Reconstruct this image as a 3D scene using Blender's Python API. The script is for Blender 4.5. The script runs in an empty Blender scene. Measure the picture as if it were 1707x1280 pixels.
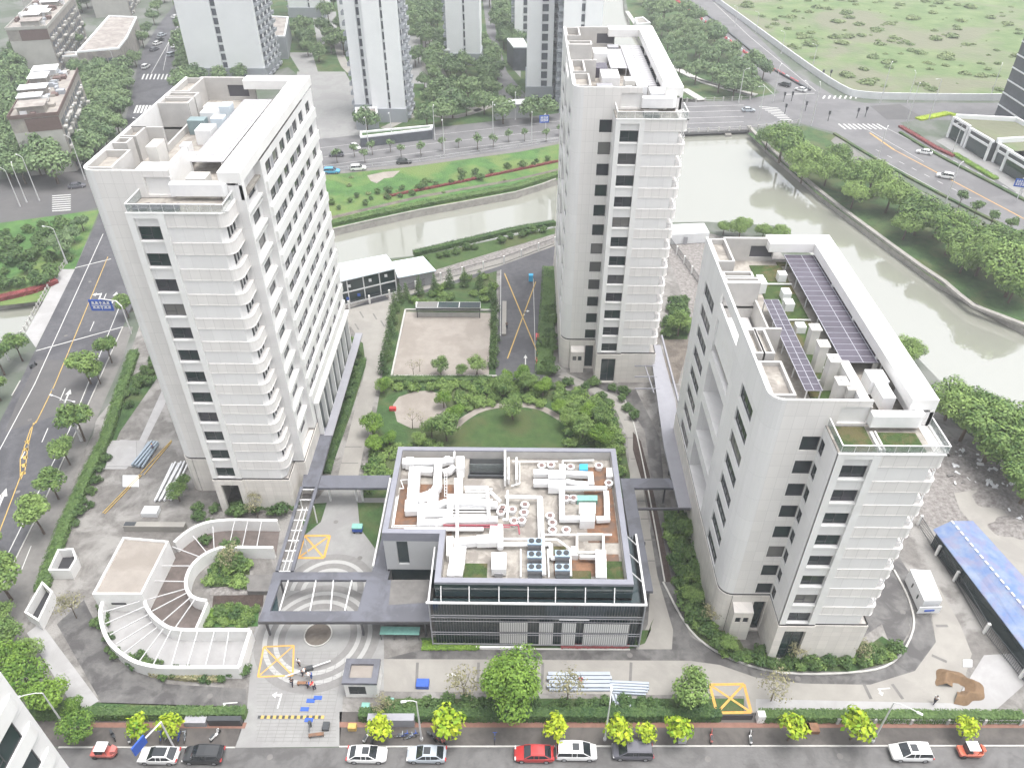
import bpy, math, random
from math import sin, cos, pi, radians, sqrt, atan2
from mathutils import Vector, Matrix
from mathutils.geometry import tessellate_polygon
random.seed(7)
SC = bpy.context.scene
COL = SC.collection
# ---------------- camera ----------------
PW, PH = 1707.0, 1280.0
F, TH, YAW, H = 1295.5, radians(37.8), radians(0.75), 90.0
cam = bpy.data.cameras.new('camera'); cam_o = bpy.data.objects.new('camera', cam); COL.objects.link(cam_o)
cam.sensor_fit = 'HORIZONTAL'; cam.sensor_width = 36.0; cam.lens = 36.0 * F / PW
cam.clip_start = 0.5; cam.clip_end = 8000
cam_o.location = (0, 0, H); cam_o.rotation_euler = (pi / 2 - TH, 0, YAW)
SC.camera = cam_o
# ---------------- sky, sun, exposure ----------------
SUN_EL, SUN_AZ = radians(78), radians(100)      # azimuth measured clockwise from +Y
w = bpy.data.worlds.new('World'); SC.world = w; w.use_nodes = True
nt = w.node_tree; nt.nodes.clear()
sky = nt.nodes.new('ShaderNodeTexSky'); sky.sky_type = 'NISHITA'; sky.sun_disc = False
sky.sun_elevation = SUN_EL; sky.sun_rotation = SUN_AZ
sky.air_density = 1.0; sky.dust_density = 6.0; sky.ozone_density = 1.0
hs = nt.nodes.new('ShaderNodeHueSaturation'); hs.inputs['Saturation'].default_value = 0.22
bg = nt.nodes.new('ShaderNodeBackground'); bg.inputs['Strength'].default_value = 0.15
wo = nt.nodes.new('ShaderNodeOutputWorld')
nt.links.new(sky.outputs[0], hs.inputs['Color']); nt.links.new(hs.outputs[0], bg.inputs[0]); nt.links.new(bg.outputs[0], wo.inputs[0])
sl = bpy.data.lights.new('sun', 'SUN'); sl.energy = 0.6; sl.angle = radians(20); sl.color = (1.0, 0.975, 0.945)
so = bpy.data.objects.new('sun', sl); COL.objects.link(so)
d = Vector((sin(SUN_AZ) * cos(SUN_EL), cos(SUN_AZ) * cos(SUN_EL), sin(SUN_EL)))
so.rotation_euler = (-d).to_track_quat('-Z', 'Y').to_euler(); so.location = (0, 0, 300)
SC.view_settings.view_transform = 'Standard'; SC.view_settings.look = 'None'
SC.view_settings.exposure = 1.15; SC.view_settings.gamma = 1.0; SC.view_settings.use_curve_mapping = False
SC.render.engine = 'CYCLES'
SC.cycles.max_bounces = 6; SC.cycles.diffuse_bounces = 2; SC.cycles.glossy_bounces = 3
SC.cycles.transmission_bounces = 4; SC.cycles.transparent_max_bounces = 8; SC.cycles.volume_bounces = 1

# ---------------- pixel ray -> point at a height ----------------
def ray(px, py):
    x = (px - 853.5) / F; y = (py - 640) / F
    f = cos(TH) - sin(TH) * y; u = -(sin(TH) + cos(TH) * y)
    c, s = cos(YAW), sin(YAW)
    return (x * c - f * s, x * s + f * c, u)
def P(px, py, z=0.0):
    r = ray(px, py); t = (z - H) / r[2]
    return (r[0] * t, r[1] * t, z)
def PP(pts, z=0.0): return [P(x, y, z) for x, y in pts]

# ---------------- materials ----------------
MATS = {}
def _n(nt, t, **k):
    n = nt.nodes.new(t)
    for a, b in k.items():
        if hasattr(n, a): setattr(n, a, b)
        else: n.inputs[a].default_value = b
    return n
def mat(name, col, rough=.7, var=.25, scale=1.5, bump=0.0, bscale=None, metal=0.0, spec=.5, col2=None, space='world', detail=6.0, contrast=1.0, big=None, coat=0):
    """noise-varied principled material; col2 = second colour the noise mixes towards"""
    m = bpy.data.materials.new(name); m.use_nodes = True; nt = m.node_tree
    b = nt.nodes['Principled BSDF']; L = nt.links.new
    b.inputs['Roughness'].default_value = rough; b.inputs['Metallic'].default_value = metal
    b.inputs['Specular IOR Level'].default_value = spec
    if coat: b.inputs['Coat Weight'].default_value = coat
    if space == 'world': vec = _n(nt, 'ShaderNodeNewGeometry').outputs['Position']
    else: vec = _n(nt, 'ShaderNodeTexCoord').outputs['Object']
    no = _n(nt, 'ShaderNodeTexNoise', Scale=scale, Detail=detail, Roughness=.62); L(vec, no.inputs['Vector'])
    mr = _n(nt, 'ShaderNodeMapRange'); L(no.outputs['Fac'], mr.inputs[0])
    h = .25 / contrast
    mr.inputs[1].default_value = .5 - h; mr.inputs[2].default_value = .5 + h
    c2 = col2 if col2 else tuple(c * (1 - var) for c in col)
    c1 = col if col2 else tuple(min(1, c * (1 + var * .6)) for c in col)
    mx = _n(nt, 'ShaderNodeMix', data_type='RGBA'); L(mr.outputs[0], mx.inputs[0])
    mx.inputs[6].default_value = (*c1, 1); mx.inputs[7].default_value = (*c2, 1)
    out = mx.outputs[2]
    if big:   # (scale, colour, amount): large stains
        n2 = _n(nt, 'ShaderNodeTexNoise', Scale=big[0], Detail=5.0, Roughness=.6, Distortion=.6); L(vec, n2.inputs['Vector'])
        m2 = _n(nt, 'ShaderNodeMapRange'); L(n2.outputs['Fac'], m2.inputs[0])
        m2.inputs[1].default_value = .47; m2.inputs[2].default_value = .58; m2.inputs[4].default_value = big[2]
        x2 = _n(nt, 'ShaderNodeMix', data_type='RGBA'); L(m2.outputs[0], x2.inputs[0]); L(out, x2.inputs[6]); x2.inputs[7].default_value = (*big[1], 1)
        out = x2.outputs[2]
    L(out, b.inputs['Base Color'])
    if bump:
        nb = _n(nt, 'ShaderNodeTexNoise', Scale=bscale or scale * 4, Detail=4.0); L(vec, nb.inputs['Vector'])
        bp = _n(nt, 'ShaderNodeBump', Strength=bump, Distance=.2); L(nb.outputs['Fac'], bp.inputs['Height']); L(bp.outputs[0], b.inputs['Normal'])
    MATS[name] = m; return m
def panel_mat(name, col, w, h, joint=.04, dark=.6, rough=.55, offset=.0, vary=.06, streak=.1, thick=None):
    """wall cladding: joints every w metres along the wall and h metres up, faint vertical rain streaks"""
    m = bpy.data.materials.new(name); m.use_nodes = True; nt = m.node_tree
    b = nt.nodes['Principled BSDF']; L = nt.links.new; b.inputs['Roughness'].default_value = rough
    g = _n(nt, 'ShaderNodeNewGeometry'); s = _n(nt, 'ShaderNodeSeparateXYZ'); L(g.outputs['Position'], s.inputs[0])
    a = _n(nt, 'ShaderNodeMath', operation='ADD'); L(s.outputs[0], a.inputs[0]); L(s.outputs[1], a.inputs[1])
    cb = _n(nt, 'ShaderNodeCombineXYZ'); L(a.outputs[0], cb.inputs[0]); L(s.outputs[2], cb.inputs[1])
    br = _n(nt, 'ShaderNodeTexBrick', offset=offset, squash=1.0); L(cb.outputs[0], br.inputs['Vector'])
    br.inputs['Scale'].default_value = 1.0; br.inputs['Brick Width'].default_value = w; br.inputs['Row Height'].default_value = h
    br.inputs['Mortar Size'].default_value = joint / 2; br.inputs['Mortar Smooth'].default_value = .1; br.inputs['Bias'].default_value = 0
    br.inputs['Color1'].default_value = (*col, 1); br.inputs['Color2'].default_value = (*[c * (1 - vary) for c in col], 1)
    br.inputs['Mortar'].default_value = (*[c * dark for c in col], 1)
    mp = _n(nt, 'ShaderNodeMapping'); mp.inputs['Scale'].default_value = (1.1, 1.1, .06); L(g.outputs['Position'], mp.inputs[0])
    no = _n(nt, 'ShaderNodeTexNoise', Scale=1.0, Detail=5.0); L(mp.outputs[0], no.inputs['Vector'])
    mr = _n(nt, 'ShaderNodeMapRange'); L(no.outputs['Fac'], mr.inputs[0]); mr.inputs[1].default_value = .45; mr.inputs[2].default_value = .8; mr.inputs[4].default_value = streak
    mx = _n(nt, 'ShaderNodeMix', data_type='RGBA'); L(mr.outputs[0], mx.inputs[0]); L(br.outputs[0], mx.inputs[6]); mx.inputs[7].default_value = (.3, .28, .25, 1)
    L(mx.outputs[2], b.inputs['Base Color']); MATS[name] = m; return m
def leaf_mat(name, c1, c2, trans=.12):
    m = bpy.data.materials.new(name); m.use_nodes = True; nt = m.node_tree
    b = nt.nodes['Principled BSDF']; L = nt.links.new; b.inputs['Roughness'].default_value = .6; b.inputs['Specular IOR Level'].default_value = .25
    g = _n(nt, 'ShaderNodeNewGeometry'); o = _n(nt, 'ShaderNodeObjectInfo')
    no = _n(nt, 'ShaderNodeTexNoise', Scale=.55, Detail=3.0); L(g.outputs['Position'], no.inputs['Vector'])
    a = _n(nt, 'ShaderNodeMath', operation='MULTIPLY_ADD'); L(g.outputs['Random Per Island'], a.inputs[0]); a.inputs[1].default_value = .45; L(no.outputs['Fac'], a.inputs[2])
    a2 = _n(nt, 'ShaderNodeMath', operation='MULTIPLY_ADD'); L(o.outputs['Random'], a2.inputs[0]); a2.inputs[1].default_value = .35; L(a.outputs[0], a2.inputs[2])
    mr = _n(nt, 'ShaderNodeMapRange'); L(a2.outputs[0], mr.inputs[0]); mr.inputs[1].default_value = .45; mr.inputs[2].default_value = 1.2
    mx = _n(nt, 'ShaderNodeMix', data_type='RGBA'); L(mr.outputs[0], mx.inputs[0]); mx.inputs[6].default_value = (*c1, 1); mx.inputs[7].default_value = (*c2, 1)
    L(mx.outputs[2], b.inputs['Base Color']); MATS[name] = m; return m
def glass_mat(name, c1, c2, rough=.08, spec=.8):
    m = bpy.data.materials.new(name); m.use_nodes = True; nt = m.node_tree
    b = nt.nodes['Principled BSDF']; L = nt.links.new; b.inputs['Roughness'].default_value = rough; b.inputs['Specular IOR Level'].default_value = spec
    g = _n(nt, 'ShaderNodeNewGeometry'); o = _n(nt, 'ShaderNodeObjectInfo')
    no = _n(nt, 'ShaderNodeTexNoise', Scale=.8, Detail=2.0); L(g.outputs['Position'], no.inputs['Vector'])
    a = _n(nt, 'ShaderNodeMath', operation='MULTIPLY_ADD'); L(o.outputs['Random'], a.inputs[0]); a.inputs[1].default_value = .8; L(no.outputs['Fac'], a.inputs[2])
    mr = _n(nt, 'ShaderNodeMapRange'); L(a.outputs[0], mr.inputs[0]); mr.inputs[1].default_value = .4; mr.inputs[2].default_value = 1.3
    mx = _n(nt, 'ShaderNodeMix', data_type='RGBA'); L(mr.outputs[0], mx.inputs[0]); mx.inputs[6].default_value = (*c1, 1); mx.inputs[7].default_value = (*c2, 1)
    if name == 'window_glass':   # some panes have pale curtains or blinds drawn behind them
        cr = _n(nt, 'ShaderNodeMapRange'); L(o.outputs['Random'], cr.inputs[0]); cr.inputs[1].default_value = .72; cr.inputs[2].default_value = .9; cr.inputs[4].default_value = .75
        x2 = _n(nt, 'ShaderNodeMix', data_type='RGBA'); L(cr.outputs[0], x2.inputs[0]); L(mx.outputs[2], x2.inputs[6]); x2.inputs[7].default_value = (.22, .215, .20, 1); mx = x2
    L(mx.outputs[2], b.inputs['Base Color']); MATS[name] = m; return m

panel_mat('wall_front', (.79, .765, .74), 1.25, 1.79, .05, .82)  # pinkish cladding, set darker than side walls to put front shade in colour
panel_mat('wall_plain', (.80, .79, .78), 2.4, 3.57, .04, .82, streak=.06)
panel_mat('wall_band', (.80, .775, .75), 1.25, 50, .05, .76)
panel_mat('plinth_stone', (.76, .72, .67), 1.2, .9, .03, .75, vary=.1, streak=.18)
panel_mat('far_cladding', (.42, .43, .44), 8, 3.1, .08, .8, vary=.03, streak=.05)
panel_mat('grey_cladding', (.42, .43, .44), 6, .45, .03, .8)
mat('trim_white', (.82, .815, .80), .5, .05, .7, big=(.25, (.68, .66, .62), .22))
mat('roof_white', (.86, .85, .83), .5, .05, .5, big=(.2, (.72, .70, .66), .3))
mat('duct_white', (.84, .84, .84), .4, .06, 1.2)
mat('parapet_shaded', (.50, .485, .465), .7, .12, .7)  # inner roof walls, greyed so the shade of the wells sits in the colour
mat('door_grey', (.10, .10, .115), .5, .1)
mat('roof_floor', (.36, .335, .30), .8, .25, 1.2, contrast=1.3, big=(.45, (.21, .19, .17), .85))
mat('roof_floor_dark', (0.175, 0.168, 0.161), .85, .3, .8)
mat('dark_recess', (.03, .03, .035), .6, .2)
mat('reveal_line', (.035, .032, .035), .6, .1)
mat('window_frame', (.07, .07, .075), .45, .1)
glass_mat('window_glass', (.018, .04, .036), (.05, .045, .06), .12, .4)
glass_mat('curtain_glass', (.012, .03, .032), (.03, .05, .055), .06, .8)
mat('rail_glass', (.35, .40, .39), .15, .3, 2.0, spec=.8); MATS['rail_glass'].node_tree.nodes['Principled BSDF'].inputs['Alpha'].default_value = .38
mat('louvre_grey', (.34, .34, .36), .5, .2, 3)
mat('pv_light', (0.476, 0.468, 0.484), .3, .06, 1.5)
mat('pv_seam', (.36, .35, .36), .5, .06, 1.5)
mat('canopy_grey', (.135, .14, .165), .4, .12, .6, big=(.3, (.085, .087, .1), .7))
mat('canopy_edge', (0.084, 0.084, 0.093), .45, .1)
mat('canopy_lilac', (0.302, 0.302, 0.331), .45, .1, .6)
mat('steel_white', (.75, .75, .75), .4, .08)
mat('steel_dark', (.05, .055, .06), .4, .2)
mat('pole_grey', (.6, .6, .6), .4, .1)
mat('asphalt', (.088, .088, .096), .7, .25, .9, bump=.2, contrast=1.2, big=(.12, (.055, .055, .062), .75))
mat('asphalt_pale', (0.104, 0.101, 0.101), .8, .15, .3, big=(.05, (0.079, 0.079, 0.083), .6))
mat('asphalt_wet', (.13, .126, .122), .45, .3, .9, bump=.2, contrast=1.3, big=(.28, (.062, .058, .058), .9))
mat('front_asphalt', (.125, .122, .12), .5, .2, .8, bump=.2, contrast=1.2, big=(.2, (.07, .067, .066), .8))
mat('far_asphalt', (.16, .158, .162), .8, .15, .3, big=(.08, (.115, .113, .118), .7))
mat('sidewalk', (0.083, 0.075, 0.070), .8, .3, 1.2, big=(.25, (0.120, 0.109, 0.099), .7))
mat('sidewalk_pale', (0.179, 0.172, 0.163), .85, .2, .8)
mat('sidewalk_brick', (0.240, 0.128, 0.096), .85, .25, 1.5)
mat('paver', (0.272, 0.272, 0.265), .75, .12, .8, big=(.15, (0.224, 0.218, 0.218), .6))
mat('concrete', (.30, .287, .262), .8, .12, .5, big=(.12, (.245, .233, .215), .7))
mat('concrete_new', (.36, .355, .355), .75, .12, .6, big=(.2, (.29, .285, .28), .6))
mat('concrete_edge', (0.468, 0.459, 0.433), .75, .15, 1.0)
mat('soil', (0.162, 0.141, 0.120), .95, .35, .6, bump=.6, big=(.3, (0.102, 0.087, 0.075), .8))
mat('mud', (.20, .19, .178), .7, .35, .9, bump=.5, contrast=1.4, col2=(.12, .112, .105), big=(.16, (.29, .28, .265), .85))
mat('rubble', (0.315, 0.300, 0.285), .9, .5, 1.6, bump=.9, contrast=1.6, col2=(0.150, 0.135, 0.128))
mat('sand_court', (0.312, 0.282, 0.252), .95, .15, .5, bump=.2, big=(.15, (0.240, 0.213, 0.186), .6))
mat('sand_pile', (.20, .13, .075), .95, .25, 1.5, bump=.4)
mat('grass', (.065, .115, .03), .95, .4, .6, bump=.5, bscale=5, col2=(.035, .07, .02), big=(.1, (.085, .09, .035), .6))
mat('grass_bright', (.085, .185, .045), .95, .4, .25, bump=.8, bscale=2, contrast=1.5, col2=(.045, .11, .03), big=(.07, (.14, .19, .055), .8))
mat('grass_dark', (.06, .12, .035), .95, .4, .5, bump=.8, bscale=3, contrast=1.3, col2=(.03, .065, .02), big=(.12, (.10, .11, .045), .6))
mat('turf', (.055, .095, .022), .95, .3, 1.5, bump=.5, contrast=1.4, col2=(.03, .055, .015), big=(.35, (.12, .095, .045), .75))
mat('planting_brown', (0.063, 0.045, 0.038), .95, .4, 1.5, bump=.6)
mat('meadow', (.165, .215, .095), .95, .4, .09, bump=1.0, bscale=.5, col2=(.085, .145, .05), detail=14, contrast=1.5, big=(.02, (.175, .165, .125), .75))
mat('town_ground', (0.120, 0.132, 0.114), .95, .4, .12, col2=(0.072, 0.102, 0.060), big=(.04, (0.180, 0.180, 0.174), .7))
mat('river_wall', (0.315, 0.300, 0.277), .85, .3, .8)
mat('paint_white', (0.589, 0.589, 0.570), .7, .1, 3)
mat('paint_yellow', (0.527, 0.357, 0.102), .7, .25, 2)
mat('paint_orange', (0.637, 0.357, 0.085), .7, .25, 2)
mat('ring_light', (.38, .38, .37), .75, .1); mat('ring_dark', (.21, .205, .20), .75, .15)
mat('bark', (.12, .09, .07), .9, .3, 4, space='object')
mat('decking', (.22, .115, .065), .8, .3, 1.5, contrast=1.3, big=(.5, (.13, .09, .07), .8))
mat('ribbed_floor', (0.140, 0.115, 0.105), .85, .25, 1.2, big=(.4, (0.091, 0.077, 0.070), .7))
leaf_mat('leaf_mid', (.04, .095, .028), (.21, .31, .085))
leaf_mat('leaf_dark', (.028, .07, .024), (.11, .18, .055))
leaf_mat('leaf_lime', (.10, .24, .015), (.42, .50, .03))
leaf_mat('leaf_fresh', (.045, .115, .02), (.19, .31, .045))
leaf_mat('leaf_far', (.06, .115, .055), (.19, .27, .12))
leaf_mat('leaf_meadow', (.10, .16, .06), (.21, .26, .11))
leaf_mat('leaf_olive', (.13, .13, .07), (.32, .30, .17))
leaf_mat('leaf_red', (.10, .03, .03), (.25, .06, .06))
leaf_mat('leaf_yellow', (.30, .28, .03), (.65, .52, .06))
def M(n): return MATS[n]
def water():
    m = bpy.data.materials.new('river_water'); m.use_nodes = True; nt = m.node_tree; b = nt.nodes['Principled BSDF']; L = nt.links.new
    b.inputs['Base Color'].default_value = (.27, .275, .235, 1); b.inputs['Roughness'].default_value = .03
    b.inputs['IOR'].default_value = 2.3; b.inputs['Specular IOR Level'].default_value = 1.0
    g = _n(nt, 'ShaderNodeNewGeometry'); no = _n(nt, 'ShaderNodeTexNoise', Scale=.7, Detail=4.0); L(g.outputs['Position'], no.inputs['Vector'])
    n2 = _n(nt, 'ShaderNodeTexNoise', Scale=.03, Detail=2.0); L(g.outputs['Position'], n2.inputs['Vector'])
    mr = _n(nt, 'ShaderNodeMapRange'); L(n2.outputs['Fac'], mr.inputs[0]); mr.inputs[1].default_value = .4; mr.inputs[2].default_value = .65; mr.inputs[3].default_value = .005; mr.inputs[4].default_value = .05
    bp = _n(nt, 'ShaderNodeBump', Distance=.25); L(mr.outputs[0], bp.inputs['Strength']); L(no.outputs['Fac'], bp.inputs['Height']); L(bp.outputs[0], b.inputs['Normal'])
    MATS['river_water'] = m
water()

# ---------------- object helpers ----------------
WL = {}
def tag(o, label=None, cat=None, group=None, kind=None):
    if label: o['label'] = label
    if cat: o['category'] = cat
    if group: o['group'] = group
    if kind: o['kind'] = kind
    return o
def thing(name, label, cat, loc=(0, 0, 0), group=None):
    o = bpy.data.objects.new(name, None); COL.objects.link(o); o.location = loc; o.empty_display_size = .3
    WL[o.name] = Vector(loc); return tag(o, label, cat, group)
class MB:
    def __init__(s): s.v = []; s.f = []; s.mi = []; s.cur = 0
    def face(s, pts):
        i = len(s.v); s.v.extend([tuple(p) for p in pts]); s.f.append(tuple(range(i, i + len(pts)))); s.mi.append(s.cur); return s
    def box(s, x0, y0, z0, x1, y1, z1, bottom=True):
        if x0 > x1: x0, x1 = x1, x0
        if y0 > y1: y0, y1 = y1, y0
        return s.prism([(x0, y0), (x1, y0), (x1, y1), (x0, y1)], z0, z1, bottom)
    def prism(s, poly, z0, z1, bottom=True, top=True):
        poly = [(p[0], p[1]) for p in poly]
        a = sum(poly[i][0] * poly[(i + 1) % len(poly)][1] - poly[(i + 1) % len(poly)][0] * poly[i][1] for i in range(len(poly)))
        if a < 0: poly = poly[::-1]
        n = len(poly); i = len(s.v)
        s.v.extend([(x, y, z0) for x, y in poly]); s.v.extend([(x, y, z1) for x, y in poly])
        for k in range(n):
            j = (k + 1) % n; s.f.append((i + k, i + j, i + n + j, i + n + k)); s.mi.append(s.cur)
        if top:
            if n <= 4: s.f.append(tuple(i + n + k for k in range(n))); s.mi.append(s.cur)
            else: s._tess(poly, z1, i + n, False)
        if bottom:
            if n <= 4: s.f.append(tuple(i + n - 1 - k for k in range(n))); s.mi.append(s.cur)
            else: s._tess(poly, z0, i, True)
        return s
    def _tess(s, poly, z, base, flip):
        for t in tessellate_polygon([[Vector((x, y, 0)) for x, y in poly]]):
            a, b, c = [poly[k] for k in t]
            cr = (b[0] - a[0]) * (c[1] - a[1]) - (b[1] - a[1]) * (c[0] - a[0])
            t = tuple(t) if (cr > 0) != flip else tuple(reversed(t))
            s.f.append(tuple(base + k for k in t)); s.mi.append(s.cur)
    def sheet(s, poly, z, holes=()):
        loops = [[Vector((p[0], p[1], 0)) for p in poly]] + [[Vector((p[0], p[1], 0)) for p in h] for h in holes]
        flat = [p for l in loops for p in l]; i = len(s.v); s.v.extend([(p.x, p.y, z) for p in flat])
        for t in tessellate_polygon(loops):
            a, b, c = [flat[k] for k in t]
            if (b.x - a.x) * (c.y - a.y) - (b.y - a.y) * (c.x - a.x) < 0: t = tuple(reversed(t))
            s.f.append(tuple(i + k for k in t)); s.mi.append(s.cur)
        return s
    def bar(s, p, q, w, h=None):     # box beam from p to q, w wide, h deep
        h = h or w; p = Vector(p); q = Vector(q); dd = (q - p)
        if dd.length < 1e-6: return s
        dd.normalize(); up = Vector((0, 0, 1)) if abs(dd.z) < .95 else Vector((0, 1, 0))
        sx = dd.cross(up).normalized() * w / 2; sz = sx.cross(dd).normalized() * h / 2
        c = [p - sx - sz, p + sx - sz, p + sx + sz, p - sx + sz, q - sx - sz, q + sx - sz, q + sx + sz, q - sx + sz]
        i = len(s.v); s.v.extend([tuple(v) for v in c])
        for f in ((0, 1, 2, 3), (7, 6, 5, 4), (0, 4, 5, 1), (1, 5, 6, 2), (2, 6, 7, 3), (3, 7, 4, 0)):
            s.f.append(tuple(i + k for k in f)); s.mi.append(s.cur)
        return s
    def tube(s, pts, r, n=8, r1=None, caps=True):
        pts = [Vector(p) for p in pts]; rings = []; m = len(pts); base = len(s.v)
        for k, p in enumerate(pts):
            t = (pts[min(k + 1, m - 1)] - pts[max(k - 1, 0)]).normalized()
            up = Vector((0, 0, 1)) if abs(t.z) < .9 else Vector((1, 0, 0))
            a = t.cross(up).normalized(); b = a.cross(t).normalized()
            rr = r if r1 is None else r + (r1 - r) * k / max(1, m - 1)
            for j in range(n): s.v.append(tuple(p + (a * cos(2 * pi * j / n) + b * sin(2 * pi * j / n)) * rr))
        for k in range(m - 1):
            for j in range(n):
                a0 = base + k * n + j; a1 = base + k * n + (j + 1) % n
                s.f.append((a0, a1, a1 + n, a0 + n)); s.mi.append(s.cur)
        if caps:
            s.f.append(tuple(base + j for j in range(n))[::-1]); s.mi.append(s.cur)
            s.f.append(tuple(base + (m - 1) * n + j for j in range(n))); s.mi.append(s.cur)
        return s
    def cyl(s, x, y, z0, z1, r, n=12, r1=None): return s.tube([(x, y, z0), (x, y, z1)], r, n, r1)
    def facade(s, a, b, z0, z1, ops=(), depth=.25, uv=None):
        """wall from a to b (outward side on the right), with rectangular openings (s0,s1,z0,z1) and their reveals"""
        ax, ay = a; bx, by = b; Lg = sqrt((bx - ax) ** 2 + (by - ay) ** 2); ux, uy = (bx - ax) / Lg, (by - ay) / Lg
        nx, ny = uy, -ux
        def p(u, z, dd=0): return (ax + ux * u - nx * dd, ay + uy * u - ny * dd, z)
        us = sorted(set([0, Lg] + [o[0] for o in ops] + [o[1] for o in ops])); zs = sorted(set([z0, z1] + [o[2] for o in ops] + [o[3] for o in ops]))
        us = [u for u in us if -1e-6 <= u <= Lg + 1e-6]; zs = [z for z in zs if z0 - 1e-6 <= z <= z1 + 1e-6]
        for i in range(len(us) - 1):
            um = (us[i] + us[i + 1]) / 2; run = None
            for j in range(len(zs) - 1):
                zm = (zs[j] + zs[j + 1]) / 2
                hole = any(o[0] < um < o[1] and o[2] < zm < o[3] for o in ops)
                if hole:
                    if run is not None: s.face([p(us[i], run), p(us[i + 1], run), p(us[i + 1], zs[j]), p(us[i], zs[j])]); run = None
                elif run is None: run = zs[j]
            if run is not None: s.face([p(us[i], run), p(us[i + 1], run), p(us[i + 1], z1), p(us[i], z1)])
        for o in ops:
            u0, u1, h0, h1 = o[:4]; dd = o[4] if len(o) > 4 else depth
            s.face([p(u0, h0), p(u1, h0), p(u1, h0, dd), p(u0, h0, dd)]); s.face([p(u0, h1, dd), p(u1, h1, dd), p(u1, h1), p(u0, h1)])
            s.face([p(u0, h0, dd), p(u0, h1, dd), p(u0, h1), p(u0, h0)]); s.face([p(u1, h0), p(u1, h1), p(u1, h1, dd), p(u1, h0, dd)])
        return s
    def build(s, name, mats, parent=None, smooth=False, org=None, bevel=0):
        if isinstance(mats, str): mats = [mats]
        o0 = Vector(org) if org is not None else (WL[parent.name] if parent else Vector((0, 0, 0)))
        me = bpy.data.meshes.new(name); me.from_pydata([(x - o0.x, y - o0.y, z - o0.z) for x, y, z in s.v], [], s.f)
        for n in mats: me.materials.append(M(n))
        if len(mats) > 1: me.polygons.foreach_set('material_index', s.mi)
        if smooth: me.polygons.foreach_set('use_smooth', [True] * len(s.f))
        me.update(); o = bpy.data.objects.new(name, me); COL.objects.link(o)
        if parent: o.parent = parent; o.location = o0 - WL[parent.name]
        else: o.location = o0
        WL[o.name] = o0
        if bevel:
            md = o.modifiers.new('bevel', 'BEVEL'); md.width = bevel; md.segments = 2; md.limit_method = 'ANGLE'
        return o
UB = {}
def ubox(name, m, parent, x0, y0, z0, x1, y1, z1, cap=100):
    """one box part made from a shared unit cube; past `cap` of a kind on one thing they go to a 'stuff' mesh"""
    if m not in UB:
        q = MB().box(0, 0, 0, 1, 1, 1); me = bpy.data.meshes.new(name); me.from_pydata(q.v, [], q.f); me.materials.append(M(m)); me.update(); UB[m] = me
    k = (parent.name, name); UN[k] = UN.get(k, 0) + 1
    if UN[k] > cap - 1:
        UR.setdefault(k, [MB(), m, parent])[0].box(x0, y0, z0, x1, y1, z1); return
    o = bpy.data.objects.new(name, UB[m]); COL.objects.link(o); o.parent = parent; o.location = Vector((min(x0, x1), min(y0, y1), z0)) - WL[parent.name]; o.scale = (abs(x1 - x0), abs(y1 - y0), z1 - z0)
UN = {}; UR = {}
def ubox_rest():
    for (pn, name), (mb, m, parent) in UR.items(): mb.build(name, m, parent)['kind'] = 'stuff'
    UR.clear()
def pyof(x, y, z):
    c, s = cos(YAW), sin(YAW); yf = -x * s + y * c; zz = z - H; dd = cos(TH) * yf - sin(TH) * zz; return 640 + F * (-(sin(TH) * yf + cos(TH) * zz)) / max(dd, 1)
def struct(name, mb, m): return tag(mb.build(name, m), kind='structure')
def sheet(name, px, m, z=.01, label=None):
    return struct(name, MB().sheet(PP(px), z), m)
def copy_tree(o, parent=None):
    c = o.copy(); COL.objects.link(c); c.parent = parent
    for ch in o.children: copy_tree(ch, c)
    return c
def place(o, loc, rz=0, sc=None, label=None, group=None):
    o.location = loc; o.rotation_euler = (0, 0, rz)
    if sc: o.scale = (sc, sc, sc) if not isinstance(sc, tuple) else sc
    if label: o['label'] = label
    if group: o['group'] = group
    return o
def arc(cx, cy, r, a0, a1, n=8): return [(cx + r * cos(radians(a0 + (a1 - a0) * k / n)), cy + r * sin(radians(a0 + (a1 - a0) * k / n))) for k in range(n + 1)]
def offset(line, dd):
    out = []
    for i, p in enumerate(line):
        a = line[max(i - 1, 0)]; b = line[min(i + 1, len(line) - 1)]
        tx, ty = b[0] - a[0], b[1] - a[1]; l = sqrt(tx * tx + ty * ty) or 1
        out.append((p[0] - ty / l * dd, p[1] + tx / l * dd))
    return out
def ribbon(mb, line, w, z0, z1=None):
    """strip (or wall when z1 is given) w wide centred on a polyline"""
    A = offset(line, w / 2); B = offset(line, -w / 2)
    for i in range(len(line) - 1):
        q = [A[i], A[i + 1], B[i + 1], B[i]]
        if z1 is None: mb.face([(x, y, z0) for x, y in (B[i], B[i + 1], A[i + 1], A[i])])
        else: mb.prism(q, z0, z1)
    return mb
def smooth_line(pts, n=5):
    out = []; m = len(pts)
    for i in range(m - 1):
        p0 = pts[max(i - 1, 0)]; p1 = pts[i]; p2 = pts[i + 1]; p3 = pts[min(i + 2, m - 1)]
        for k in range(n):
            t = k / n; t2 = t * t; t3 = t2 * t
            out.append(tuple(.5 * (2 * p1[c] + (p2[c] - p0[c]) * t + (2 * p0[c] - 5 * p1[c] + 4 * p2[c] - p3[c]) * t2 + (3 * p1[c] - p0[c] - 3 * p2[c] + p3[c]) * t3) for c in range(2)))
    out.append(tuple(pts[-1][:2])); return out
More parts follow.
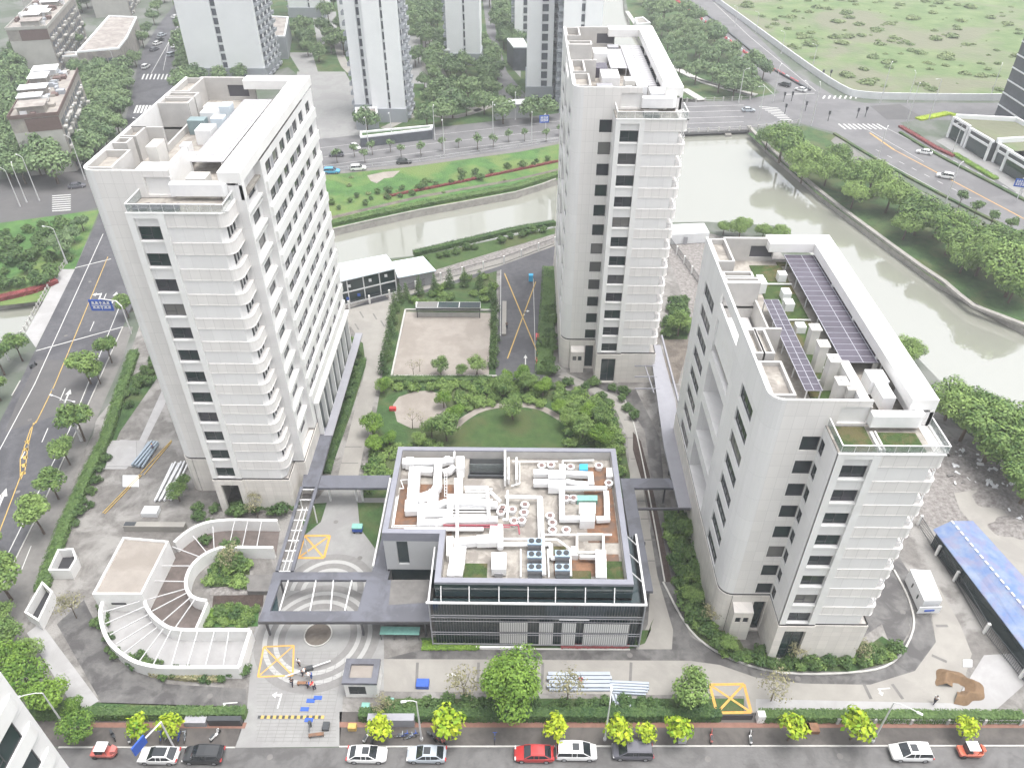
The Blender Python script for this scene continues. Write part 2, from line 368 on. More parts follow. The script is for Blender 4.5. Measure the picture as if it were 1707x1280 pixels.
# =====================================================================
# GROUND, RIVER, ROADS
# =====================================================================
north = PP([(0, 506), (59, 496), (150, 478), (542, 387), (700, 352), (860, 322.5), (928, 300)])
north[0:0] = [(-400, north[0][1] - 60, 0)]
south = PP([(-10, 572), (40, 560), (180, 530), (556, 441), (694, 426), (860, 391), (923, 379), (1115, 371), (1180, 370), (1290, 376), (1360, 430), (1480, 545), (1572, 640), (1600, 672), (1640, 715), (1695, 742)])
south[0:0] = [(-400, south[0][1] - 60, 0)]; south.append((130, 72, 0)); south.append((300, -60, 0))
east = PP([(1707, 546), (1569, 471), (1463, 396), (1363, 320), (1277, 245), (1245, 212), (1236, 190)])
east[0:0] = [(380, 30, 0), (170, 95, 0)]
top = PP([(1130, 150), (1085, 90), (1052, 48), (1040, 10), (1036, -60)]) + PP([(978, -60), (978, 10), (940, 70), (940, 150), (960, 240)])
river = [(p[0], p[1]) for p in (south + east + top)] + [(p[0], p[1]) for p in north[::-1]]
struct('ground', MB().sheet([(-470, -110), (470, -110), (470, 700), (-470, 700)], 0, holes=[river]), 'town_ground')
wat = MB().sheet([(x, y) for x, y in river], -1.6); struct('river', wat, 'river_water')
wl = MB()
for i in range(len(river)):
    a = river[i]; b = river[(i + 1) % len(river)]
    wl.face([(a[0], a[1], -2.2), (b[0], b[1], -2.2), (b[0], b[1], .0), (a[0], a[1], .0)])
struct('river_embankment', wl, 'river_wall')
ek = smooth_line([(p[0], p[1]) for p in east[:-1]], 3)
tag(ribbon(MB(), offset(ek, -.5), 1.1, 0, .55).build('embankment_wall', 'river_wall'), 'long pale stone river wall topping the bank below the big trees', 'wall')
nk = smooth_line([(p[0], p[1]) for p in north[4:]], 2)
tag(ribbon(MB(), offset(nk, .35), .5, 0, .35).build('embankment_kerb', 'river_wall'), 'low stone kerb edging the river below the wide bright green lawn', 'kerb')

G = .012
# --- around the compound (z layers rise in small steps) ---
sheet('compound_ground', [(60, 1215), (0, 1100), (60, 900), (200, 640), (270, 430), (560, 470), (930, 385), (1130, 375), (1300, 420), (1500, 640), (1720, 800), (1760, 1215)], 'mud', G)
sheet('left_street', [(-60, 1110), (-60, 780), (0, 703), (34, 635), (126, 446), (161, 370), (190, 262), (220, 161), (232, 96), (262, 45), (297, 0), (312, -40), (352, -40), (335, 5), (292, 83), (285, 126), (300, 200), (270, 400), (205, 545), (136, 700), (72, 841), (0, 985)], 'asphalt', 2 * G)
sheet('left_street_worn_patch', [(8, 720), (30, 668), (62, 600), (166, 600), (134, 680)], 'asphalt_pale', 2 * G + .004)
sheet('side_street', [(-80, 300), (0, 300), (140, 272), (190, 262), (170, 345), (120, 356), (0, 372), (-80, 380)], 'asphalt_pale', 3 * G)
sheet('bridge_pavement', [(43, 556), (60, 580), (125, 449), (101, 449)], 'concrete_new', 3 * G)
sheet('front_street', [(-200, 1247), (1900, 1244), (2100, 1500), (-400, 1500)], 'front_asphalt', 2 * G)
sheet('front_pavement', [(60, 1244), (60, 1188), (412, 1188), (392, 1246)], 'sidewalk', 3 * G)
sheet('front_pavement', [(566, 1244), (566, 1186), (1760, 1190), (1780, 1242)], 'sidewalk', 3 * G)
sheet('front_pavement_brick_edge', [(566, 1212), (566, 1203), (1760, 1205), (1760, 1213)], 'sidewalk_brick', 4 * G)
sheet('front_pavement_brick_edge', [(150, 1212), (150, 1204), (412, 1204), (408, 1214)], 'sidewalk_brick', 4 * G)
sheet('left_pavement', [(0, 985), (72, 841), (136, 700), (205, 545), (222, 545), (200, 610), (165, 690), (118, 810), (45, 1010), (30, 1060), (-60, 1110)], 'sidewalk_pale', 3 * G)
sheet('left_park_ground', [(0, 372), (120, 356), (166, 350), (126, 446), (88, 500), (0, 510), (-60, 505), (-60, 380)], 'grass_bright', 2 * G)
k = MB(); ribbon(k, [p[:2] for p in PP([(98, 1245.5), (392, 1246)])], .18, 0, .14); ribbon(k, [p[:2] for p in PP([(566, 1244.5), (1250, 1243.5), (1800, 1243)])], .18, 0, .14); struct('front_kerb', k, 'concrete_edge')
k = MB(); ribbon(k, [p[:2] for p in PP([(0, 985), (72, 841), (136, 700), (205, 545)])], .18, 0, .14); ribbon(k, [p[:2] for p in PP([(20, 660), (34, 635)])], .2, 0, .14); struct('left_kerb', k, 'concrete_edge')
# lane markings of the left street
def stripe(mb, a, b, w=.15, z=.04): ribbon(mb, [P(*a)[:2], P(*b)[:2]], w, z)
def dashes(mb, a, b, n, fill=.45, w=.15, z=.04):
    A = P(*a); B = P(*b)
    for i in range(n):
        t0 = i / n; t1 = t0 + fill / n
        ribbon(mb, [(A[0] + (B[0] - A[0]) * t0, A[1] + (B[1] - A[1]) * t0), (A[0] + (B[0] - A[0]) * t1, A[1] + (B[1] - A[1]) * t1)], w, z)
mk = MB()
stripe(mk, (-8, 764), (58, 640)); stripe(mk, (58, 640), (172, 390)); stripe(mk, (6, 938), (115, 718)); stripe(mk, (115, 718), (208, 490))
dashes(mk, (-10, 850), (75, 690), 2, .3); dashes(mk, (70, 737), (190, 460), 5, .32)
stripe(mk, (60, 585), (205, 545), .25); stripe(mk, (125, 447), (185, 432), .25)
stripe(mk, (252, 123), (310, 20), .2); stripe(mk, (272, 118), (284, 60), .15); stripe(mk, (52, 910), (34, 955), .12); stripe(mk, (0, 0), (0, .1), .01)
for i in range(8):
    stripe(mk, (237 + i * 6.4, 133), (240.5 + i * 6.4, 124), .6)
    if i < 5: stripe(mk, (224 + i * 5.4, 189), (229 + i * 5.4, 176), .7)
for i in range(8): stripe(mk, (87, 327 + i * 3.6), (118, 325 + i * 3.6), .45)
def arrow(mb, cx, cy, dx, dy, s=1.0, turn=0, z=.04):
    c = P(cx, cy); t = P(cx + dx, cy + dy); a = atan2(t[1] - c[1], t[0] - c[0])
    def q(u, v): return (c[0] + s * (u * cos(a) - v * sin(a)), c[1] + s * (u * sin(a) + v * cos(a)), z)
    mb.face([q(-2.4, -.14), q(.8, -.14), q(.8, .14), q(-2.4, .14)])
    if not turn: mb.face([q(.8, -.55), q(2.4, 0), q(.8, .55)])
    else:
        mb.face([q(.2, .14), q(.7, .14), q(.7, turn * 1.0 + .14), q(.2, turn * 1.0 + .14)][::(1 if turn > 0 else -1)])
        mb.face([q(-.25, turn * 1.0), q(1.15, turn * 1.0), q(.45, turn * 1.9)][::(1 if turn > 0 else -1)])
arrow(mk, 168, 492, 5, -12, 1.0, 1); arrow(mk, 191, 496, 5, -12, 1.0); arrow(mk, 2, 835, 5, -12, 1.2); arrow(mk, 112, 662, 5, -12, 1.0)
struct('left_street_markings', mk, 'paint_white')
mk = MB(); stripe(mk, (-10, 910), (34, 795), .16); stripe(mk, (60, 705), (92, 640), .16); stripe(mk, (92, 640), (180, 428), .16)
stripe(mk, (34, 800), (34, 765), .16); stripe(mk, (34, 765), (51, 715), .16); stripe(mk, (51, 715), (62, 700), .16); stripe(mk, (34, 800), (42, 783), .16); stripe(mk, (42, 783), (47, 742), .16); stripe(mk, (47, 742), (56, 705), .16)
for i in range(5): stripe(mk, (34.5 + i * 2, 790 - i * 13), (42.5 + i * 1.5, 787 - i * 13), .9)
struct('left_street_centre_line', mk, 'paint_yellow')

# --- far side of the river ---
sheet('riverside_lawn', [(300, 350), (525, 292), (680, 276), (870, 251), (932, 240), (935, 298), (860, 322), (700, 351), (542, 386), (300, 440)], 'grass_bright', G)
sheet('riverside_path', [(530, 366), (700, 326), (860, 298), (935, 280), (935, 283.5), (860, 301.5), (702, 330), (530, 371)], 'soil', 2 * G)
sheet('bare_patch', [(612, 293), (640, 287), (667, 285), (655, 296), (640, 298), (628, 306), (618, 302)], 'sand_court', 3 * G)
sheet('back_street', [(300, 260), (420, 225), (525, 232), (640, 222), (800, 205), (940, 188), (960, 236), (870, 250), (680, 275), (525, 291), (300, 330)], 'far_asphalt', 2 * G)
sheet('back_street_forecourt', [(495, 120), (575, 120), (600, 165), (612, 224), (525, 233), (500, 230)], 'paver', 3 * G)
sheet('back_pavement', [(525, 294), (525, 290), (680, 274), (870, 249), (940, 235), (940, 239), (870, 253), (680, 279)], 'sidewalk_pale', 4 * G)
mk = MB()
for dy in (13, 27, 40):
    stripe(mk, (525, 233 + dy * 1.15), (700, 215 + dy), .15); stripe(mk, (700, 215 + dy), (935, 189 + dy), .15)
struct('back_street_markings', mk, 'paint_white')
# bridge and big junction on the right
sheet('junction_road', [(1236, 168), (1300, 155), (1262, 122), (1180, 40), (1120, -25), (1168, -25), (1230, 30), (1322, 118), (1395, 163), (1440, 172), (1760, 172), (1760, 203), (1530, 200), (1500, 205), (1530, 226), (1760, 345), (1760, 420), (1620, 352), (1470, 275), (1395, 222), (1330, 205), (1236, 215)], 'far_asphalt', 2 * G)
sheet('junction_pale_patch', [(1450, 177), (1500, 174), (1545, 200), (1478, 200)], 'asphalt_pale', 3 * G)
sheet('meadow', [(1240, -60), (1200, 0), (1290, 75), (1400, 152), (1450, 163), (1900, 165), (1900, -60)], 'meadow', G)
sheet('riverbank_grass', [(1246, 222), (1340, 210), (1395, 226), (1470, 283), (1620, 362), (1760, 432), (1760, 575), (1569, 475), (1363, 324), (1280, 252)], 'grass_dark', G)
sheet('riverside_pavement', [(1395, 226), (1470, 285), (1620, 364), (1760, 436), (1760, 470), (1600, 395), (1455, 300), (1385, 235)], 'sidewalk_pale', 3 * G)
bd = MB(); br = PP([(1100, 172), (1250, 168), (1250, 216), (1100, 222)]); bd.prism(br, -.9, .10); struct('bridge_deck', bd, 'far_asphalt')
mk = MB()
for y in (176, 185, 195, 204): stripe(mk, (1140, y + 3), (1240, y), .2, .13)
struct('bridge_markings', mk, 'paint_white')
mk = MB()
for i in range(9): stripe(mk, (1398 + i * 8, 207), (1410 + i * 8.5, 216), .6)
for i in range(9): stripe(mk, (1265 + i * 5, 178 + i * 3.1), (1298 + i * 3, 181 + i * 2.7), .5)
for i in range(7): stripe(mk, (1372 + i * 9, 166 - 1), (1375 + i * 9, 160), .6)
for a, b in (((1405, 232), (1700, 392)), ((1480, 215), (1760, 362)), ((1440, 213), (1540, 270))): stripe(mk, a, b, .15)
dashes(mk, (1460, 250), (1740, 392), 12, .4, .18); dashes(mk, (1500, 222), (1740, 345), 12, .4, .18)
for a, b in (((1292, 160), (1235, 105)), ((1360, 152), (1250, 62)), ((1235, 105), (1140, 5)), ((1250, 62), (1190, 5))): stripe(mk, a, b, .2)
stripe(mk, (1310, 158), (1358, 156), .4)
struct('junction_markings', mk, 'paint_white')
mk = MB(); stripe(mk, (1450, 222), (1490, 250), .5); stripe(mk, (1490, 250), (1707, 365), .3); struct('junction_centre_line', mk, 'paint_orange')
for pts in (([(1390, 224), (1480, 278), (1620, 352), (1740, 410)]), ([(1500, 222), (1560, 258), (1650, 305), (1720, 342)])):
    ln = smooth_line([p[:2] for p in PP(pts)], 4); ribbon(k := MB(), ln, 1.0, 0, .5); struct('road_verge', k, 'grass_dark')
struct('road_divider', ribbon(MB(), [p[:2] for p in PP([(1152, 5), (1230, 68), (1290, 118), (1350, 152)])], .8, 0, .7), 'steel_dark')
# --- inside the compound ---
sheet('entrance_paving', [(392, 1246), (412, 1180), (422, 1060), (455, 960), (500, 900), (530, 830), (545, 812), (640, 815), (650, 880), (640, 955), (640, 1100), (640, 1150), (572, 1160), (566, 1244)], 'paver', 3 * G)
sheet('south_lane', [(640, 1098), (1150, 1101), (1200, 1108), (1260, 1129), (1340, 1139), (1450, 1141), (1525, 1118), (1560, 1070), (1552, 1020), (1520, 975), (1560, 970), (1600, 1040), (1620, 1090), (1590, 1190), (1250, 1190), (1240, 1160), (640, 1152)], 'concrete', 3 * G)
sheet('new_concrete', [(1260, 1165), (1590, 1172), (1640, 1092), (1700, 1088), (1720, 1130), (1650, 1192), (1260, 1190)], 'concrete_new', 4 * G)
sheet('perimeter_lane', [(640, 1098), (720, 1078), (1040, 1083), (1075, 960), (1090, 830), (1075, 720), (1040, 660), (940, 635), (905, 640), (905, 622), (960, 628), (1060, 650), (1100, 730), (1110, 850), (1130, 1000), (1150, 1060), (1210, 1095), (1290, 1122), (1420, 1122), (1490, 1100), (1520, 1050), (1500, 990), (1470, 950), (1500, 930), (1545, 1000), (1560, 1070), (1525, 1118), (1450, 1141), (1340, 1139), (1260, 1129), (1200, 1108), (1150, 1101)], 'asphalt_wet', 2 * G + .005)
sheet('east_path', [(1042, 668), (1056, 700), (1068, 790), (1096, 960), (1122, 1050), (1120, 1082), (1060, 1082), (1080, 1040), (1085, 960), (1062, 960), (1050, 792), (1046, 730), (1030, 690), (1000, 660), (930, 628), (945, 622)], 'concrete', 4 * G)
sheet('west_path', [(560, 520), (650, 500), (672, 515), (640, 600), (625, 660), (608, 740), (596, 800), (562, 800), (582, 720), (608, 620), (602, 570), (585, 545), (565, 540)], 'concrete', 3 * G)
sheet('north_path', [(650, 502), (830, 445), (925, 410), (925, 403), (830, 432), (640, 490)], 'concrete', 3 * G)
sheet('north_asphalt', [(570, 520), (640, 490), (925, 404), (925, 412), (900, 640), (825, 640), (835, 450), (650, 505)], 'asphalt', 2 * G + .006)
sheet('garden_ground', [(655, 505), (828, 452), (826, 640), (910, 642), (960, 655), (1020, 690), (1038, 730), (1050, 790), (1050, 830), (605, 830), (618, 740), (636, 640), (640, 600)], 'grass_dark', 4 * G)
sheet('round_lawn', [(748, 745), (765, 715), (790, 696), (820, 686), (860, 682), (900, 687), (930, 700), (945, 745)], 'grass', 5 * G)
ln = smooth_line([p[:2] for p in PP([(755, 716), (775, 698), (805, 682), (850, 675), (900, 680), (938, 700)])], 5); struct('garden_path', ribbon(MB(), ln, 1.3, 6 * G), 'sand_court')
sheet('sand_circle', [(655 + 0, 675), (665, 662), (690, 653), (718, 651), (738, 660), (745, 680), (738, 705), (715, 713), (685, 714), (662, 703)], 'sand_court', 5 * G)
sheet('sand_court', [(674, 520), (818, 522), (815, 626), (655, 628)], 'sand_court', 5 * G)
k = MB()
for a, b in (((676, 518), (653, 628)), ((653, 629), (828, 629)), ((676, 518), (826, 519))): ribbon(k, [P(*a)[:2], P(*b)[:2]], .35, 0, .45)
tag(k.build('court_edging_wall', 'concrete_edge'), 'low white edging wall round the pale sand court', 'wall')
sheet('parking_marks_ground', [(838, 452), (905, 440), (905, 630), (832, 632)], 'asphalt', 3 * G)
mk = MB()
for a, b in (((841, 456), (905, 610)), ((893, 470), (846, 598))): stripe(mk, a, b, .22, .055)
struct('parking_cross_marking', mk, 'paint_yellow')
mk = MB(); stripe(mk, (835, 450), (834, 560), .1, .055); stripe(mk, (889, 465), (893, 620), .1, .055); arrow(mk, 876, 600, 0, -12, .7, z=.055); arrow(mk, 874, 520, 0, -12, .6, -1, z=.055); struct('parking_lines', mk, 'paint_white')
sheet('tower_west_garden', [(585, 560), (605, 572), (610, 610), (585, 690), (560, 760), (545, 790), (530, 760), (545, 700), (575, 600)], 'grass_dark', 4 * G)
sheet('court_west_garden', [(596, 838), (640, 838), (633, 925), (600, 880)], 'grass_dark', 5 * G)
sheet('court_west_garden', [(520, 840), (545, 838), (535, 870), (508, 892), (505, 870)], 'grass_dark', 5 * G)
sheet('east_grass', [(1115, 540), (1150, 520), (1146, 566), (1105, 566)], 'grass_dark', 4 * G)
sheet('east_bare_soil', [(1106, 566), (1150, 566), (1130, 640), (1110, 640)], 'soil', 4 * G)
sheet('east_planting', [(1105, 850), (1165, 850), (1180, 960), (1240, 1080), (1400, 1110), (1470, 1060), (1500, 1080), (1485, 1104), (1420, 1119), (1300, 1119), (1200, 1090), (1150, 1050), (1130, 980)], 'grass_dark', 5 * G)
sheet('planting_bed_brown', [(1055, 720), (1068, 735), (1085, 800), (1120, 970), (1108, 970), (1075, 820), (1055, 750)], 'planting_brown', 6 * G)
sheet('south_planting', [(640, 1164), (1240, 1164), (1240, 1192), (640, 1192)], 'grass_dark', 4 * G)
sheet('southwest_planting', [(60, 1215), (40, 1160), (150, 1170), (410, 1178), (412, 1190), (60, 1190)], 'grass_dark', 4 * G)
sheet('glasshall_planting', [(700, 1063), (1085, 1050), (1085, 1040), (1090, 1030), (1075, 1072), (1050, 1082), (712, 1080)], 'grass_dark', 6 * G)
sheet('west_yard', [(160, 700), (210, 640), (270, 620), (300, 770), (250, 860), (120, 990), (70, 1060), (50, 1030), (120, 900)], 'mud', 3 * G)
sheet('west_new_path', [(172, 782), (200, 733), (232, 735), (275, 640), (282, 660), (232, 760), (210, 782)], 'concrete_new', 4 * G)
sheet('west_grass', [(195, 640), (270, 600), (268, 622), (200, 720), (175, 780), (160, 775)], 'grass_dark', 4 * G)
sheet('southwest_path', [(45, 1055), (68, 1038), (165, 1168), (130, 1190)], 'concrete_new', 5 * G)
sheet('southwest_lane', [(95, 1040), (140, 1000), (190, 1100), (280, 1140), (410, 1148), (412, 1180), (170, 1172)], 'asphalt_wet', 4 * G)
sheet('rubble_yard', [(1480, 720), (1530, 700), (1720, 800), (1720, 1080), (1640, 1000), (1560, 880), (1530, 870)], 'rubble', 3 * G)
sheet('north_rubble', [(720, 452), (925, 392), (925, 404), (735, 462)], 'rubble', 4 * G)
sheet('northeast_rubble', [(1115, 400), (1180, 400), (1180, 520), (1150, 530), (1115, 430)], 'rubble', 4 * G)
sheet('pale_slab', [(1590, 822), (1640, 815), (1720, 905), (1720, 990), (1680, 940), (1600, 850)], 'concrete', 5 * G)
sheet('south_bank_grass', [(560, 448), (694, 428), (860, 393), (925, 381), (925, 390), (720, 452), (600, 470)], 'grass', 4 * G)
k = MB(); ribbon(k, smooth_line([p[:2] for p in PP([(1105, 970), (1150, 1050), (1210, 1094), (1300, 1121), (1420, 1121), (1488, 1104), (1522, 1050), (1515, 1000), (1490, 950)])], 4), .25, 0, .16)
ribbon(k, [p[:2] for p in PP([(712, 1081), (1050, 1083)])], .2, 0, .16); ribbon(k, smooth_line([p[:2] for p in PP([(1042, 668), (1058, 712), (1080, 815), (1108, 970)])], 4), .2, 0, .16)
struct('lane_kerb', k, 'concrete_edge')
mk = MB()
for x in (696, 798, 905, 1052): stripe(mk, (x, 1104), (x - 2, 1148), .35, .05)
for a, b in (((1440, 1140), (1452, 1165)), ((1487, 1140), (1505, 1165)), ((1553, 1092), (1578, 1103)), ((1560, 1043), (1580, 1043))): stripe(mk, a, b, .4, .05)
for i, y in enumerate((700, 730, 765, 835, 865, 900, 935)): stripe(mk, (1040 + (y - 700) * .17, y), (1062 + (y - 700) * .17, y), .2, .065)
for i, y in enumerate((745, 772)): stripe(mk, (575 - i * 6, y), (603 - i * 6, y), .2, .05)
for x, y in ((600, 520), (622, 523), (592, 540), (635, 535)): stripe(mk, (x, y), (x + 6, y + 10), .3, .05)
struct('paving_joints', mk, 'roof_floor_dark')
# entrance court rings
c = P(531, 1000); z = .05; rg = MB(); rgl = MB()
cc = P(530, 1060, 0)
for r0, r1, l in ((4.3, 5.2, 0), (5.2, 5.8, 1), (5.8, 6.6, 0), (6.6, 7.2, 1), (7.2, 8.3, 0)):
    (rgl if l else rg).cur = 0
    a = arc(cc[0], cc[1], r0, 0, 360, 48); b = arc(cc[0], cc[1], r1, 0, 360, 48)
    for i in range(48): (rgl if l else rg).face([(*a[i], z), (*b[i], z), (*b[i + 1], z), (*a[i + 1], z)][::1])
for ccx, ccy, z2 in ((P(548, 985, 0)[0], P(548, 985, 0)[1], .047),):
    for r0, r1, l in ((3.4, 4.0, 1), (4.0, 4.9, 0), (4.9, 5.5, 1), (5.5, 6.6, 0)):
        a = arc(ccx, ccy, r0, 0, 180, 32); b = arc(ccx, ccy, r1, 0, 180, 32)
        for i in range(32): (rgl if l else rg).face([(*a[i], z2), (*b[i], z2), (*b[i + 1], z2), (*a[i + 1], z2)])
struct('court_ring_paving', rg, 'ring_dark'); struct('court_ring_bands', rgl, 'ring_light')
pt = arc(cc[0], cc[1] + .2, 1.7, 0, 360, 24)[:-1]; struct('round_soil_bed', MB().prism(pt, 0, .12), 'soil'); tag(ribbon(MB(), arc(cc[0], cc[1] + .2, 1.8, 0, 360, 28), .15, 0, .2).build('planter_ring', 'concrete_edge'), 'thin round kerb ring holding dark soil in the entrance court', 'planter')
def boxmark(name, q, z=.062, w=.35):
    m = MB(); p = [P(x, y)[:2] for x, y in q]
    for i in range(4): ribbon(m, [p[i], p[(i + 1) % 4]], w, z)
    ribbon(m, [p[0], p[2]], w * .8, z + .003); ribbon(m, [p[1], p[3]], w * .8, z + .006); return struct(name, m, 'paint_orange')
boxmark('fire_lane_marking', [(1183, 1141), (1240, 1140), (1252, 1187), (1195, 1188)])
boxmark('fire_lane_marking', [(508, 893), (550, 893), (540, 930), (497, 930)])
boxmark('fire_lane_marking', [(440, 1078), (490, 1076), (488, 1126), (430, 1128)], .07, .22)
mk = MB()
for i in range(11):
    a = P(430 + i * 10, 1195); ribbon(mk, [a[:2], (a[0] + .45, a[1])], .4, .06)
struct('speed_bump_black', mk, 'steel_dark')
mk = MB()
for i in range(11):
    a = P(435 + i * 10, 1195); ribbon(mk, [a[:2], (a[0] + .4, a[1])], .4, .065)
struct('speed_bump_yellow', mk, 'paint_yellow')
mk = MB(); arrow(mk, 468, 1162, 4, -14, .62, 1, .06); arrow(mk, 378, 1172, -14, 1, .55, 1, .06); arrow(mk, 1468, 1148, -14, 1, .5, 1, .06); arrow(mk, 760, 1125, -14, 0, .5, 0, .06)
struct('drive_arrows', mk, 'paint_white')
# paving joints in the entrance drive
mk = MB()
for i in range(26): stripe(mk, (428, 1085 + i * 6), (560, 1085 + i * 6), .05, .058)
for i in range(9):
    a = P(426 + i * 15, 1240)[0]
    yy0, yy1 = P(430, 1085)[1], P(430, 1238)[1]; ribbon(mk, [(a, yy1), (a, yy0)], .05, .057)
struct('drive_paving_joints', mk, 'ring_dark')

sheet('inner_yard_asphalt', [(1452, 935), (1478, 950), (1506, 996), (1517, 1048), (1500, 1080), (1482, 1070), (1470, 1040), (1440, 1060)], 'asphalt_wet', 4 * G + .003)
# =====================================================================
# WINDOWS AND TOWERS
# =====================================================================
WM = {}; WCOUNT = {}; WREST = {}
def win_mesh(wd, h, mull, glass='window_glass', frame='window_frame', ft=.09):
    key = (round(wd, 2), round(h, 2), mull, glass, frame)
    if key in WM: return WM[key]
    f = MB(); x0, x1 = -wd / 2, wd / 2
    f.box(x0, -.06, 0, x1, .04, ft); f.box(x0, -.06, h - ft, x1, .04, h); f.box(x0, -.06, ft, x0 + ft, .04, h - ft); f.box(x1 - ft, -.06, ft, x1, .04, h - ft)
    for i in range(1, mull): xx = x0 + wd * i / mull; f.box(xx - .035, -.05, ft, xx + .035, .03, h - ft)
    if h > 1.2 and mull > 1: f.box(x0 + ft, -.045, h * .3, x0 + wd / mull - .035, .025, h * .3 + .06)
    g = MB().face([(x0 + .02, 0, .02), (x1 - .02, 0, .02), (x1 - .02, 0, h - .02), (x0 + .02, 0, h - .02)])
    def me(mb, n, mt):
        q = bpy.data.meshes.new(n); q.from_pydata(mb.v, [], mb.f); q.materials.append(M(mt)); q.update(); return q
    WM[key] = (me(f, 'window', frame), me(g, 'pane', glass), f, g); return WM[key]
def window(root, a, b, s0, s1, z0, z1, depth=.2, mull=2, glass='window_glass', frame='window_frame', name='window'):
    ax, ay = a; bx, by = b; Lg = sqrt((bx - ax) ** 2 + (by - ay) ** 2); ux, uy = (bx - ax) / Lg, (by - ay) / Lg
    s = (s0 + s1) / 2; x = ax + ux * s - uy * depth; y = ay + uy * s + ux * depth   # inward = (-uy, ux)
    fm, gm, fb, gb = win_mesh(s1 - s0, z1 - z0, mull, glass, frame); ang = atan2(uy, ux)
    n = WCOUNT.get(root.name, 0); WCOUNT[root.name] = n + 1
    if n >= 99:
        r, rg = WREST.setdefault(root.name, (MB(), MB())); c, sn = cos(ang), sin(ang)
        for src, dst in ((fb, r), (gb, rg)):
            i = len(dst.v); dst.v.extend([(x + c * p[0] - sn * p[1], y + sn * p[0] + c * p[1], z0 + p[2]) for p in src.v])
            dst.f.extend([tuple(i + k for k in q) for q in src.f]); dst.mi.extend([0] * len(src.f))
        return
    o = bpy.data.objects.new(name, fm); COL.objects.link(o); o.parent = root; o.location = Vector((x, y, z0)) - WL[root.name]; o.rotation_euler.z = ang
    g = bpy.data.objects.new('pane', gm); COL.objects.link(g); g.parent = o
def window_rest(root, glass='window_glass', frame='window_frame'):
    if root.name in WREST:
        r, rg = WREST[root.name]
        o = r.build('window', frame, root); o['kind'] = 'stuff'
        g = rg.build('pane', glass, o); g['kind'] = 'stuff'

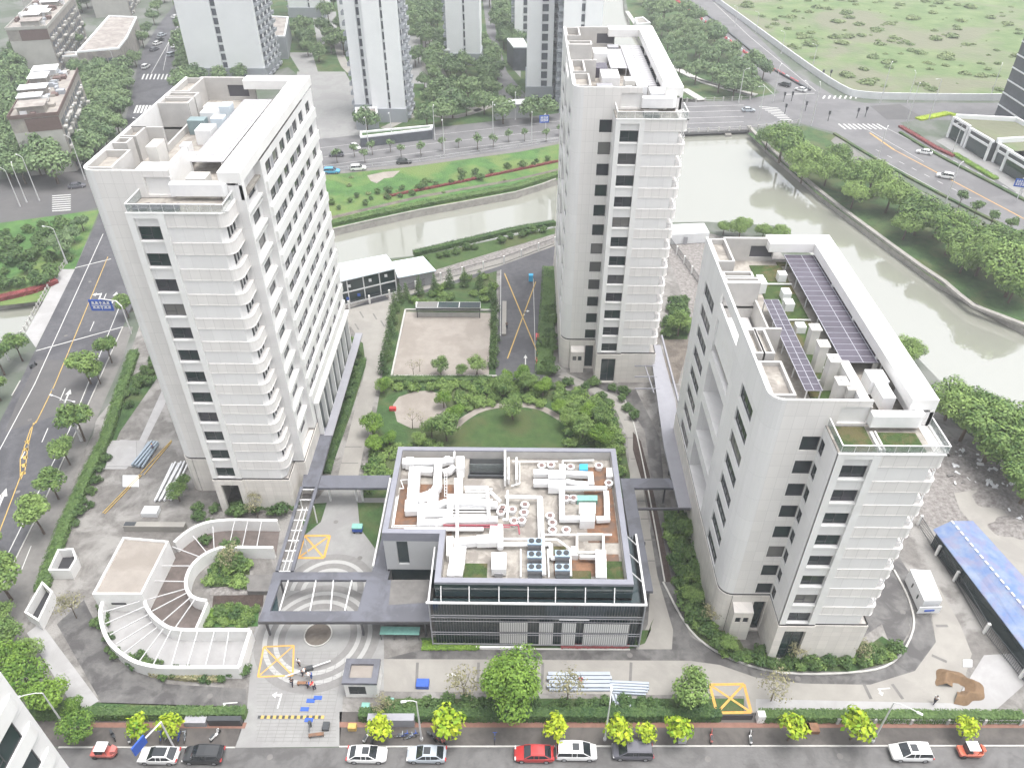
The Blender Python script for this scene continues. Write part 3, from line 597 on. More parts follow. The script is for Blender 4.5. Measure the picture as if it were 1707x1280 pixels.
def tower(name, label, X0, Y0, T, PL, NF, pitch, style):
    R = T + 3.4; root = thing(name, label, 'apartment tower', (X0 + 9, Y0 + 20, 0)); E = style['E']; Dp = style['D']; Wb = style['Wb']; fy = 4.4
    X = lambda v: X0 + v; Y = lambda v: Y0 + v
    def pt(x, y): return (X(x), Y(y))
    sl, sr = 6.4, 10.8
    # ---- front blank wall with first window column ----
    fw = MB(); ops = []; bay_w = []
    rc = 1.7; corner = [pt(rc - rc * cos(radians(t)), fy + rc - rc * sin(radians(t))) for t in range(0, 91, 15)]
    zt = [T - 1.55 - pitch * k for k in range(NF)]
    a, b = pt(rc, fy), pt(sl, fy)
    for k, z in enumerate(zt):
        lo = z - 2.05
        if k == NF - 1: lo = PL + .1
        ops.append((sl - 2.0 - rc, sl - .015 - rc, lo, z)); bay_w.append((.015, 1.25, lo, z))
    fw.facade(a, b, PL, R, ops, .22)
    a2, b2 = pt(sl, fy), pt(sl, 0)
    body = MB()
    door = [(1.1, 4.3, T + .35, T + 2.55)]
    fw.facade(pt(sl, fy), pt(sl + 4.2, fy), T, R, door, .5)
    for o in ops: window(root, a, b, *o[:4], mull=1)
    for o in bay_w: window(root, a2, b2, *o[:4], mull=1)
    body.facade(a2, b2, PL, T, bay_w, .22)
    if style.get('west'):
        wa, wb = pt(0, Dp), corner[0]; Lw = Dp - fy - rc
        ops = []; wins = []; f = lambda y: Dp - y
        for k in range(NF):
            z = T - 1.4 - pitch * k; lo = z - 2.1
            if k == NF - 1: lo = PL + .1
            for y0, y1 in ((8.4, 13.7), (30.7, 36.8)): ops.append((f(y1), f(y0), lo, z, .25)); wins.append((f(y1), f(y0), lo, z))
        log = [(f(28.1), f(18.4), T + .3, T + 1.9, .28)]
        z = T - 1.8
        while z - 5.4 > PL: log.append((f(28.1), f(18.4), z - 5.4, z, 4.0)); z -= 2 * pitch
        body.facade(wa, wb, PL, R, ops + log, .25)
        for o in wins: window(root, wa, wb, *o, .25, mull=4)
        bk = MB()
        for o in log[1:]: bk.facade(pt(4.0, 28.1), pt(4.0, 18.4), o[2], o[3], [(1, 4, o[2] + .2, o[2] + 2.3), (5.5, 8.5, o[2] + .2, o[2] + 2.3)], .2)
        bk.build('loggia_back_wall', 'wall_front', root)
    else: body.facade(pt(0, Dp), corner[0], PL, R)
    for i in range(len(corner) - 1): body.facade(corner[i], corner[i + 1], PL, R)
    body.facade(pt(E, Dp), pt(0, Dp), PL, T)
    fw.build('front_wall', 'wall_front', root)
    # ---- bay front: strips, windows, spandrels ----
    bf = MB(); s0, s1 = sl + .75, sr - .8
    ws = [(s0 - sl, s1 - sl, T - 3.55 - pitch * k + .0 if k < NF - 1 else PL + .15, T - 1.75 - pitch * k) for k in range(NF)]
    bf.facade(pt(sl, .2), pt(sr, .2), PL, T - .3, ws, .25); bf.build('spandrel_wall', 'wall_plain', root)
    for o in ws: window(root, pt(sl, .2), pt(sr, .2), *o, .25, mull=2)
    st = MB()
    for x0, x1 in ((sl, s0), (s1, sr)): st.box(X(x0), Y(-.12), PL, X(x1), Y(.198), T)
    st.box(X(s0), Y(-.1), T - .62, X(s1), Y(.198), T - .02)
    for o in ws: st.box(X(s0), Y(-.02), o[2] - .22, X(s1), Y(.198), o[2] - .04)
    st.build('pilaster', 'trim_white', root)
    body.facade(pt(sr, .05), pt(Wb - .75 if style['round'] else Wb, .05), PL, T - .2)
    if style['round']:
        ca = [pt(Wb - .75, .05), pt(Wb - .1, .75)]
        body.facade(ca[0], ca[1], PL, T - .2)
        ea = ca[-1]
    else: ea = pt(Wb, .05)
    # ---- east side ----
    my0 = 3.9 if style['round'] else 4.6
    ew = [(.06 + i * 1.02, .98 + i * 1.02) for i in range(3)]
    zb = [(T - 3.75 - pitch * k, T - 1.65 - pitch * k) for k in range(NF)]
    eb = pt(Wb - .1 if style['round'] else Wb, my0); ops = []
    if style['round']:
        for k, (lo, hi) in enumerate(zb):
            if lo < PL: continue
            for s in ew: ops.append((s[0], s[1], lo, hi))
    body.facade(ea, eb, PL, T - .2, ops, .2)
    east = []
    for o in ops: east.append((ea, eb, o, 1))
    # fin, recessed middle zone, second fin, long zone
    mx = E - 1.0; y1, y2 = my0, 11.6
    body.facade(eb, pt(E, my0), PL, R - 1.6)
    body.facade(pt(E, my0), pt(E, my0 + .45), PL, R - 1.6); body.facade(pt(E, my0 + .45), pt(mx, my0 + .45), PL, R - 1.6)
    mops = []; lops = []
    if style['round']:
        for k in range(NF + 1):
            lo = T - 1.9 - pitch * k; hi = lo + 1.75
            if lo > PL + 1:
                mops.append((y1 + 4.0 - my0 - .45, y1 + 6.8 - my0 - .45, lo, hi))
            lo = T - 1.0 - pitch * k; hi = lo + 1.75
            if lo > 11:
                for i, yy in enumerate((13.3, 16.9, 20.6, 24.2, 28.0, 31.9, 36.4)):
                    lops.append((yy - y2, yy - y2 + 2.35, lo, hi))
        cols = [(18 - 16 + i * 3.65 - 1.4, 18 - 16 + i * 3.65 + 1.5, .5, 10.4, .9) for i in range(1, 7)]
    else: cols = []
    body.facade(pt(mx, my0 + .45), pt(mx, y2), PL, R - 1.6, mops, .2)
    body.facade(pt(mx, y2), pt(E, y2), PL, R - 1.6)
    body.facade(pt(E, y2), pt(E, Dp), PL, R - 1.6, lops + [c for c in cols if False], .22)
    for o in mops: east.append((pt(mx, my0 + .45), pt(mx, y2), o, 1))
    for o in lops: east.append((pt(E, y2), pt(E, Dp), o, 1))
    east.sort(key=lambda e: (e[0][1] + (e[2][0] + e[2][1]) / 2) * 1.2 - e[2][2] * .6)
    for a, b, o, m in east: window(root, a, b, *o[:4], .18, mull=m)
    window_rest(root)
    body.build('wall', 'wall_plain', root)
    bn = MB()      # spandrel bands wrapping the bay, ledges
    for k in range(NF + 1):
        hi = T - 3.8 - pitch * (k - 1) if k else T - .05; lo = hi - (1.6 if k else 1.75)
        if lo < PL: lo = PL + .2
        if hi < lo + .3: continue
        if style['round']:
            q = [pt(sr + .02, 0), pt(Wb - 1.1, 0)] + [pt(Wb - .75 + 1.25 * sin(radians(t)), 1.22 - 1.25 * cos(radians(t))) for t in range(15, 91, 15)] + [pt(Wb + .5, my0 - .02), pt(Wb - .3, my0 - .02), pt(Wb - .3, .6), pt(sr + .02, .04)]
        else:
            q = [pt(sr + .02, 0), pt(Wb + .4, 0)] + [pt(Wb + .4 + .9 * sin(radians(t)), .8 - .9 * cos(radians(t))) for t in range(15, 91, 15)] + [pt(Wb + 1.3, my0 - .02), pt(Wb - .02, my0 - .02), pt(Wb - .02, .6), pt(sr + .02, .04)]
        bn = MB(); bn.prism(q, lo, hi)
        q2 = [(x + (.05 if x > X(Wb) else 0), y - .02) for x, y in q]
        bn.prism(q2, hi - .14, hi + .02); bn.prism(q2, lo - .02, lo + .1)
        bn.build('balcony_band', 'wall_band', root); bn = MB(); nb0 = 0
        if style['round'] and k and lo > PL:
            ubox('window_ledge', 'trim_white', root, X(mx - .02), Y(y1 + .5), T - 2.75 - pitch * (k - 1), X(mx + .55), Y(y2 - .02), T - 2.45 - pitch * (k - 1))
            ubox('window_ledge', 'trim_white', root, X(mx - .02), Y(y1 + .5), T - 3.45 - pitch * (k - 1), X(mx + .4), Y(y2 - .02), T - 3.2 - pitch * (k - 1))
        if style['round']:
            lz = T - 1.15 - pitch * k
            if lz > 11: ubox('side_band', 'trim_white', root, X(E - .02), Y(y2 + .6), lz - 1.45, X(E + .3), Y(Dp - .3), lz)
    if not style['round']:
        rl = MB()
        for k in range(NF):
            hi = T - 3.8 - pitch * k
            if hi < PL + .5: continue
            rl = MB()
            for z in (hi + .55, hi + 1.0):
                rl.tube([(X(Wb), Y(.35), z), (X(Wb + .9), Y(.35), z), (X(Wb + 1.2), Y(.8), z), (X(Wb + 1.2), Y(my0), z)], .05, 5)
            for dx in (.15, .8): rl.tube([(X(Wb + dx), Y(.35), hi), (X(Wb + dx), Y(.35), hi + 1.0)], .04, 5)
            rl.build('balcony_rail', 'steel_white', root)
        gd = MB()
        for k in range(NF):
            hi = T - 3.8 - pitch * k
            if hi > PL + .5: ubox('balcony_door', 'window_glass', root, X(Wb + .003), Y(.8), hi + .05, X(Wb + .06), Y(my0 - .1), hi + 2.0)
    if style['round']:   # AC louvres and colonnade
        lv = MB()
        for k in range(NF + 1):
            lo = T - 1.0 - pitch * k
            if lo > 11:
                for yy in (15.75, 26.65): ubox('louvre', 'louvre_grey', root, X(E - .02), Y(yy), lo + .05, X(E + .04), Y(yy + 1.05), lo + 1.7)
    # ---- plinth ----
    pl = MB(); po = [(sl - 1.75 - rc, sl - .2 - rc, .3, PL - 1.5)]
    off = .06
    plc = [(x - off, y - off) for x, y in corner]
    a, b = (X(rc), Y(fy) - off), (X(sl) - off, Y(fy) - off)
    pl.facade((X(0) - off, Y(Dp)), plc[0], 0, PL - .32)
    for i in range(len(plc) - 1): pl.facade(plc[i], plc[i + 1], 0, PL - .32)
    pl.facade(a, b, 0, PL - .32, po, .5); window(root, a, b, *po[0], .45, mull=1, glass='curtain_glass', name='entrance_glazing')
    pl.facade((X(sl) - off, Y(fy) - off), (X(sl) - off, Y(-.2)), 0, PL - .32)
    a, b = (X(sl) - off, Y(-.2)), (X(sr) + .1, Y(-.2)); ds = 1.0; op = [(ds, ds + 2.65, .2, PL - 1.3)]
    pl.facade(a, b, 0, PL - .32, op, .55); window(root, a, b, *op[0], .5, mull=2, glass='curtain_glass', name='entrance_glazing')
    pl.facade((X(sr) + .1, Y(-.2)), (X(sr) + .1, Y(-.02)), 0, PL - .32)
    pe = X(Wb) + (.3 if style['round'] else 1.25)
    pl.facade((X(sr) + .1, Y(-.02)), (pe, Y(-.02)), 0, PL - .32); pl.facade((pe, Y(-.02)), (pe, Y(my0)), 0, PL - .32)
    pl.facade((pe, Y(my0)), (X(E) + off, Y(my0)), 0, PL - .32)
    if style['round']:
        cp = MB()
        for i in range(8):
            yy = Y(y2 + 2 + i * 3.65); cp.box(X(E) - .1, yy - .2, .2, X(E) + .75, yy + .2, 10.6)
        cp.box(X(E) - .1, Y(y2 + 1.6), 10.6, X(E) + .8, Y(Dp - .2), 11.1); cp.build('colonnade', 'trim_white', root)
        cg = MB(); cg.box(X(E) + .0, Y(y2 + 1.8), .3, X(E) + .1, Y(Dp - .4), 10.6); cg.build('colonnade_glazing', 'curtain_glass', root)
        lg = MB(); lg.box(X(E) + .78, Y(13), 4.1, X(E) + 2.2, Y(Dp + 2), 4.35); lg.build('side_canopy', 'canopy_lilac', root)
    pl.facade((X(E) + off, Y(my0)), (X(E) + off, Y(Dp)), 0, PL - .32); pl.facade((X(E) + off, Y(Dp) + .05), (X(0) - off, Y(Dp) + .05), 0, PL - .32)
    cap = [(X(0) - off, Y(Dp))] + plc + [(X(sl) - off, Y(fy) - off), (X(sl) - off, Y(-.2)), (X(sr) + .1, Y(-.2)), (X(sr) + .1, Y(-.02)), (pe, Y(-.02)), (pe, Y(my0)), (X(E) + off, Y(my0)), (X(E) + off, Y(Dp))]
    pl.sheet(cap, PL - .32)
    # porch with two small windows
    if style.get('porch', 1):
        x0, x1 = style.get('px', (1.9, 4.4)); pa, pb = (X(x0), Y(3.0)), (X(x1), Y(3.0)); ph = PL - 2.1
        o = [(.35, 1.05, ph - 2.0, ph - 1.0), (1.35, 2.05, ph - 2.0, ph - 1.0)]
        pl.facade(pa, pb, 0, ph, o, .2); pl.facade((X(x0), Y(fy) - off), pa, 0, ph); pl.facade(pb, (X(x1), Y(fy) - off), 0, ph)
        pl.face([(X(x0), Y(3.0), ph), (X(x1), Y(3.0), ph), (X(x1), Y(fy), ph + .5), (X(x0), Y(fy), ph + .5)])
        pl.face([(X(x0), Y(3.0), ph), (X(x0), Y(fy), ph + .5), (X(x0), Y(fy), ph)]); pl.face([(X(x1), Y(3.0), ph), (X(x1), Y(fy), ph), (X(x1), Y(fy), ph + .5)])
        for q in o: window(root, pa, pb, *q, .15, mull=1, name='porch_window')
    pl.build('plinth', 'plinth_stone', root)
    rv = MB()
    inn = [(x + (.1 if x < X(9) else -.1), y + .1) for x, y in cap]; rv.prism(inn, PL - .32, PL, False, False); rv.build('shadow_gap', 'reveal_line', root)
    # ---- roof ----
    dk = MB(); well = style['well']; x1 = 4.6
    dk.box(X(.3), Y(fy + .9), T - .35, X(E - .3), Y(well[0]), T - .05); dk.box(X(x1), Y(well[0]), T - .35, X(E - .3), Y(well[1]), T - .05); dk.box(X(.3), Y(well[1]), T - .35, X(E - .3), Y(Dp - .3), T - .05)
    dk.box(X(sl + .1), Y(.3), T - .35, X(Wb), Y(fy + .3), T - .06)
    dk.build('roof_deck', 'roof_floor', root)
    pw = MB(); t = .28
    pin = [pt(0, Dp), corner[0]] + corner[1:] + [pt(sl + 4.2, fy)]
    for i in range(len(pin) - 1):
        a, b = pin[i], pin[i + 1]; q = offset([a, b], t)
        zlo = T - .05 if i or 1 else T
        pw.face([(b[0], b[1], R), (a[0], a[1], R), (q[0][0], q[0][1], R), (q[1][0], q[1][1], R)][::-1])
        if i == 0 and style.get('west'):    # inner face keeps the slot of the open loggia
            pw.facade((q[1][0], q[1][1]), (q[0][0], q[0][1]), T - 6, R, [(18.4 - fy - rc, 28.1 - fy - rc, T + .3, T + 1.9)], .02)
        else: pw.facade(q[1], q[0], T - 6 if i == 0 else T - .05, R)
    pw.build('parapet', 'trim_white', root)
    iw = MB()        # raised shafts along the west parapet and the back wall
    def ring(x0, y0, x1, y1, top, floor, th=.28):
        iw.cur = 0
        iw.box(X(x0), Y(y0), T - .05, X(x1), Y(y0 + th), top); iw.box(X(x0), Y(y1 - th), T - .05, X(x1), Y(y1), top)
        iw.box(X(x0), Y(y0 + th), T - .05, X(x0 + th), Y(y1 - th), top); iw.box(X(x1 - th), Y(y0 + th), T - .05, X(x1), Y(y1 - th), top)
        iw.cur = 1; iw.box(X(x0 + th), Y(y0 + th), T - .05, X(x1 - th), Y(y1 - th), floor)
    for q in style['rings']: ring(*q[:4], R - .02, R - q[4])
    if well[2]:
        iw.cur = 0; iw.box(X(.3), Y(well[1]), T - 6, X(x1), Y(well[1] + .3), R - .02); iw.box(X(.3), Y(well[0] - .3), T - 6, X(x1), Y(well[0]), R - .02)
        iw.cur = 1; iw.box(X(.3), Y(well[0]), T - 6.3, X(x1), Y(well[1]), T - 6)
        iw.cur = 0; iw.box(X(x1 - .25), Y(well[0]), T - 6, X(x1), Y(well[1]), T + .9)
    iw.cur = 0
    bx = style['backx']
    iw.build('roof_shaft', ['parapet_shaded', 'roof_floor'], root)
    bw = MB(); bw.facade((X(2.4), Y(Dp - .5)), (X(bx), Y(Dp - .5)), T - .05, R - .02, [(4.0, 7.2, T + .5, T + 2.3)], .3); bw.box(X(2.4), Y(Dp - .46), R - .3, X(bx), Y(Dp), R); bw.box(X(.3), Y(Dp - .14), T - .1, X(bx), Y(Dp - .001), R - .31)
    bw.build('back_wall', 'parapet_shaded', root)
    dr = MB(); dr.box(X(6.2), Y(Dp - .25), T + .3, X(9.8), Y(Dp - .15), T + 2.5); dr.box(X(sl + 1.0), Y(fy + .45), T + .2, X(sl + 4.0), Y(fy + .5), T + 2.6); dr.build('roof_opening', 'door_grey', root)
    bm = MB(); bw_ = 2.75      # white roof beam along the east edge
    bm.box(X(E - bw_), Y(my0), R - 1.35, X(E), Y(Dp + .8), R + .02)
    bm.box(X(bx - 1.2), Y(Dp - 1.9), R - 1.35, X(E - bw_), Y(Dp + .8), R + .02)
    for yy in (my0, 14, 22, 30): bm.box(X(E - bw_), Y(yy), T - .1, X(E - bw_ + .5), Y(yy + .35), R - 1.35)
    bm.box(X(E - .5), Y(my0), T - .1, X(E - .01), Y(my0 + 1), R - 1.35)
    bm.build('roof_beam', 'roof_white', root, bevel=.05)
    # terrace on the bay: kerb, glass rail
    tr = MB(); tx = X(Wb) + (.5 if style['round'] else 1.3)
    tr.box(X(sl), Y(-.14), T - .02, tx - (.8 if style['round'] else 0), Y(.12), T + .12); tr.box(tx - .28, Y(.5 if style['round'] else -.14), T - .02, tx, Y(my0 - .02), T + .12); tr.build('terrace_kerb', 'trim_white', root)
    tg = MB(); gx = tx - .15; tg.box(X(sl) + .2, Y(.05), T + .15, gx, Y(.08), T + 1.1); tg.box(gx - .03, Y(.08), T + .15, gx, Y(my0 - .1), T + 1.1); tg.box(X(sl) + .2, Y(.08), T + .15, X(sl) + .23, Y(fy - .1), T + 1.1)
    tg.build('terrace_rail_glass', 'rail_glass', root)
    th = MB(); th.box(X(sl) + .15, Y(.0), T + 1.1, gx + .05, Y(.12), T + 1.18); th.box(gx - .07, Y(.12), T + 1.1, gx + .05, Y(my0 - .1), T + 1.18); th.box(X(sl) + .15, Y(.12), T + 1.1, X(sl) + .27, Y(fy - .1), T + 1.18)
    n = 8
    for i in range(n + 1): xx = X(sl) + .2 + (gx - X(sl) - .2) * i / n; th.box(xx - .02, Y(.03), T + .1, xx + .02, Y(.05), T + 1.1)
    th.build('terrace_handrail', 'steel_white', root)
    # L-shaped white duct wall on the terrace
    dl = MB(); q = [pt(sl + 4.2, fy - .9), pt(Wb - .6, fy - .9), pt(Wb - .1, fy - .4), pt(Wb - .1, 9.5), pt(Wb - .9, 9.5), pt(Wb - .9, fy + .1), pt(sl + 4.2, fy + .1)]
    dl.prism(q, T + .5, T + 2.1); dl.build('roof_duct_screen', 'duct_white', root, bevel=.08)
    return root, X, Y, T, R

tA = tower('apartment_tower', 'tall white tower on the left beside the street, with long rows of side windows', -52.5, 83.1, 50.2, 7.2, 12, 3.57,
    dict(E=19.3, D=41.2, Wb=17.6, round=True, well=(19.2, 28.6, True), backx=10.6, rings=[(.3, 5.25, 3.6, 11.0, .9), (.3, 13.2, 2.2, 15.2, .9), (.3, 15.6, 2.4, 19.2, .7), (.3, 28.8, 4.7, 31.2, .5), (.3, 31.6, 4.7, 33.6, .4), (.3, 34, 3.0, 40.7, .8)], porch=0))
tB = tower('apartment_tower', 'tall white tower standing in the middle in front of the river bridge', 7.7, 116.8, 49.8, 6.9, 12, 3.57,
    dict(E=16.9, D=41.2, Wb=16.0, round=False, west=True, well=(19.2, 28.6, True), backx=9.6, rings=[(.3, 5.25, 2.9, 11.6, .9), (.3, 12.5, 2.5, 19.0, 1.0), (.3, 29, 4.6, 31.2, .5), (.3, 34.8, 2.9, 40.7, 1.2)]))
tD = tower('apartment_tower', 'lower white tower at the right with green roof garden and stacked balconies', 25.8, 58.1, 36.3, 7.9, 8, 3.53,
    dict(E=17.4, D=40.6, Wb=16.2, round=False, west=True, well=(17.9, 28.0, True), backx=9.7, rings=[(.3, 5.25, 2.9, 11.3, .55), (.3, 12.7, 1.5, 17.6, .7), (1.3, 12.7, 2.6, 17.6, .7), (.3, 28.4, 4.8, 29.4, .5), (.3, 29.6, 4.2, 31.0, .5), (.3, 33.6, 2.6, 40.1, .8)]))
# =====================================================================
# VEGETATION
# =====================================================================
def leafquad(v, f, c, n, s, rnd, asp=.62):
    n = Vector(n).normalized(); t = Vector((rnd.uniform(-1, 1), rnd.uniform(-1, 1), rnd.uniform(-1, 1))).cross(n)
    if t.length < 1e-3: t = Vector((1, 0, 0))
    t.normalize(); b = n.cross(t); i = len(v); c = Vector(c); t *= s; b *= s * asp
    v.extend([tuple(c - t), tuple(c - b * .9), tuple(c + t), tuple(c + b * .9)]); f.append((i, i + 1, i + 2, i + 3))
def crown_mesh(name, blobs, nleaf, size, m, seed, sparse=0.0, up=.35, core=True):
    """blobs: (x,y,z,rx,rz). leaf faces spread through the outer half of each blob"""
    rnd = random.Random(seed); v = []; f = []; tot = sum(b[3] ** 2 for b in blobs)
    for bx, by, bz, rx, rz in blobs:
        for _ in range(int(nleaf * rx * rx / tot)):
            a = rnd.uniform(0, 2 * pi); z = rnd.uniform(-.75, 1); q = sqrt(max(0, 1 - z * z)); d = Vector((q * cos(a), q * sin(a), z))
            k = rnd.uniform(.62, 1.06) if rnd.random() > sparse else rnd.uniform(.2, 1.2)
            c = (bx + d.x * rx * k, by + d.y * rx * k, bz + d.z * rz * k)
            n = d + Vector((rnd.uniform(-.6, .6), rnd.uniform(-.6, .6), rnd.uniform(-.4, .6) + up)); leafquad(v, f, c, n, size * rnd.uniform(.6, 1.25), rnd)
    me = bpy.data.meshes.new(name); me.from_pydata(v, [], f); me.materials.append(M(m)); me.update(); return me
def blobs_round(r, h, n, seed, flat=.8):
    rnd = random.Random(seed); out = [(0, 0, h, r * .62, r * .62 * flat)]
    for i in range(n):
        a = 2 * pi * i / n + rnd.uniform(-.3, .3); q = r * rnd.uniform(.42, .62); zz = rnd.uniform(-.4, .35) * r * flat
        out.append((q * cos(a), q * sin(a), h + zz, r * rnd.uniform(.34, .48), r * rnd.uniform(.28, .4)))
    out.append((rnd.uniform(-.2, .2) * r, rnd.uniform(-.2, .2) * r, h + r * flat * .5, r * .42, r * .36)); return out
def trunk_mesh(name, h, r, spread, seed, m='bark', n=5, stake=False):
    rnd = random.Random(seed); mb = MB(); lean = rnd.uniform(-.15, .15)
    top = (lean, lean * .5, h * .62); mb.tube([(0, 0, 0), (lean * .4, 0, h * .3), top], r, 7, r * .65)
    for i in range(n):
        a = 2 * pi * i / n + rnd.uniform(-.3, .3); q = spread * rnd.uniform(.55, .85)
        mb.tube([top, (top[0] + q * .5 * cos(a), top[1] + q * .5 * sin(a), h * .78), (top[0] + q * cos(a), top[1] + q * sin(a), h * rnd.uniform(.92, 1.15))], r * .5, 5, r * .15)
    me = bpy.data.meshes.new(name); me.from_pydata(mb.v, [], mb.f); me.materials.append(M(m)); me.update(); return me
TREES = {}
def tree_kind(key, name, label, cat, group, r, h, nleaf, size, m, seeds=(1, 2, 3), nb=7, flat=.8, sparse=0, trunk=True, spread=None, blobs=None, tm='bark', tr=None):
    protos = []
    for s in seeds:
        bl = blobs(s) if blobs else blobs_round(r, h, nb, s, flat)
        cm = crown_mesh('crown', bl, nleaf, size, m, s * 17 + len(key), sparse)
        tmsh = trunk_mesh('trunk', h, tr or max(.07, r * .06), spread or r * .7, s, tm) if trunk else None
        protos.append((cm, tmsh))
    TREES[key] = (name, label, cat, group, protos)
def plant(key, x, y, z=0, sc=1.0, rnd=random, label=None, group=None, sz=None, name=None):
    nm, lb, cat, gr, protos = TREES[key]; cm, tm = rnd.choice(protos)
    s = sc * rnd.uniform(.9, 1.12); rz = rnd.uniform(0, 6.28); S = (s, s, (sz or 1) * s)
    lb = label or lb; gr = None if (label and not group) else (group or gr)
    if tm is None:
        o = bpy.data.objects.new(name or nm, cm); COL.objects.link(o); o.location = (x, y, z); o.rotation_euler.z = rz; o.scale = S
        return tag(o, lb, cat, gr)
    o = thing(name or nm, lb, cat, (x, y, z), gr); o.rotation_euler.z = rz; o.scale = S
    for n, me in (('crown', cm), ('trunk', tm)):
        c = bpy.data.objects.new(n, me); COL.objects.link(c); c.parent = o
    return o
def inpoly(x, y, poly):
    r = False; n = len(poly)
    for i in range(n):
        x0, y0 = poly[i]; x1, y1 = poly[i - 1]
        if (y0 > y) != (y1 > y) and x < (x1 - x0) * (y - y0) / (y1 - y0) + x0: r = not r
    return r
def scatter(key, px, n, sc=(.8, 1.2), mind=2.5, seed=1, avoid=(), **k):
    poly = [p[:2] for p in PP(px)]; av = [[p[:2] for p in PP(a)] for a in avoid]; rnd = random.Random(seed); pts = []; xs = [p[0] for p in poly]; ys = [p[1] for p in poly]
    for _ in range(n * 40):
        if len(pts) >= n: break
        x = rnd.uniform(min(xs), max(xs)); y = rnd.uniform(min(ys), max(ys))
        if not inpoly(x, y, poly) or any(inpoly(x, y, a) for a in av) or any((x - a) ** 2 + (y - b) ** 2 < mind ** 2 for a, b in pts): continue
        pts.append((x, y)); plant(key, x, y, 0, rnd.uniform(*sc), rnd, **k)
def row(key, pxs, sc=1.0, seed=3, **k):
    rnd = random.Random(seed)
    for p in pxs: q = P(p[0], p[1]); plant(key, q[0], q[1], 0, (p[2] if len(p) > 2 else 1) * sc, rnd, **k)

tree_kind('street', 'street_tree', 'round green street tree planted in the pavement beside the left street', 'tree', 'street trees beside the left street', 2.1, 3.6, 2300, .17, 'leaf_mid', nb=7, flat=.65)
tree_kind('lime', 'lime_green_tree', 'young lime green tree on the brown pavement behind the parked cars', 'tree', 'lime green trees along the front pavement', 1.8, 3.1, 430, .3, 'leaf_lime', nb=9, flat=1.0, sparse=.85)
tree_kind('bank', 'riverbank_tree', 'large broad dark green tree on the bank between river and road', 'tree', 'large trees on the right river bank', 5.6, 6.2, 5200, .3, 'leaf_mid', nb=9, flat=.62)
tree_kind('bush', 'round_bush', 'round green bush in the planted beds of the housing compound', 'bush', 'bushes in the compound beds', 1.15, .75, 620, .15, 'leaf_dark', trunk=False, nb=5, flat=.75)
tree_kind('shrub', 'garden_shrub', 'low mixed green shrub in the compound garden', 'shrub', 'shrubs in the compound garden', 1.3, .6, 480, .19, 'leaf_mid', trunk=False, nb=6, flat=.55, sparse=.35)
tree_kind('garden', 'garden_tree', 'green garden tree in the compound between the towers', 'tree', 'garden trees between the towers', 2.2, 3.2, 2300, .155, 'leaf_mid', nb=7, flat=.85, sparse=.3)
tree_kind('airy', 'airy_tree', 'thin open tree with pale sparse leaves beside the compound lane', 'tree', 'thin open trees in the compound', 2.4, 3.9, 520, .15, 'leaf_olive', nb=7, flat=.95, sparse=1.0, tr=.09)
tree_kind('slim', 'slim_tree', 'slim dark conical tree at the edge of the sand court', 'tree', 'slim trees round the sand court', 1.2, 2.4, 700, .17, 'leaf_dark', blobs=lambda s: [(0, 0, .9 + i * .75, 1.25 - .17 * i, .8) for i in range(6)], sparse=.4)
tree_kind('far', 'distant_tree', 'dark green tree in the misty grounds of the far housing estate', 'tree', 'trees in the far housing estate', 4.3, 5.2, 1200, .42, 'leaf_far', nb=7, flat=.8, sparse=.2)
tree_kind('farstreet', 'avenue_tree', 'green tree in the line along the far part of the left street', 'tree', 'trees along the far left street', 4.2, 5.0, 1500, .38, 'leaf_far', nb=7, flat=.75)
tree_kind('small', 'roadside_tree', 'small young tree on the verge of the back street beyond the river', 'tree', 'young trees on the back street verge', 1.4, 2.8, 180, .28, 'leaf_far', nb=6, flat=.8, sparse=.6)
tree_kind('fieldbush', 'field_bush', 'low bush scattered over the wild meadow beyond the white wall', 'bush', 'bushes on the wild meadow', 2.6, .5, 260, .5, 'leaf_meadow', trunk=False, nb=6, flat=.45, sparse=.3)
tree_kind('small2', 'pavement_tree', 'small round tree on the pavement between river bank trees and main road', 'tree', 'small trees on the right pavement', 1.9, 3.6, 500, .28, 'leaf_dark', nb=6, flat=.8)
tree_kind('fresh', 'fresh_green_tree', 'bright green tree in the garden', 'tree', 'bright green trees', 2.3, 3.0, 2600, .15, 'leaf_fresh', nb=8, flat=.85, sparse=.25)
tree_kind('bare', 'bare_tree', 'small bare branching tree on the sand court', 'tree', 'bare small trees', 1.6, 2.6, 90, .1, 'leaf_olive', nb=6, flat=.9, sparse=1.0, tr=.06)

# street trees along the left street (crown sits above the pit)
row('street', [(152, 640, 1.05), (187, 605, .9), (168, 640, .8), (142, 735, 1.2), (117, 775, .85), (98, 832, .95), (74, 890, 1.05), (20, 1000, 1.35), (215, 530, .9)], sc=1.35)
row('street', [(38, 602, 1.35), (8, 625, 1.3), (2, 668, 1.2), (-5, 935, 1.2)], seed=5, label='round green tree on the far kerb of the left street', group='trees on the far kerb of the left street', name='kerb_tree')
for q_, l_ in (((637, 1230), 'lime green tree in front of the lilac screen wall'), ((748, 1232, 1.35), 'large lime yellow tree right of the second street lamp'), ((925, 1232, 1.05), 'lime green tree above the people carrier'), ((1028, 1236, 1.0), 'lime green tree above the dark grey boxy car, left of a smaller one'), ((1074, 1236, .8), 'smallest lime green tree, between two bigger ones above the dark grey car'), ((1126, 1234, 1.1), 'wide lime green tree left of the yellow gate path'), ((1313, 1234, 1.0), 'lime green tree just right of the yellow gate'), ((1417, 1232, 1.1), 'big lime yellow tree left of the long armed right lamp'), ((1602, 1228, .85), 'small yellow lime tree above the orange red cart'), ((292, 1228, .85), 'lime green tree right of the first parked white car, nearest the drive'), ((240, 1228, .95), 'lime green tree above the first parked white car')): row('lime', [q_], label=l_, seed=int(q_[0]))
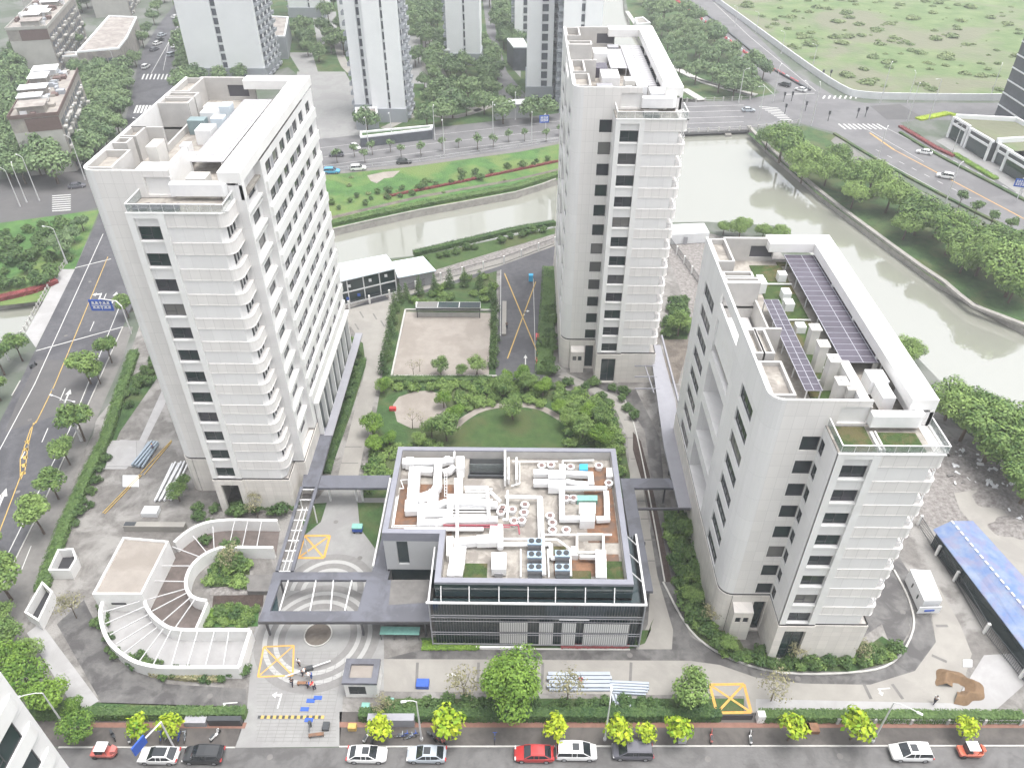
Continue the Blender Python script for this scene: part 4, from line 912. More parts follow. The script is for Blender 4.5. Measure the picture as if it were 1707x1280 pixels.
row('fresh', [(140, 1232, .95)], label='broad green tree on the pavement beside the left lamp post')
row('bank', [(1298, 272, 1.1), (1331, 295, .95), (1374, 310, .9), (1418, 328, 1.05), (1391, 288, .8), (1476, 355, 1.0), (1448, 322, .85), (1524, 392, 1.05), (1496, 355, .8), (1576, 425, 1.1), (1556, 395, .8), (1626, 460, .95), (1676, 495, 1.15), (1646, 435, .8), (1691, 450, .9), (1276, 250, .7)], sc=1.08)
row('small2', [(1597, 347), (1622, 364), (1650, 378), (1680, 392), (1706, 410)])
rb = [(1500, 560), (1600, 690), (1650, 735), (1700, 770), (1575, 650), (1680, 720), (1630, 700)]
row('bank', [(1600, 735, 1.0), (1640, 770, 1.1), (1680, 800, 1.0), (1575, 700, .8), (1508, 605, .6), (1705, 800, 1.1), (1620, 712, .8), (1665, 760, .95), (1700, 840, .9)], seed=8, label='large green tree on the near river bank behind the right tower', group='large trees on the near river bank', name='near_bank_tree')
# big specimen trees of the compound
tree_kind('big', 'big_tree', 'x', 'tree', None, 4.4, 6.0, 8500, .2, 'leaf_fresh', seeds=(5,), nb=10, flat=1.0, sparse=.25)
row('big', [(850, 1180)], label='biggest full green tree, standing beside the lane south of the glass hall')
row('garden', [(1145, 1178, 1.35)], label='round dense green tree beside the yellow marked gate', seed=4)
row('airy', [(775, 1165, 1.05), (945, 1172, 1.1), (1285, 1168, 1.1), (128, 1030, .9), (390, 950, .9)])
row('fresh', [(60, 1160, 1.3), (95, 1185, 1.2), (130, 1190, .7), (30, 1120, 1.2)], label='bright green tree in the corner beside the near building', group='trees beside the near building')
row('garden', [(25, 1075, 1.1), (60, 1100, .9), (12, 1040, .9), (300, 835, .8), (310, 815, .7)], seed=12, label='dark green tree at the western edge of the compound', group='trees at the western edge')
row('fresh', [(622, 725, .95), (740, 680, .8), (640, 655, .8)], label='bright green garden tree beside the sand circle', group='trees by the sand circle')
row('garden', [(745, 735, 1.2), (720, 730, .9), (855, 700, 1.2), (880, 655, 1.0), (840, 660, 1.0), (970, 735, 1.15), (945, 715, .9), (1000, 712, .9), (700, 745, .7), (990, 690, .8), (735, 625, .9), (795, 626, .9), (770, 628, .6)])
row('bare', [(690, 628, 1.1), (688, 715, 1.2), (703, 712, 1.0), (700, 620, .9)])
row('slim', [(655, 540), (652, 560), (648, 580), (645, 600), (640, 622), (660, 520), (825, 520), (824, 545), (826, 570), (824, 590), (822, 612), (668, 505, .9)])
row('slim', [(678, 498, .8), (700, 492, .9), (725, 486, .9), (750, 480, 1.0), (775, 478, .9), (800, 482, .9), (818, 500, 1.0)], seed=9)
scatter('shrub', [(636, 640), (905, 645), (905, 678), (850, 670), (780, 690), (740, 650), (660, 650)], 34, (.9, 1.4), 1.5, 2)
scatter('shrub', [(930, 640), (1010, 680), (1035, 740), (1045, 800), (1030, 800), (1000, 740), (950, 745), (940, 700)], 34, (.9, 1.5), 1.6, 3)
scatter('shrub', [(610, 780), (625, 735), (740, 745), (660, 790), (640, 800), (610, 820)], 22, (.8, 1.3), 1.4, 4)
scatter('shrub', [(690, 470), (828, 452), (826, 512), (680, 515)], 14, (.9, 1.3), 1.8, 5)
scatter('bush', [(905, 640), (1000, 640), (1040, 650), (1060, 700), (1010, 680), (960, 640), (905, 650)], 16, (.9, 1.3), 2.0, 6)
scatter('bush', [(905, 520), (925, 520), (925, 630), (905, 630)], 14, (1.0, 1.5), 1.5, 7)
scatter('bush', [(1115, 860), (1160, 860), (1165, 1020), (1220, 1085), (1195, 1082), (1150, 1035), (1120, 960)], 24, (.9, 1.5), 1.6, 8)
scatter('bush', [(1200, 1080), (1280, 1100), (1440, 1085), (1480, 1085), (1440, 1112), (1300, 1115), (1220, 1095)], 26, (.7, 1.2), 1.3, 9)
scatter('bush', [(170, 1000), (200, 1080), (300, 1118), (410, 1120), (410, 1135), (280, 1135), (190, 1105), (160, 1040)], 26, (.6, 1.0), 1.2, 10)
scatter('bush', [(330, 850), (490, 835), (490, 860), (380, 866), (330, 868)], 14, (.8, 1.4), 1.2, 11)
scatter('bush', [(572, 570), (600, 570), (604, 612), (570, 690), (560, 700), (590, 620)], 12, (.8, 1.3), 1.6, 12)
scatter('bush', [(640, 1170), (1180, 1170), (1180, 1188), (640, 1188)], 40, (.6, 1.05), 1.2, 13)
scatter('bush', [(150, 800), (200, 740), (150, 850), (120, 900)], 8, (.7, 1.2), 1.6, 14)
scatter('bush', [(205, 640), (270, 585), (262, 622), (205, 710)], 10, (.8, 1.4), 1.8, 21)
row('bush', [(1165, 1030, 1.5), (1160, 955, 1.3), (1135, 920, 1.4), (1130, 935, 1.1)], label='clipped round bush ball west of the right tower', group='clipped round bushes by the right tower')
row('bush', [(470, 855, 1.6)], label='smooth clipped green bush ball at the left tower corner')
row('bush', [(1265, 1090, 1.1), (1345, 1095, 1.2), (1375, 1098, 1.1), (1490, 1085, 1.2)], seed=2, label='grey green bush in front of the right tower entrance', group='bushes in front of the right tower')
row('bush', [(350, 880, 1.1), (385, 925, 1.8), (400, 945, 1.7), (375, 940, 1.4), (370, 1025, 1.1), (395, 1030, 1.1), (345, 905, 1.0)], seed=3, label='leafy bush in the courtyard enclosed by the curved ramp', group='bushes inside the curved ramp')
scatter('bush', [(660, 450), (720, 430), (900, 385), (925, 380), (925, 384), (760, 424), (680, 444)], 20, (.8, 1.3), 1.8, 15, label='small round bush along the near river edge', group='bushes along the near river edge')
scatter('fieldbush', [(1230, 0), (1700, 0), (1700, 155), (1450, 155), (1290, 60)], 150, (.2, 1.5), 2, 16, sz=.6)
scatter('bush', [(1120, 510), (1148, 500), (1146, 560), (1108, 560)], 10, (1.2, 2.0), 2, 17)
row('garden', [(1130, 560, 1.2)], label='dark round tree between the middle and right towers', seed=7)
row('bank', [(1205, 392, .42), (1232, 396, .5), (1270, 400, .5), (1298, 404, .45)], seed=5, label='bushy tree on the near river bank behind the white cabin', group='bushy trees behind the white cabin', name='bank_bush_tree')
scatter('small', [(530, 280), (930, 235), (935, 225), (540, 266)], 22, (.9, 1.3), 5, 18)
scatter('bush', [(540, 340), (930, 262), (930, 272), (540, 360)], 26, (.7, 1.4), 3, 19, label='small bush on the bright lawn beyond the river', group='bushes on the far river lawn')
scatter('bush', [(0, 390), (110, 375), (130, 420), (80, 480), (0, 490)], 30, (1.2, 2.2), 3, 20, label='dense bush in the overgrown plot left of the street', group='bushes in the overgrown plot')
# far trees
EST = [(300, 180), (300, -30), (940, -30), (940, 200), (800, 212), (640, 222), (610, 228), (610, 160), (480, 110)]
blocks = [[(330, 135), (330, -40), (500, -40), (500, 135)], [(560, -30), (690, -30), (690, 215), (600, 215)], [(735, -30), (800, -30), (800, 115), (745, 115)], [(868, -30), (985, -30), (985, 190), (868, 190)], [(790, -20), (815, 20), (850, 110), (880, 150), (880, 165), (830, 165), (830, 120), (805, 60)], [(480, 110), (610, 110), (612, 228), (480, 240)]]
scatter('far', EST, 165, (.7, 1.25), 4.5, 31, avoid=blocks)
scatter('farstreet', [(140, 150), (215, 140), (210, 190), (200, 240), (140, 290), (120, 250)], 22, (.9, 1.25), 6, 32, avoid=[[(0, 100), (125, 100), (150, 280), (0, 300)]])
row('farstreet', [(228, 112, .8), (240, 80, .9), (248, 62, .9), (258, 42, .9), (265, 25, .9), (275, 5, .9), (308, 118, .9), (312, 100, .9), (312, 80, .9), (322, 60, .9), (328, 40, .9), (330, 20, .9), (320, 130, .9), (110, 430, .75), (125, 405, .6), (140, 385, .55)])
scatter('farstreet', [(0, 240), (60, 200), (110, 290), (100, 310), (0, 300)], 12, (1.0, 1.4), 7, 33)
scatter('farstreet', [(0, 100), (40, 100), (60, 170), (0, 190)], 10, (1.0, 1.4), 7, 34)
scatter('farstreet', [(70, 40), (180, 0), (150, 90), (120, 95)], 10, (.8, 1.2), 7, 35)
scatter('far', [(1062, 0), (1115, 20), (1180, 60), (1270, 130), (1280, 160), (1200, 165), (1130, 130), (1110, 90)], 46, (.75, 1.25), 6, 36, label='dark green tree between the north river and the coned road', group='trees by the coned road')
for q, h in (([(64, 1194), (412, 1192)], 1.3), ([(600, 1196), (1200, 1196)], 1.4), ([(1262, 1197), (1700, 1199)], 1.3)):
    a, b = P(*q[0]), P(*q[1]); rnd = random.Random(5); v = []; f = []; L_ = b[0] - a[0]
    for _ in range(int(L_ * 150)):
        t = rnd.random(); side = rnd.random(); xx = a[0] + (b[0] - a[0]) * t; yy = a[1] + (b[1] - a[1]) * t
        if side < .5: c = (xx, yy + rnd.uniform(-.6, .6), h + rnd.uniform(-.1, .08)); n = (rnd.uniform(-.5, .5), rnd.uniform(-.5, .5), 1)
        else: sg = -1 if side < .8 else 1; c = (xx, yy + sg * (.6 + rnd.uniform(-.1, .08)), rnd.uniform(0, h)); n = (rnd.uniform(-.5, .5), sg, rnd.uniform(0, .8))
        leafquad(v, f, (c[0] - a[0], c[1] - a[1], c[2]), n, .14 * rnd.uniform(.7, 1.3), rnd)
    i = len(v); x1 = b[0] - a[0]; y1 = b[1] - a[1]
    v.extend([(0, -.5, 0), (x1, y1 - .5, 0), (x1, y1 + .5, 0), (0, .5, 0), (0, -.5, h - .12), (x1, y1 - .5, h - .12), (x1, y1 + .5, h - .12), (0, .5, h - .12)])
    for q4 in ((0, 1, 5, 4), (1, 2, 6, 5), (2, 3, 7, 6), (3, 0, 4, 7), (4, 5, 6, 7)): f.append(tuple(i + k for k in q4))
    me = bpy.data.meshes.new('hedge'); me.from_pydata(v, [], f); me.materials.append(M('leaf_dark')); o = bpy.data.objects.new('hedge', me); COL.objects.link(o); o.location = a
    tag(o, {64: 'dark clipped hedge at the lower left, west of the entrance drive', 600: 'dark clipped hedge along the front between entrance drive and yellow gate', 1262: 'dark clipped hedge at the lower right, east of the yellow gate'}[q[0][0]], 'hedge')
def hedge_line(px, w, h, label, m='leaf_dark', dens=90):
    pts = [p[:2] for p in PP(px)]; rnd = random.Random(len(px)); v = []; f = []; o0 = pts[0]; mb = MB(); ribbon(mb, pts, w * .85, 0, h - .12)
    v = [(x - o0[0], y - o0[1], z) for x, y, z in mb.v]; f = list(mb.f)
    for i in range(len(pts) - 1):
        a, b = pts[i], pts[i + 1]; l = sqrt((a[0] - b[0]) ** 2 + (a[1] - b[1]) ** 2); nx, ny = -(b[1] - a[1]) / l, (b[0] - a[0]) / l
        for _ in range(int(l * dens)):
            t = rnd.random(); k = rnd.uniform(-.55, .55); z = h + rnd.uniform(-.15, .15)
            if rnd.random() < .4: k = rnd.choice((-.5, .5)); z = rnd.uniform(0, h)
            leafquad(v, f, (a[0] + (b[0] - a[0]) * t + nx * k * w - o0[0], a[1] + (b[1] - a[1]) * t + ny * k * w - o0[1], z), (nx * k + rnd.uniform(-.4, .4), ny * k + rnd.uniform(-.4, .4), .8), .17 * rnd.uniform(.7, 1.3), rnd)
    me = bpy.data.meshes.new('hedge'); me.from_pydata(v, [], f); me.materials.append(M(m)); o = bpy.data.objects.new('hedge', me); COL.objects.link(o); o.location = (*o0, 0); return tag(o, label, 'hedge')
hedge_line([(70, 990), (110, 880), (150, 790), (178, 735), (205, 650), (225, 590)], 1.8, 1.2, 'long dark hedge along the pavement of the left street')
hedge_line([(916, 450), (914, 500), (910, 560), (906, 625)], 3.2, 1.1, 'wide dark hedge west of the middle tower beside the parking lane')
hedge_line([(545, 790), (560, 735), (585, 665), (606, 600)], 1.2, .7, 'low hedge between the left tower and the pale garden path')
hedge_line([(690, 426), (860, 386), (925, 375)], 1.6, 1.2, 'dark hedge strip on the near river edge')
hedge_line([(542, 378), (700, 344), (860, 315), (930, 293)], 2.2, 1.1, 'dark hedge strip on the far river bank')
hedge_line([(0, 500), (55, 487), (95, 470)], 2.0, 1.0, 'reddish hedge strip by the river left of the road bridge', 'leaf_red', 70)
hedge_line([(640, 330), (760, 306), (930, 270)], .8, .6, 'thin reddish hedge beside the far riverside path', 'leaf_red', 50)
hedge_line([(640, 640), (650, 634), (820, 634)], 1.4, .8, 'green hedge along the south wall of the sand court')
hedge_line([(1530, 200), (1580, 190), (1600, 196)], 3, .6, 'yellow green planting at the corner of the road junction', 'leaf_lime', 50)
hedge_line([(1590, 258), (1660, 300)], 2.0, .7, 'olive hedge in front of the dark shop fronts', 'leaf_fresh', 60)
hedge_line([(1500, 212), (1560, 248), (1590, 262)], 1.6, .7, 'purple brown hedge curving round the junction corner', 'leaf_red', 50)
hedge_line([(935, 1074), (1048, 1074)], 1.3, .5, 'dark red planting at the foot of the glass hall', 'leaf_red', 110)
hedge_line([(704, 1077), (800, 1077)], 1.2, .45, 'green planting strip at the foot of the glass hall', 'leaf_fresh', 110)
hedge_line([(345, 1025), (410, 1033)], 1.8, .5, 'bright green planting bed between ramp walls', 'leaf_fresh', 90)

row('bank', [(1335, 306, .7), (1418, 348, .7), (1505, 400, .75), (1600, 455, .8), (1680, 505, .8)], seed=14, sc=1.05)
row('fresh', [(650, 745, .8), (625, 755, .7), (760, 705, .8), (1000, 745, .9), (980, 700, .8), (930, 690, .7), (870, 640, .8), (905, 660, .9), (845, 640, .7)], seed=15, label='yellow green shrub tree in the garden planting north of the glass hall', group='yellow green garden shrub trees')
row('garden', [(1140, 895, .8), (1150, 1010, .8), (1210, 1085, .6), (560, 575, .7), (590, 590, .7)], seed=16, label='bushy green tree beside a tower base', group='bushy trees at the tower bases')
row('airy', [(1320, 1102, .7), (1430, 1098, .7), (1180, 1040, .7), (430, 862, .9), (640, 1190, .7)], seed=17, label='pale bare branched small tree in a planted bed', group='pale small trees in planted beds')
sheet('ramp_garden_bed', [(345, 948), (415, 938), (418, 975), (350, 980)], 'grass_dark', 6 * G)
sheet('ramp_garden_bed', [(352, 1014), (432, 1012), (430, 1044), (338, 1046)], 'grass_bright', 6 * G)
sheet('ramp_pebble_strip', [(352, 978), (440, 976), (438, 990), (350, 992)], 'rubble', 6 * G)
sheet('ramp_dark_strip', [(356, 993), (440, 991), (438, 1011), (354, 1012)], 'planting_brown', 6 * G)
scatter('shrub', [(345, 948), (415, 938), (418, 975), (350, 980)], 12, (.7, 1.0), 1.0, 40, label='leafy shrub in the green bed inside the curved ramp', group='shrubs inside the curved ramp')
scatter('shrub', [(352, 1014), (432, 1012), (430, 1044), (338, 1046)], 12, (.6, .9), 1.0, 41, label='low bright shrub in the lower bed inside the curved ramp', group='low bright shrubs inside the curved ramp')
scatter('shrub', [(1110, 860), (1165, 860), (1170, 1010), (1225, 1085), (1150, 1045), (1125, 970)], 26, (.8, 1.2), 1.3, 42)
scatter('shrub', [(1200, 1088), (1290, 1105), (1440, 1098), (1490, 1085), (1485, 1100), (1300, 1117)], 24, (.6, 1.0), 1.2, 43)
scatter('fieldbush', [(310, 345), (530, 300), (930, 250), (930, 285), (540, 360), (310, 400)], 14, (.2, .45), 3, 44, label='weedy clump on the bright riverside lawn', group='weedy clumps on the riverside lawn')

scatter('farstreet', [(0, 170), (25, 175), (40, 200), (0, 215)], 5, (.8, 1.1), 6, 51)
scatter('farstreet', [(125, 150), (150, 120), (215, 130), (205, 200), (190, 250), (150, 280), (122, 240)], 24, (.8, 1.2), 4.5, 52)
scatter('farstreet', [(0, 290), (60, 230), (100, 285), (60, 305), (0, 325)], 10, (1.0, 1.5), 6, 53)
scatter('farstreet', [(300, 130), (345, 100), (345, 0), (325, 0), (318, 60)], 10, (.8, 1.1), 6, 54)
# =====================================================================
# GLASS HALL (low central building) AND CANOPIES
# =====================================================================
mat('hall_parapet', (.25, .255, .295), .5, .12, .7); mat('hall_wall', (.50, .505, .51), .55, .06, .4)
mat('copper', (.45, .2, .1), .5, .3, 3)
panel_mat('fin_screen', (.62, .62, .61), .28, 50, .10, .35, vary=.05, streak=.05)
hall = thing('glass_hall', 'low central hall with dark glass front and white ducts crowding its open roof', 'building', (-2, 72, 0))
RZ = 12.0; FZ = 10.4
outline = [(-18.0, 68.45), (-10.4, 68.45), (-10.4, 60.6), (14.2, 60.6), (14.2, 85.2), (-18.0, 85.2)]
def inset(poly, d):
    n = len(poly); out = []
    for i in range(n):
        a, b, c = poly[i - 1], poly[i], poly[(i + 1) % n]
        d1 = Vector((b[0] - a[0], b[1] - a[1])).normalized(); d2 = Vector((c[0] - b[0], c[1] - b[1])).normalized()
        n1 = Vector((-d1.y, d1.x)); n2 = Vector((-d2.y, d2.x)); k = 1 + n1.dot(n2); v = (n1 + n2) / max(k, .2)
        out.append((b[0] + v.x * d, b[1] + v.y * d))
    return out
inn = inset(outline, .75)
pb = MB()
for i in range(6):
    j = (i + 1) % 6; pb.prism([outline[i], outline[j], inn[j], inn[i]], 11.6 if i in (2, 3) else FZ + .02, RZ)
pc = MB()
for i in (2, 3):
    j = (i + 1) % 6; pc.prism([tuple(outline[i]), tuple(outline[j]), inn[j], inn[i]], FZ + .02, 11.598)
pc.build('parapet_glazing', 'curtain_glass', hall)
pb.build('parapet', 'hall_parapet', hall)
plin = MB(); in2 = inset(outline, .78)
for i in range(6): plin.facade(in2[(i + 1) % 6], in2[i], FZ, RZ - .15)
plin.build('parapet_lining', 'parapet_shaded', hall)
wl = MB(); wl.facade((-18.0, 68.45), (-10.4, 68.45), 4.6, FZ + .02, [(1.7, 3.2, 5.7, FZ - .05)], .35); wl.facade((-10.4, 68.45), (-10.4, 60.6), 4.6, FZ + .02); wl.facade((-18, 85.2), (-18, 68.45), 4.0, FZ + .02); wl.facade((14.2, 60.6), (14.2, 85.2), 0, FZ + .02); wl.facade((14.2, 85.2), (-18, 85.2), 0, FZ + .02)
wl.build('wall', 'hall_wall', hall)
bs = MB(); bs.prism([(-17.6, 68.9), (-10.3, 68.9), (-10.3, 61), (14.1, 61), (14.1, 85), (-17.6, 85)], 0, 4.6, top=False); bs.build('ground_floor', 'curtain_glass', hall)
g = MB(); g.box(-16.3, 68.75, 5.7, -14.8, 68.8, FZ - .05); g.build('slot_window', 'curtain_glass', hall)
fl = MB(); cy0, cy1, cx0, cx1 = 80.3, 84.4, -7.4, -2.2
z = FZ
fl.box(-17.2, 69.3, z - .3, cx0, 84.4, z); fl.box(cx0, 69.3, z - .3, cx1, cy0, z); fl.box(cx1, 61.4, z - .3, 13.4, 84.4, z); fl.box(-9.6, 61.4, z - .3, cx1, 69.3, z)
fl.build('roof_deck', 'roof_floor', hall)
for q_ in ((-16.9, 69.5, z, -9.0, 79.0, z + .04), (9.2, 68.5, z, 13.2, 82.8, z + .04), (4.5, 63.0, z + .0, 13.0, 66.6, z + .035)): dk = MB(); dk.box(*q_); dk.build('timber_decking', 'decking', hall)
for q_ in ((-7.3, 61.6, z, -4.0, 64.8, z + .12), (4.8, 61.6, z + .04, 9.2, 63.8, z + .1), (10.6, 61.6, z + .04, 13.3, 65.4, z + .1), (3.9, 66.5, z, 6.2, 67.8, z + .1)): tf = MB(); tf.box(*q_); tf.build('roof_turf', 'turf', hall)
cy = MB(); cy.facade((cx1, cy0), (cx0, cy0), 7.0, z - .3); cy.facade((cx0, cy0), (cx0, cy1), 7.0, z); cy.facade((cx1, cy1), (cx1, cy0), 7.0, z); cy.build('courtyard_wall', 'parapet_shaded', hall)
cg = MB(); cg.box(cx0, 83.2, 6.0, cx1, 83.3, z); cg.box(cx0, 80.3, 6.0, cx1, 84.4, 6.1); cg.build('courtyard_glazing', 'rail_glass', hall)
cb = MB(); cb.box(cx0, 83.0, 8.4, cx1, 83.22, 8.9); cb.box(cx0, cy0, z, cx1, cy0 + .3, z + .5); cb.build('courtyard_beam', 'steel_dark', hall)
# front screen
SY, SX0, SX1 = 59.55, -11.2, 15.8
gl = MB(); gl.facade((SX0 + .5, SY + .35), (SX1 - .5, SY + .35), .3, 9.3); gl.facade((SX1 - .5, SY + .35), (SX1 - .5, 71), .3, 9.3); gl.facade((SX0 + .5, 68.4), (SX0 + .5, SY + .35), .3, 9.3); gl.facade((-10.4, 60.58), (14.2, 60.58), 9.3, FZ)
gl.build('curtain_wall', 'curtain_glass', hall)
gap = MB(); gap.box(SX0 + .5, SY + .4, 8.7, SX1 - .5, 60.6, 8.8); gap.box(14.2, 60.6, 8.7, SX1 - .5, 71, 8.8); gap.build('gutter_floor', 'curtain_glass', hall)
fn = MB()
n = 76
for i in range(n + 1):
    x = SX0 + .1 + (SX1 - SX0 - .2) * i / n; fn.box(x - .016, SY + .05, .7, x + .016, SY + .2, 6.0); fn.box(x - .016, SY + .05, 6.9, x + .016, SY + .2, 9.2)
for i in range(38): yy = SY + .3 + i * .3; fn.box(SX1 - .22, yy, .7, SX1 - .04, yy + .04, 9.2)
fn.build('vertical_fins', 'steel_dark', hall)
rl = MB()
for zz, hh, m in ((9.2, .2, 0), (6.75, .12, 0), (6.3, .1, 0), (3.2, .12, 0), (2.75, .08, 0), (.6, .22, 0), (5.6, .06, 0)):
    rl.box(SX0, SY - .06, zz, SX1, SY, zz + hh); rl.box(SX1, SY - .06, zz, SX1 + .06, 71, zz + hh)
rl.box(SX0 - .02, SY - .08, .5, SX0 + .12, SY + .1, 9.4); rl.box(SX1 - .1, SY - .08, .5, SX1 + .08, SY + .1, 9.4)
rl.build('facade_rail', 'louvre_grey', hall)
tb = MB(); tb.box(SX0 - .3, SY - .12, 9.2, SX1 + .2, SY + .14, 9.42); tb.box(SX1 - .06, SY + .14, 9.2, SX1 + .2, 71, 9.42); tb.box(SX0 - .1, SY + .14, 9.2, SX0 + .12, 68.4, 9.42)
for x in (-9.6, -6.1, -2.4, 1.2, 4.6, 8.3, 11.9): tb.bar((x, SY, 9.35), (x, 60.6, 11.3), .12)
for yy in (63, 66, 69): tb.bar((SX1, yy, 9.35), (14.2, yy, 11.3), .12)
tb.build('shade_frame', 'steel_white', hall)
for (x0, x1, z0, z1) in ((-2.4, 1.2, 1.0, 5.4), (2.7, 4.5, .6, 5.4), (5.6, 7.4, .6, 5.4), (8.4, 14.2, .9, 5.3)):
    for a, b in ((z0, 3.0), (3.5, z1)):
        m = MB(); m.box(x0, SY - .05, a, x1, SY - .01 + .03, b); m.build('louvre_panel', 'fin_screen', hall)
ld = MB(); ld.box(-5.5, SY - .35, .0, 1.0, SY - .1, .45); ld.box(5.2, SY - .12, 6.15, 9.0, SY - .07, 6.3); ld.build('light_strip', 'steel_white', hall)

# ---- canopies ----
def canopy(name, label, quads, z=4.2, t=.45, m='canopy_grey', legs=(), open_=False):
    r = thing(name, label, 'canopy', P(quads[0][0][0], quads[0][0][1], 0))
    sl = MB()
    for i, q in enumerate(quads): sl.prism([p[:2] for p in PP(q, z)], z - t - i * .004, z - i * .006)
    sl.build('roof_slab', m, r)
    return r
def legs(r, pxs, z=3.8, m='canopy_edge', w=.25):
    for q in pxs:
        p = P(q[0], q[1], 4.2); mb = MB(); mb.box(p[0] - w / 2, p[1] - w / 2, 0, p[0] + w / 2, p[1] + w / 2, z - .02); mb.build('column', m, r)
cp = canopy('entrance_canopy', 'wide dark grey entrance canopy with an open cut-out over the drive', [
    [(430, 1035), (718, 1035), (718, 1018), (437, 1018)], [(437, 1018), (450, 1018), (468, 966), (456, 953)], [(456, 953), (650, 953), (646, 966), (468, 966)], [(596, 1018), (718, 1018), (718, 966), (611, 966)], [(620, 953), (650, 953), (657, 890), (637, 890)]])
legs(cp, [(440, 1026), (600, 1026), (707, 1028), (465, 960), (612, 960)])
bm = MB()
for a, b in (((481, 966), (466, 1018)), ((527, 966), (517, 1018)), ((556, 966), (551, 1018)), ((587, 966), (575, 1018))):
    bm.bar(P(*a, 4.0), P(*b, 4.0), .14, .25)
bm.build('cross_beam', 'steel_white', cp)
eg = MB(); e0, e1 = P(430, 1035.5, 4.2), P(718, 1035.5, 4.2); eg.bar((e0[0], e0[1] - .05, 4.0), (e1[0], e1[1] - .05, 4.0), .12, .5); eg.build('fascia', 'canopy_edge', cp)
tri = MB(); tri.prism([p[:2] for p in PP([(459, 975), (447, 1017), (464, 1017)], 3.9)], 3.2, 3.5); tri.build('skylight_panel', 'curtain_glass', cp)
sk = MB(); sk.sheet([p[:2] for p in PP([(652, 966), (716, 966), (716, 1004), (648, 1008)], 4.2)], 4.21); sk.build('roof_skylight', 'roof_floor_dark', cp)  # dark sheet for the glass skylight set in the canopy roof
cp = canopy('link_canopy', 'grey flat walkway canopy leading from the left tower to the glass hall', [[(519, 712), (557, 712), (530, 811), (503, 811)], [(536, 792), (651, 792), (645, 813), (530, 813)], [(651, 797), (667, 797), (655, 890), (637, 890)]], z=4.25)
legs(cp, [(512, 770), (545, 803), (590, 803), (600, 803), (530, 720)], m='steel_white')
wb = MB(); wb.bar(P(651, 797, 4.4), P(622, 944, 4.4), .25, .3); wb.build('edge_beam', 'steel_white', cp)
pg = thing('pergola', 'open steel pergola with white cross bars beside the curved ramp', 'pergola', P(470, 950))
m_ = MB()
for x0, x1 in ((503, 462), (528, 487)): m_.bar(P(x0, 812, 4.1), P(x1, 952, 4.1), .45, .35)
m_.build('side_beam', 'canopy_grey', pg); m_ = MB()
for i in range(9):
    y = 816 + i * 17; t = (y - 812) / 140; m_.bar(P(505 - 41 * t, y, 4.0), P(527 - 41 * t, y, 4.0), .12, .15)
for k in (.35, .65): m_.bar(P(505 + 22 * k - 8, 845, 4.0), P(464 + 24 * k, 950, 4.0), .08, .1)
m_.build('cross_bar', 'steel_white', pg)
legs(pg, [(500, 830), (485, 880), (470, 925), (522, 840), (505, 890)], m='steel_white', w=.15)
cp = canopy('link_canopy', 'lilac grey canopy running along the east side of the glass hall', [[(1034, 797), (1057, 812), (1089, 985), (1064, 985)], [(1034, 797), (1116, 797), (1130, 813), (1057, 813)]], m='canopy_grey', z=4.3)
legs(cp, [(1060, 830), (1075, 900), (1084, 970), (1110, 806)]); b_ = MB(); b_.bar(P(1062, 848, 4.2), P(1150, 848, 4.2), .3, .3); b_.build('tie_beam', 'canopy_edge', cp)
cp = canopy('walkway_canopy', 'long pale lilac walkway canopy between the middle and right towers', [[(1083, 575), (1101, 575), (1126, 668), (1107, 745)], [(1126, 668), (1137, 768), (1155, 846), (1131, 846), (1107, 745)]], m='canopy_lilac', z=4.35)
legs(cp, [(1095, 610), (1105, 680), (1120, 760), (1135, 830)]); b_ = MB()
b_.bar(P(1103, 560, 4.6), P(1139, 700, 4.6), .3, .5)
for y in (610, 628, 648): b_.bar(P(1058, y, 4.3), P(1092 + (y - 610) * .2, y, 4.3), .15, .2)
b_.bar(P(1076, 612, 4.3), P(1090, 655, 4.3), .15, .2); b_.build('edge_beam', 'canopy_lilac', cp)

# ---- curved car ramp ----
rp = thing('ramp_structure', 'curved white walled car ramp with thin beams fanning across it', 'ramp', P(300, 1050))
RT = 2.3
outer_a = smooth_line([p[:2] for p in PP([(462, 867), (420, 866), (377, 866), (341, 871), (313, 884), (290, 903)], RT)], 5)
outer_b = smooth_line([p[:2] for p in PP([(172, 998), (167, 1020), (172, 1049), (186, 1074), (214, 1096), (239, 1106), (272, 1111), (330, 1111.5), (398, 1111)], RT)], 5)
inner = smooth_line([p[:2] for p in PP([(416, 1049), (360, 1049), (325, 1049), (297, 1048), (277, 1043), (254, 1025), (243, 1008), (240, 993)], RT)], 5)
inner2 = smooth_line([p[:2] for p in PP([(455, 912), (420, 911.5), (377, 911), (359, 914.5), (339, 924), (321, 940), (311.6, 958), (310, 976), (317, 991), (331, 998), (344, 1000)], RT)], 4)
for ln in (outer_a, outer_b, inner, inner2): ribbon(MB_ := MB(), ln, .45, -.05, RT); MB_.build('curved_wall', 'trim_white', rp)
W_ = MB()
ribbon(W_, [P(398, 1111, RT)[:2], P(417, 1050, RT)[:2]], .42, -.05, RT - .003); W_.build('end_wall', 'trim_white', rp); W_ = MB(); ribbon(W_, [P(344, 1001, RT)[:2], P(324, 1047, RT)[:2]], .3, -.05, RT - .4); W_.build('end_wall', 'trim_white', rp)
f_ = MB(); f_.sheet([p[:2] for p in outer_b] + [P(416, 1049, RT)[:2]] + [p[:2] for p in inner[1:]], .09); f_.build('lower_lane', 'concrete_new', rp)
f_ = MB(); up = [p[:2] for p in outer_a[:-1]] + [P(285, 905, RT)[:2], P(240, 990, RT)[:2]] + [p[:2] for p in inner[::-1][:-14]] + [P(330, 1047, RT)[:2], P(344, 1001, RT)[:2]] + [p[:2] for p in inner2[::-1]]
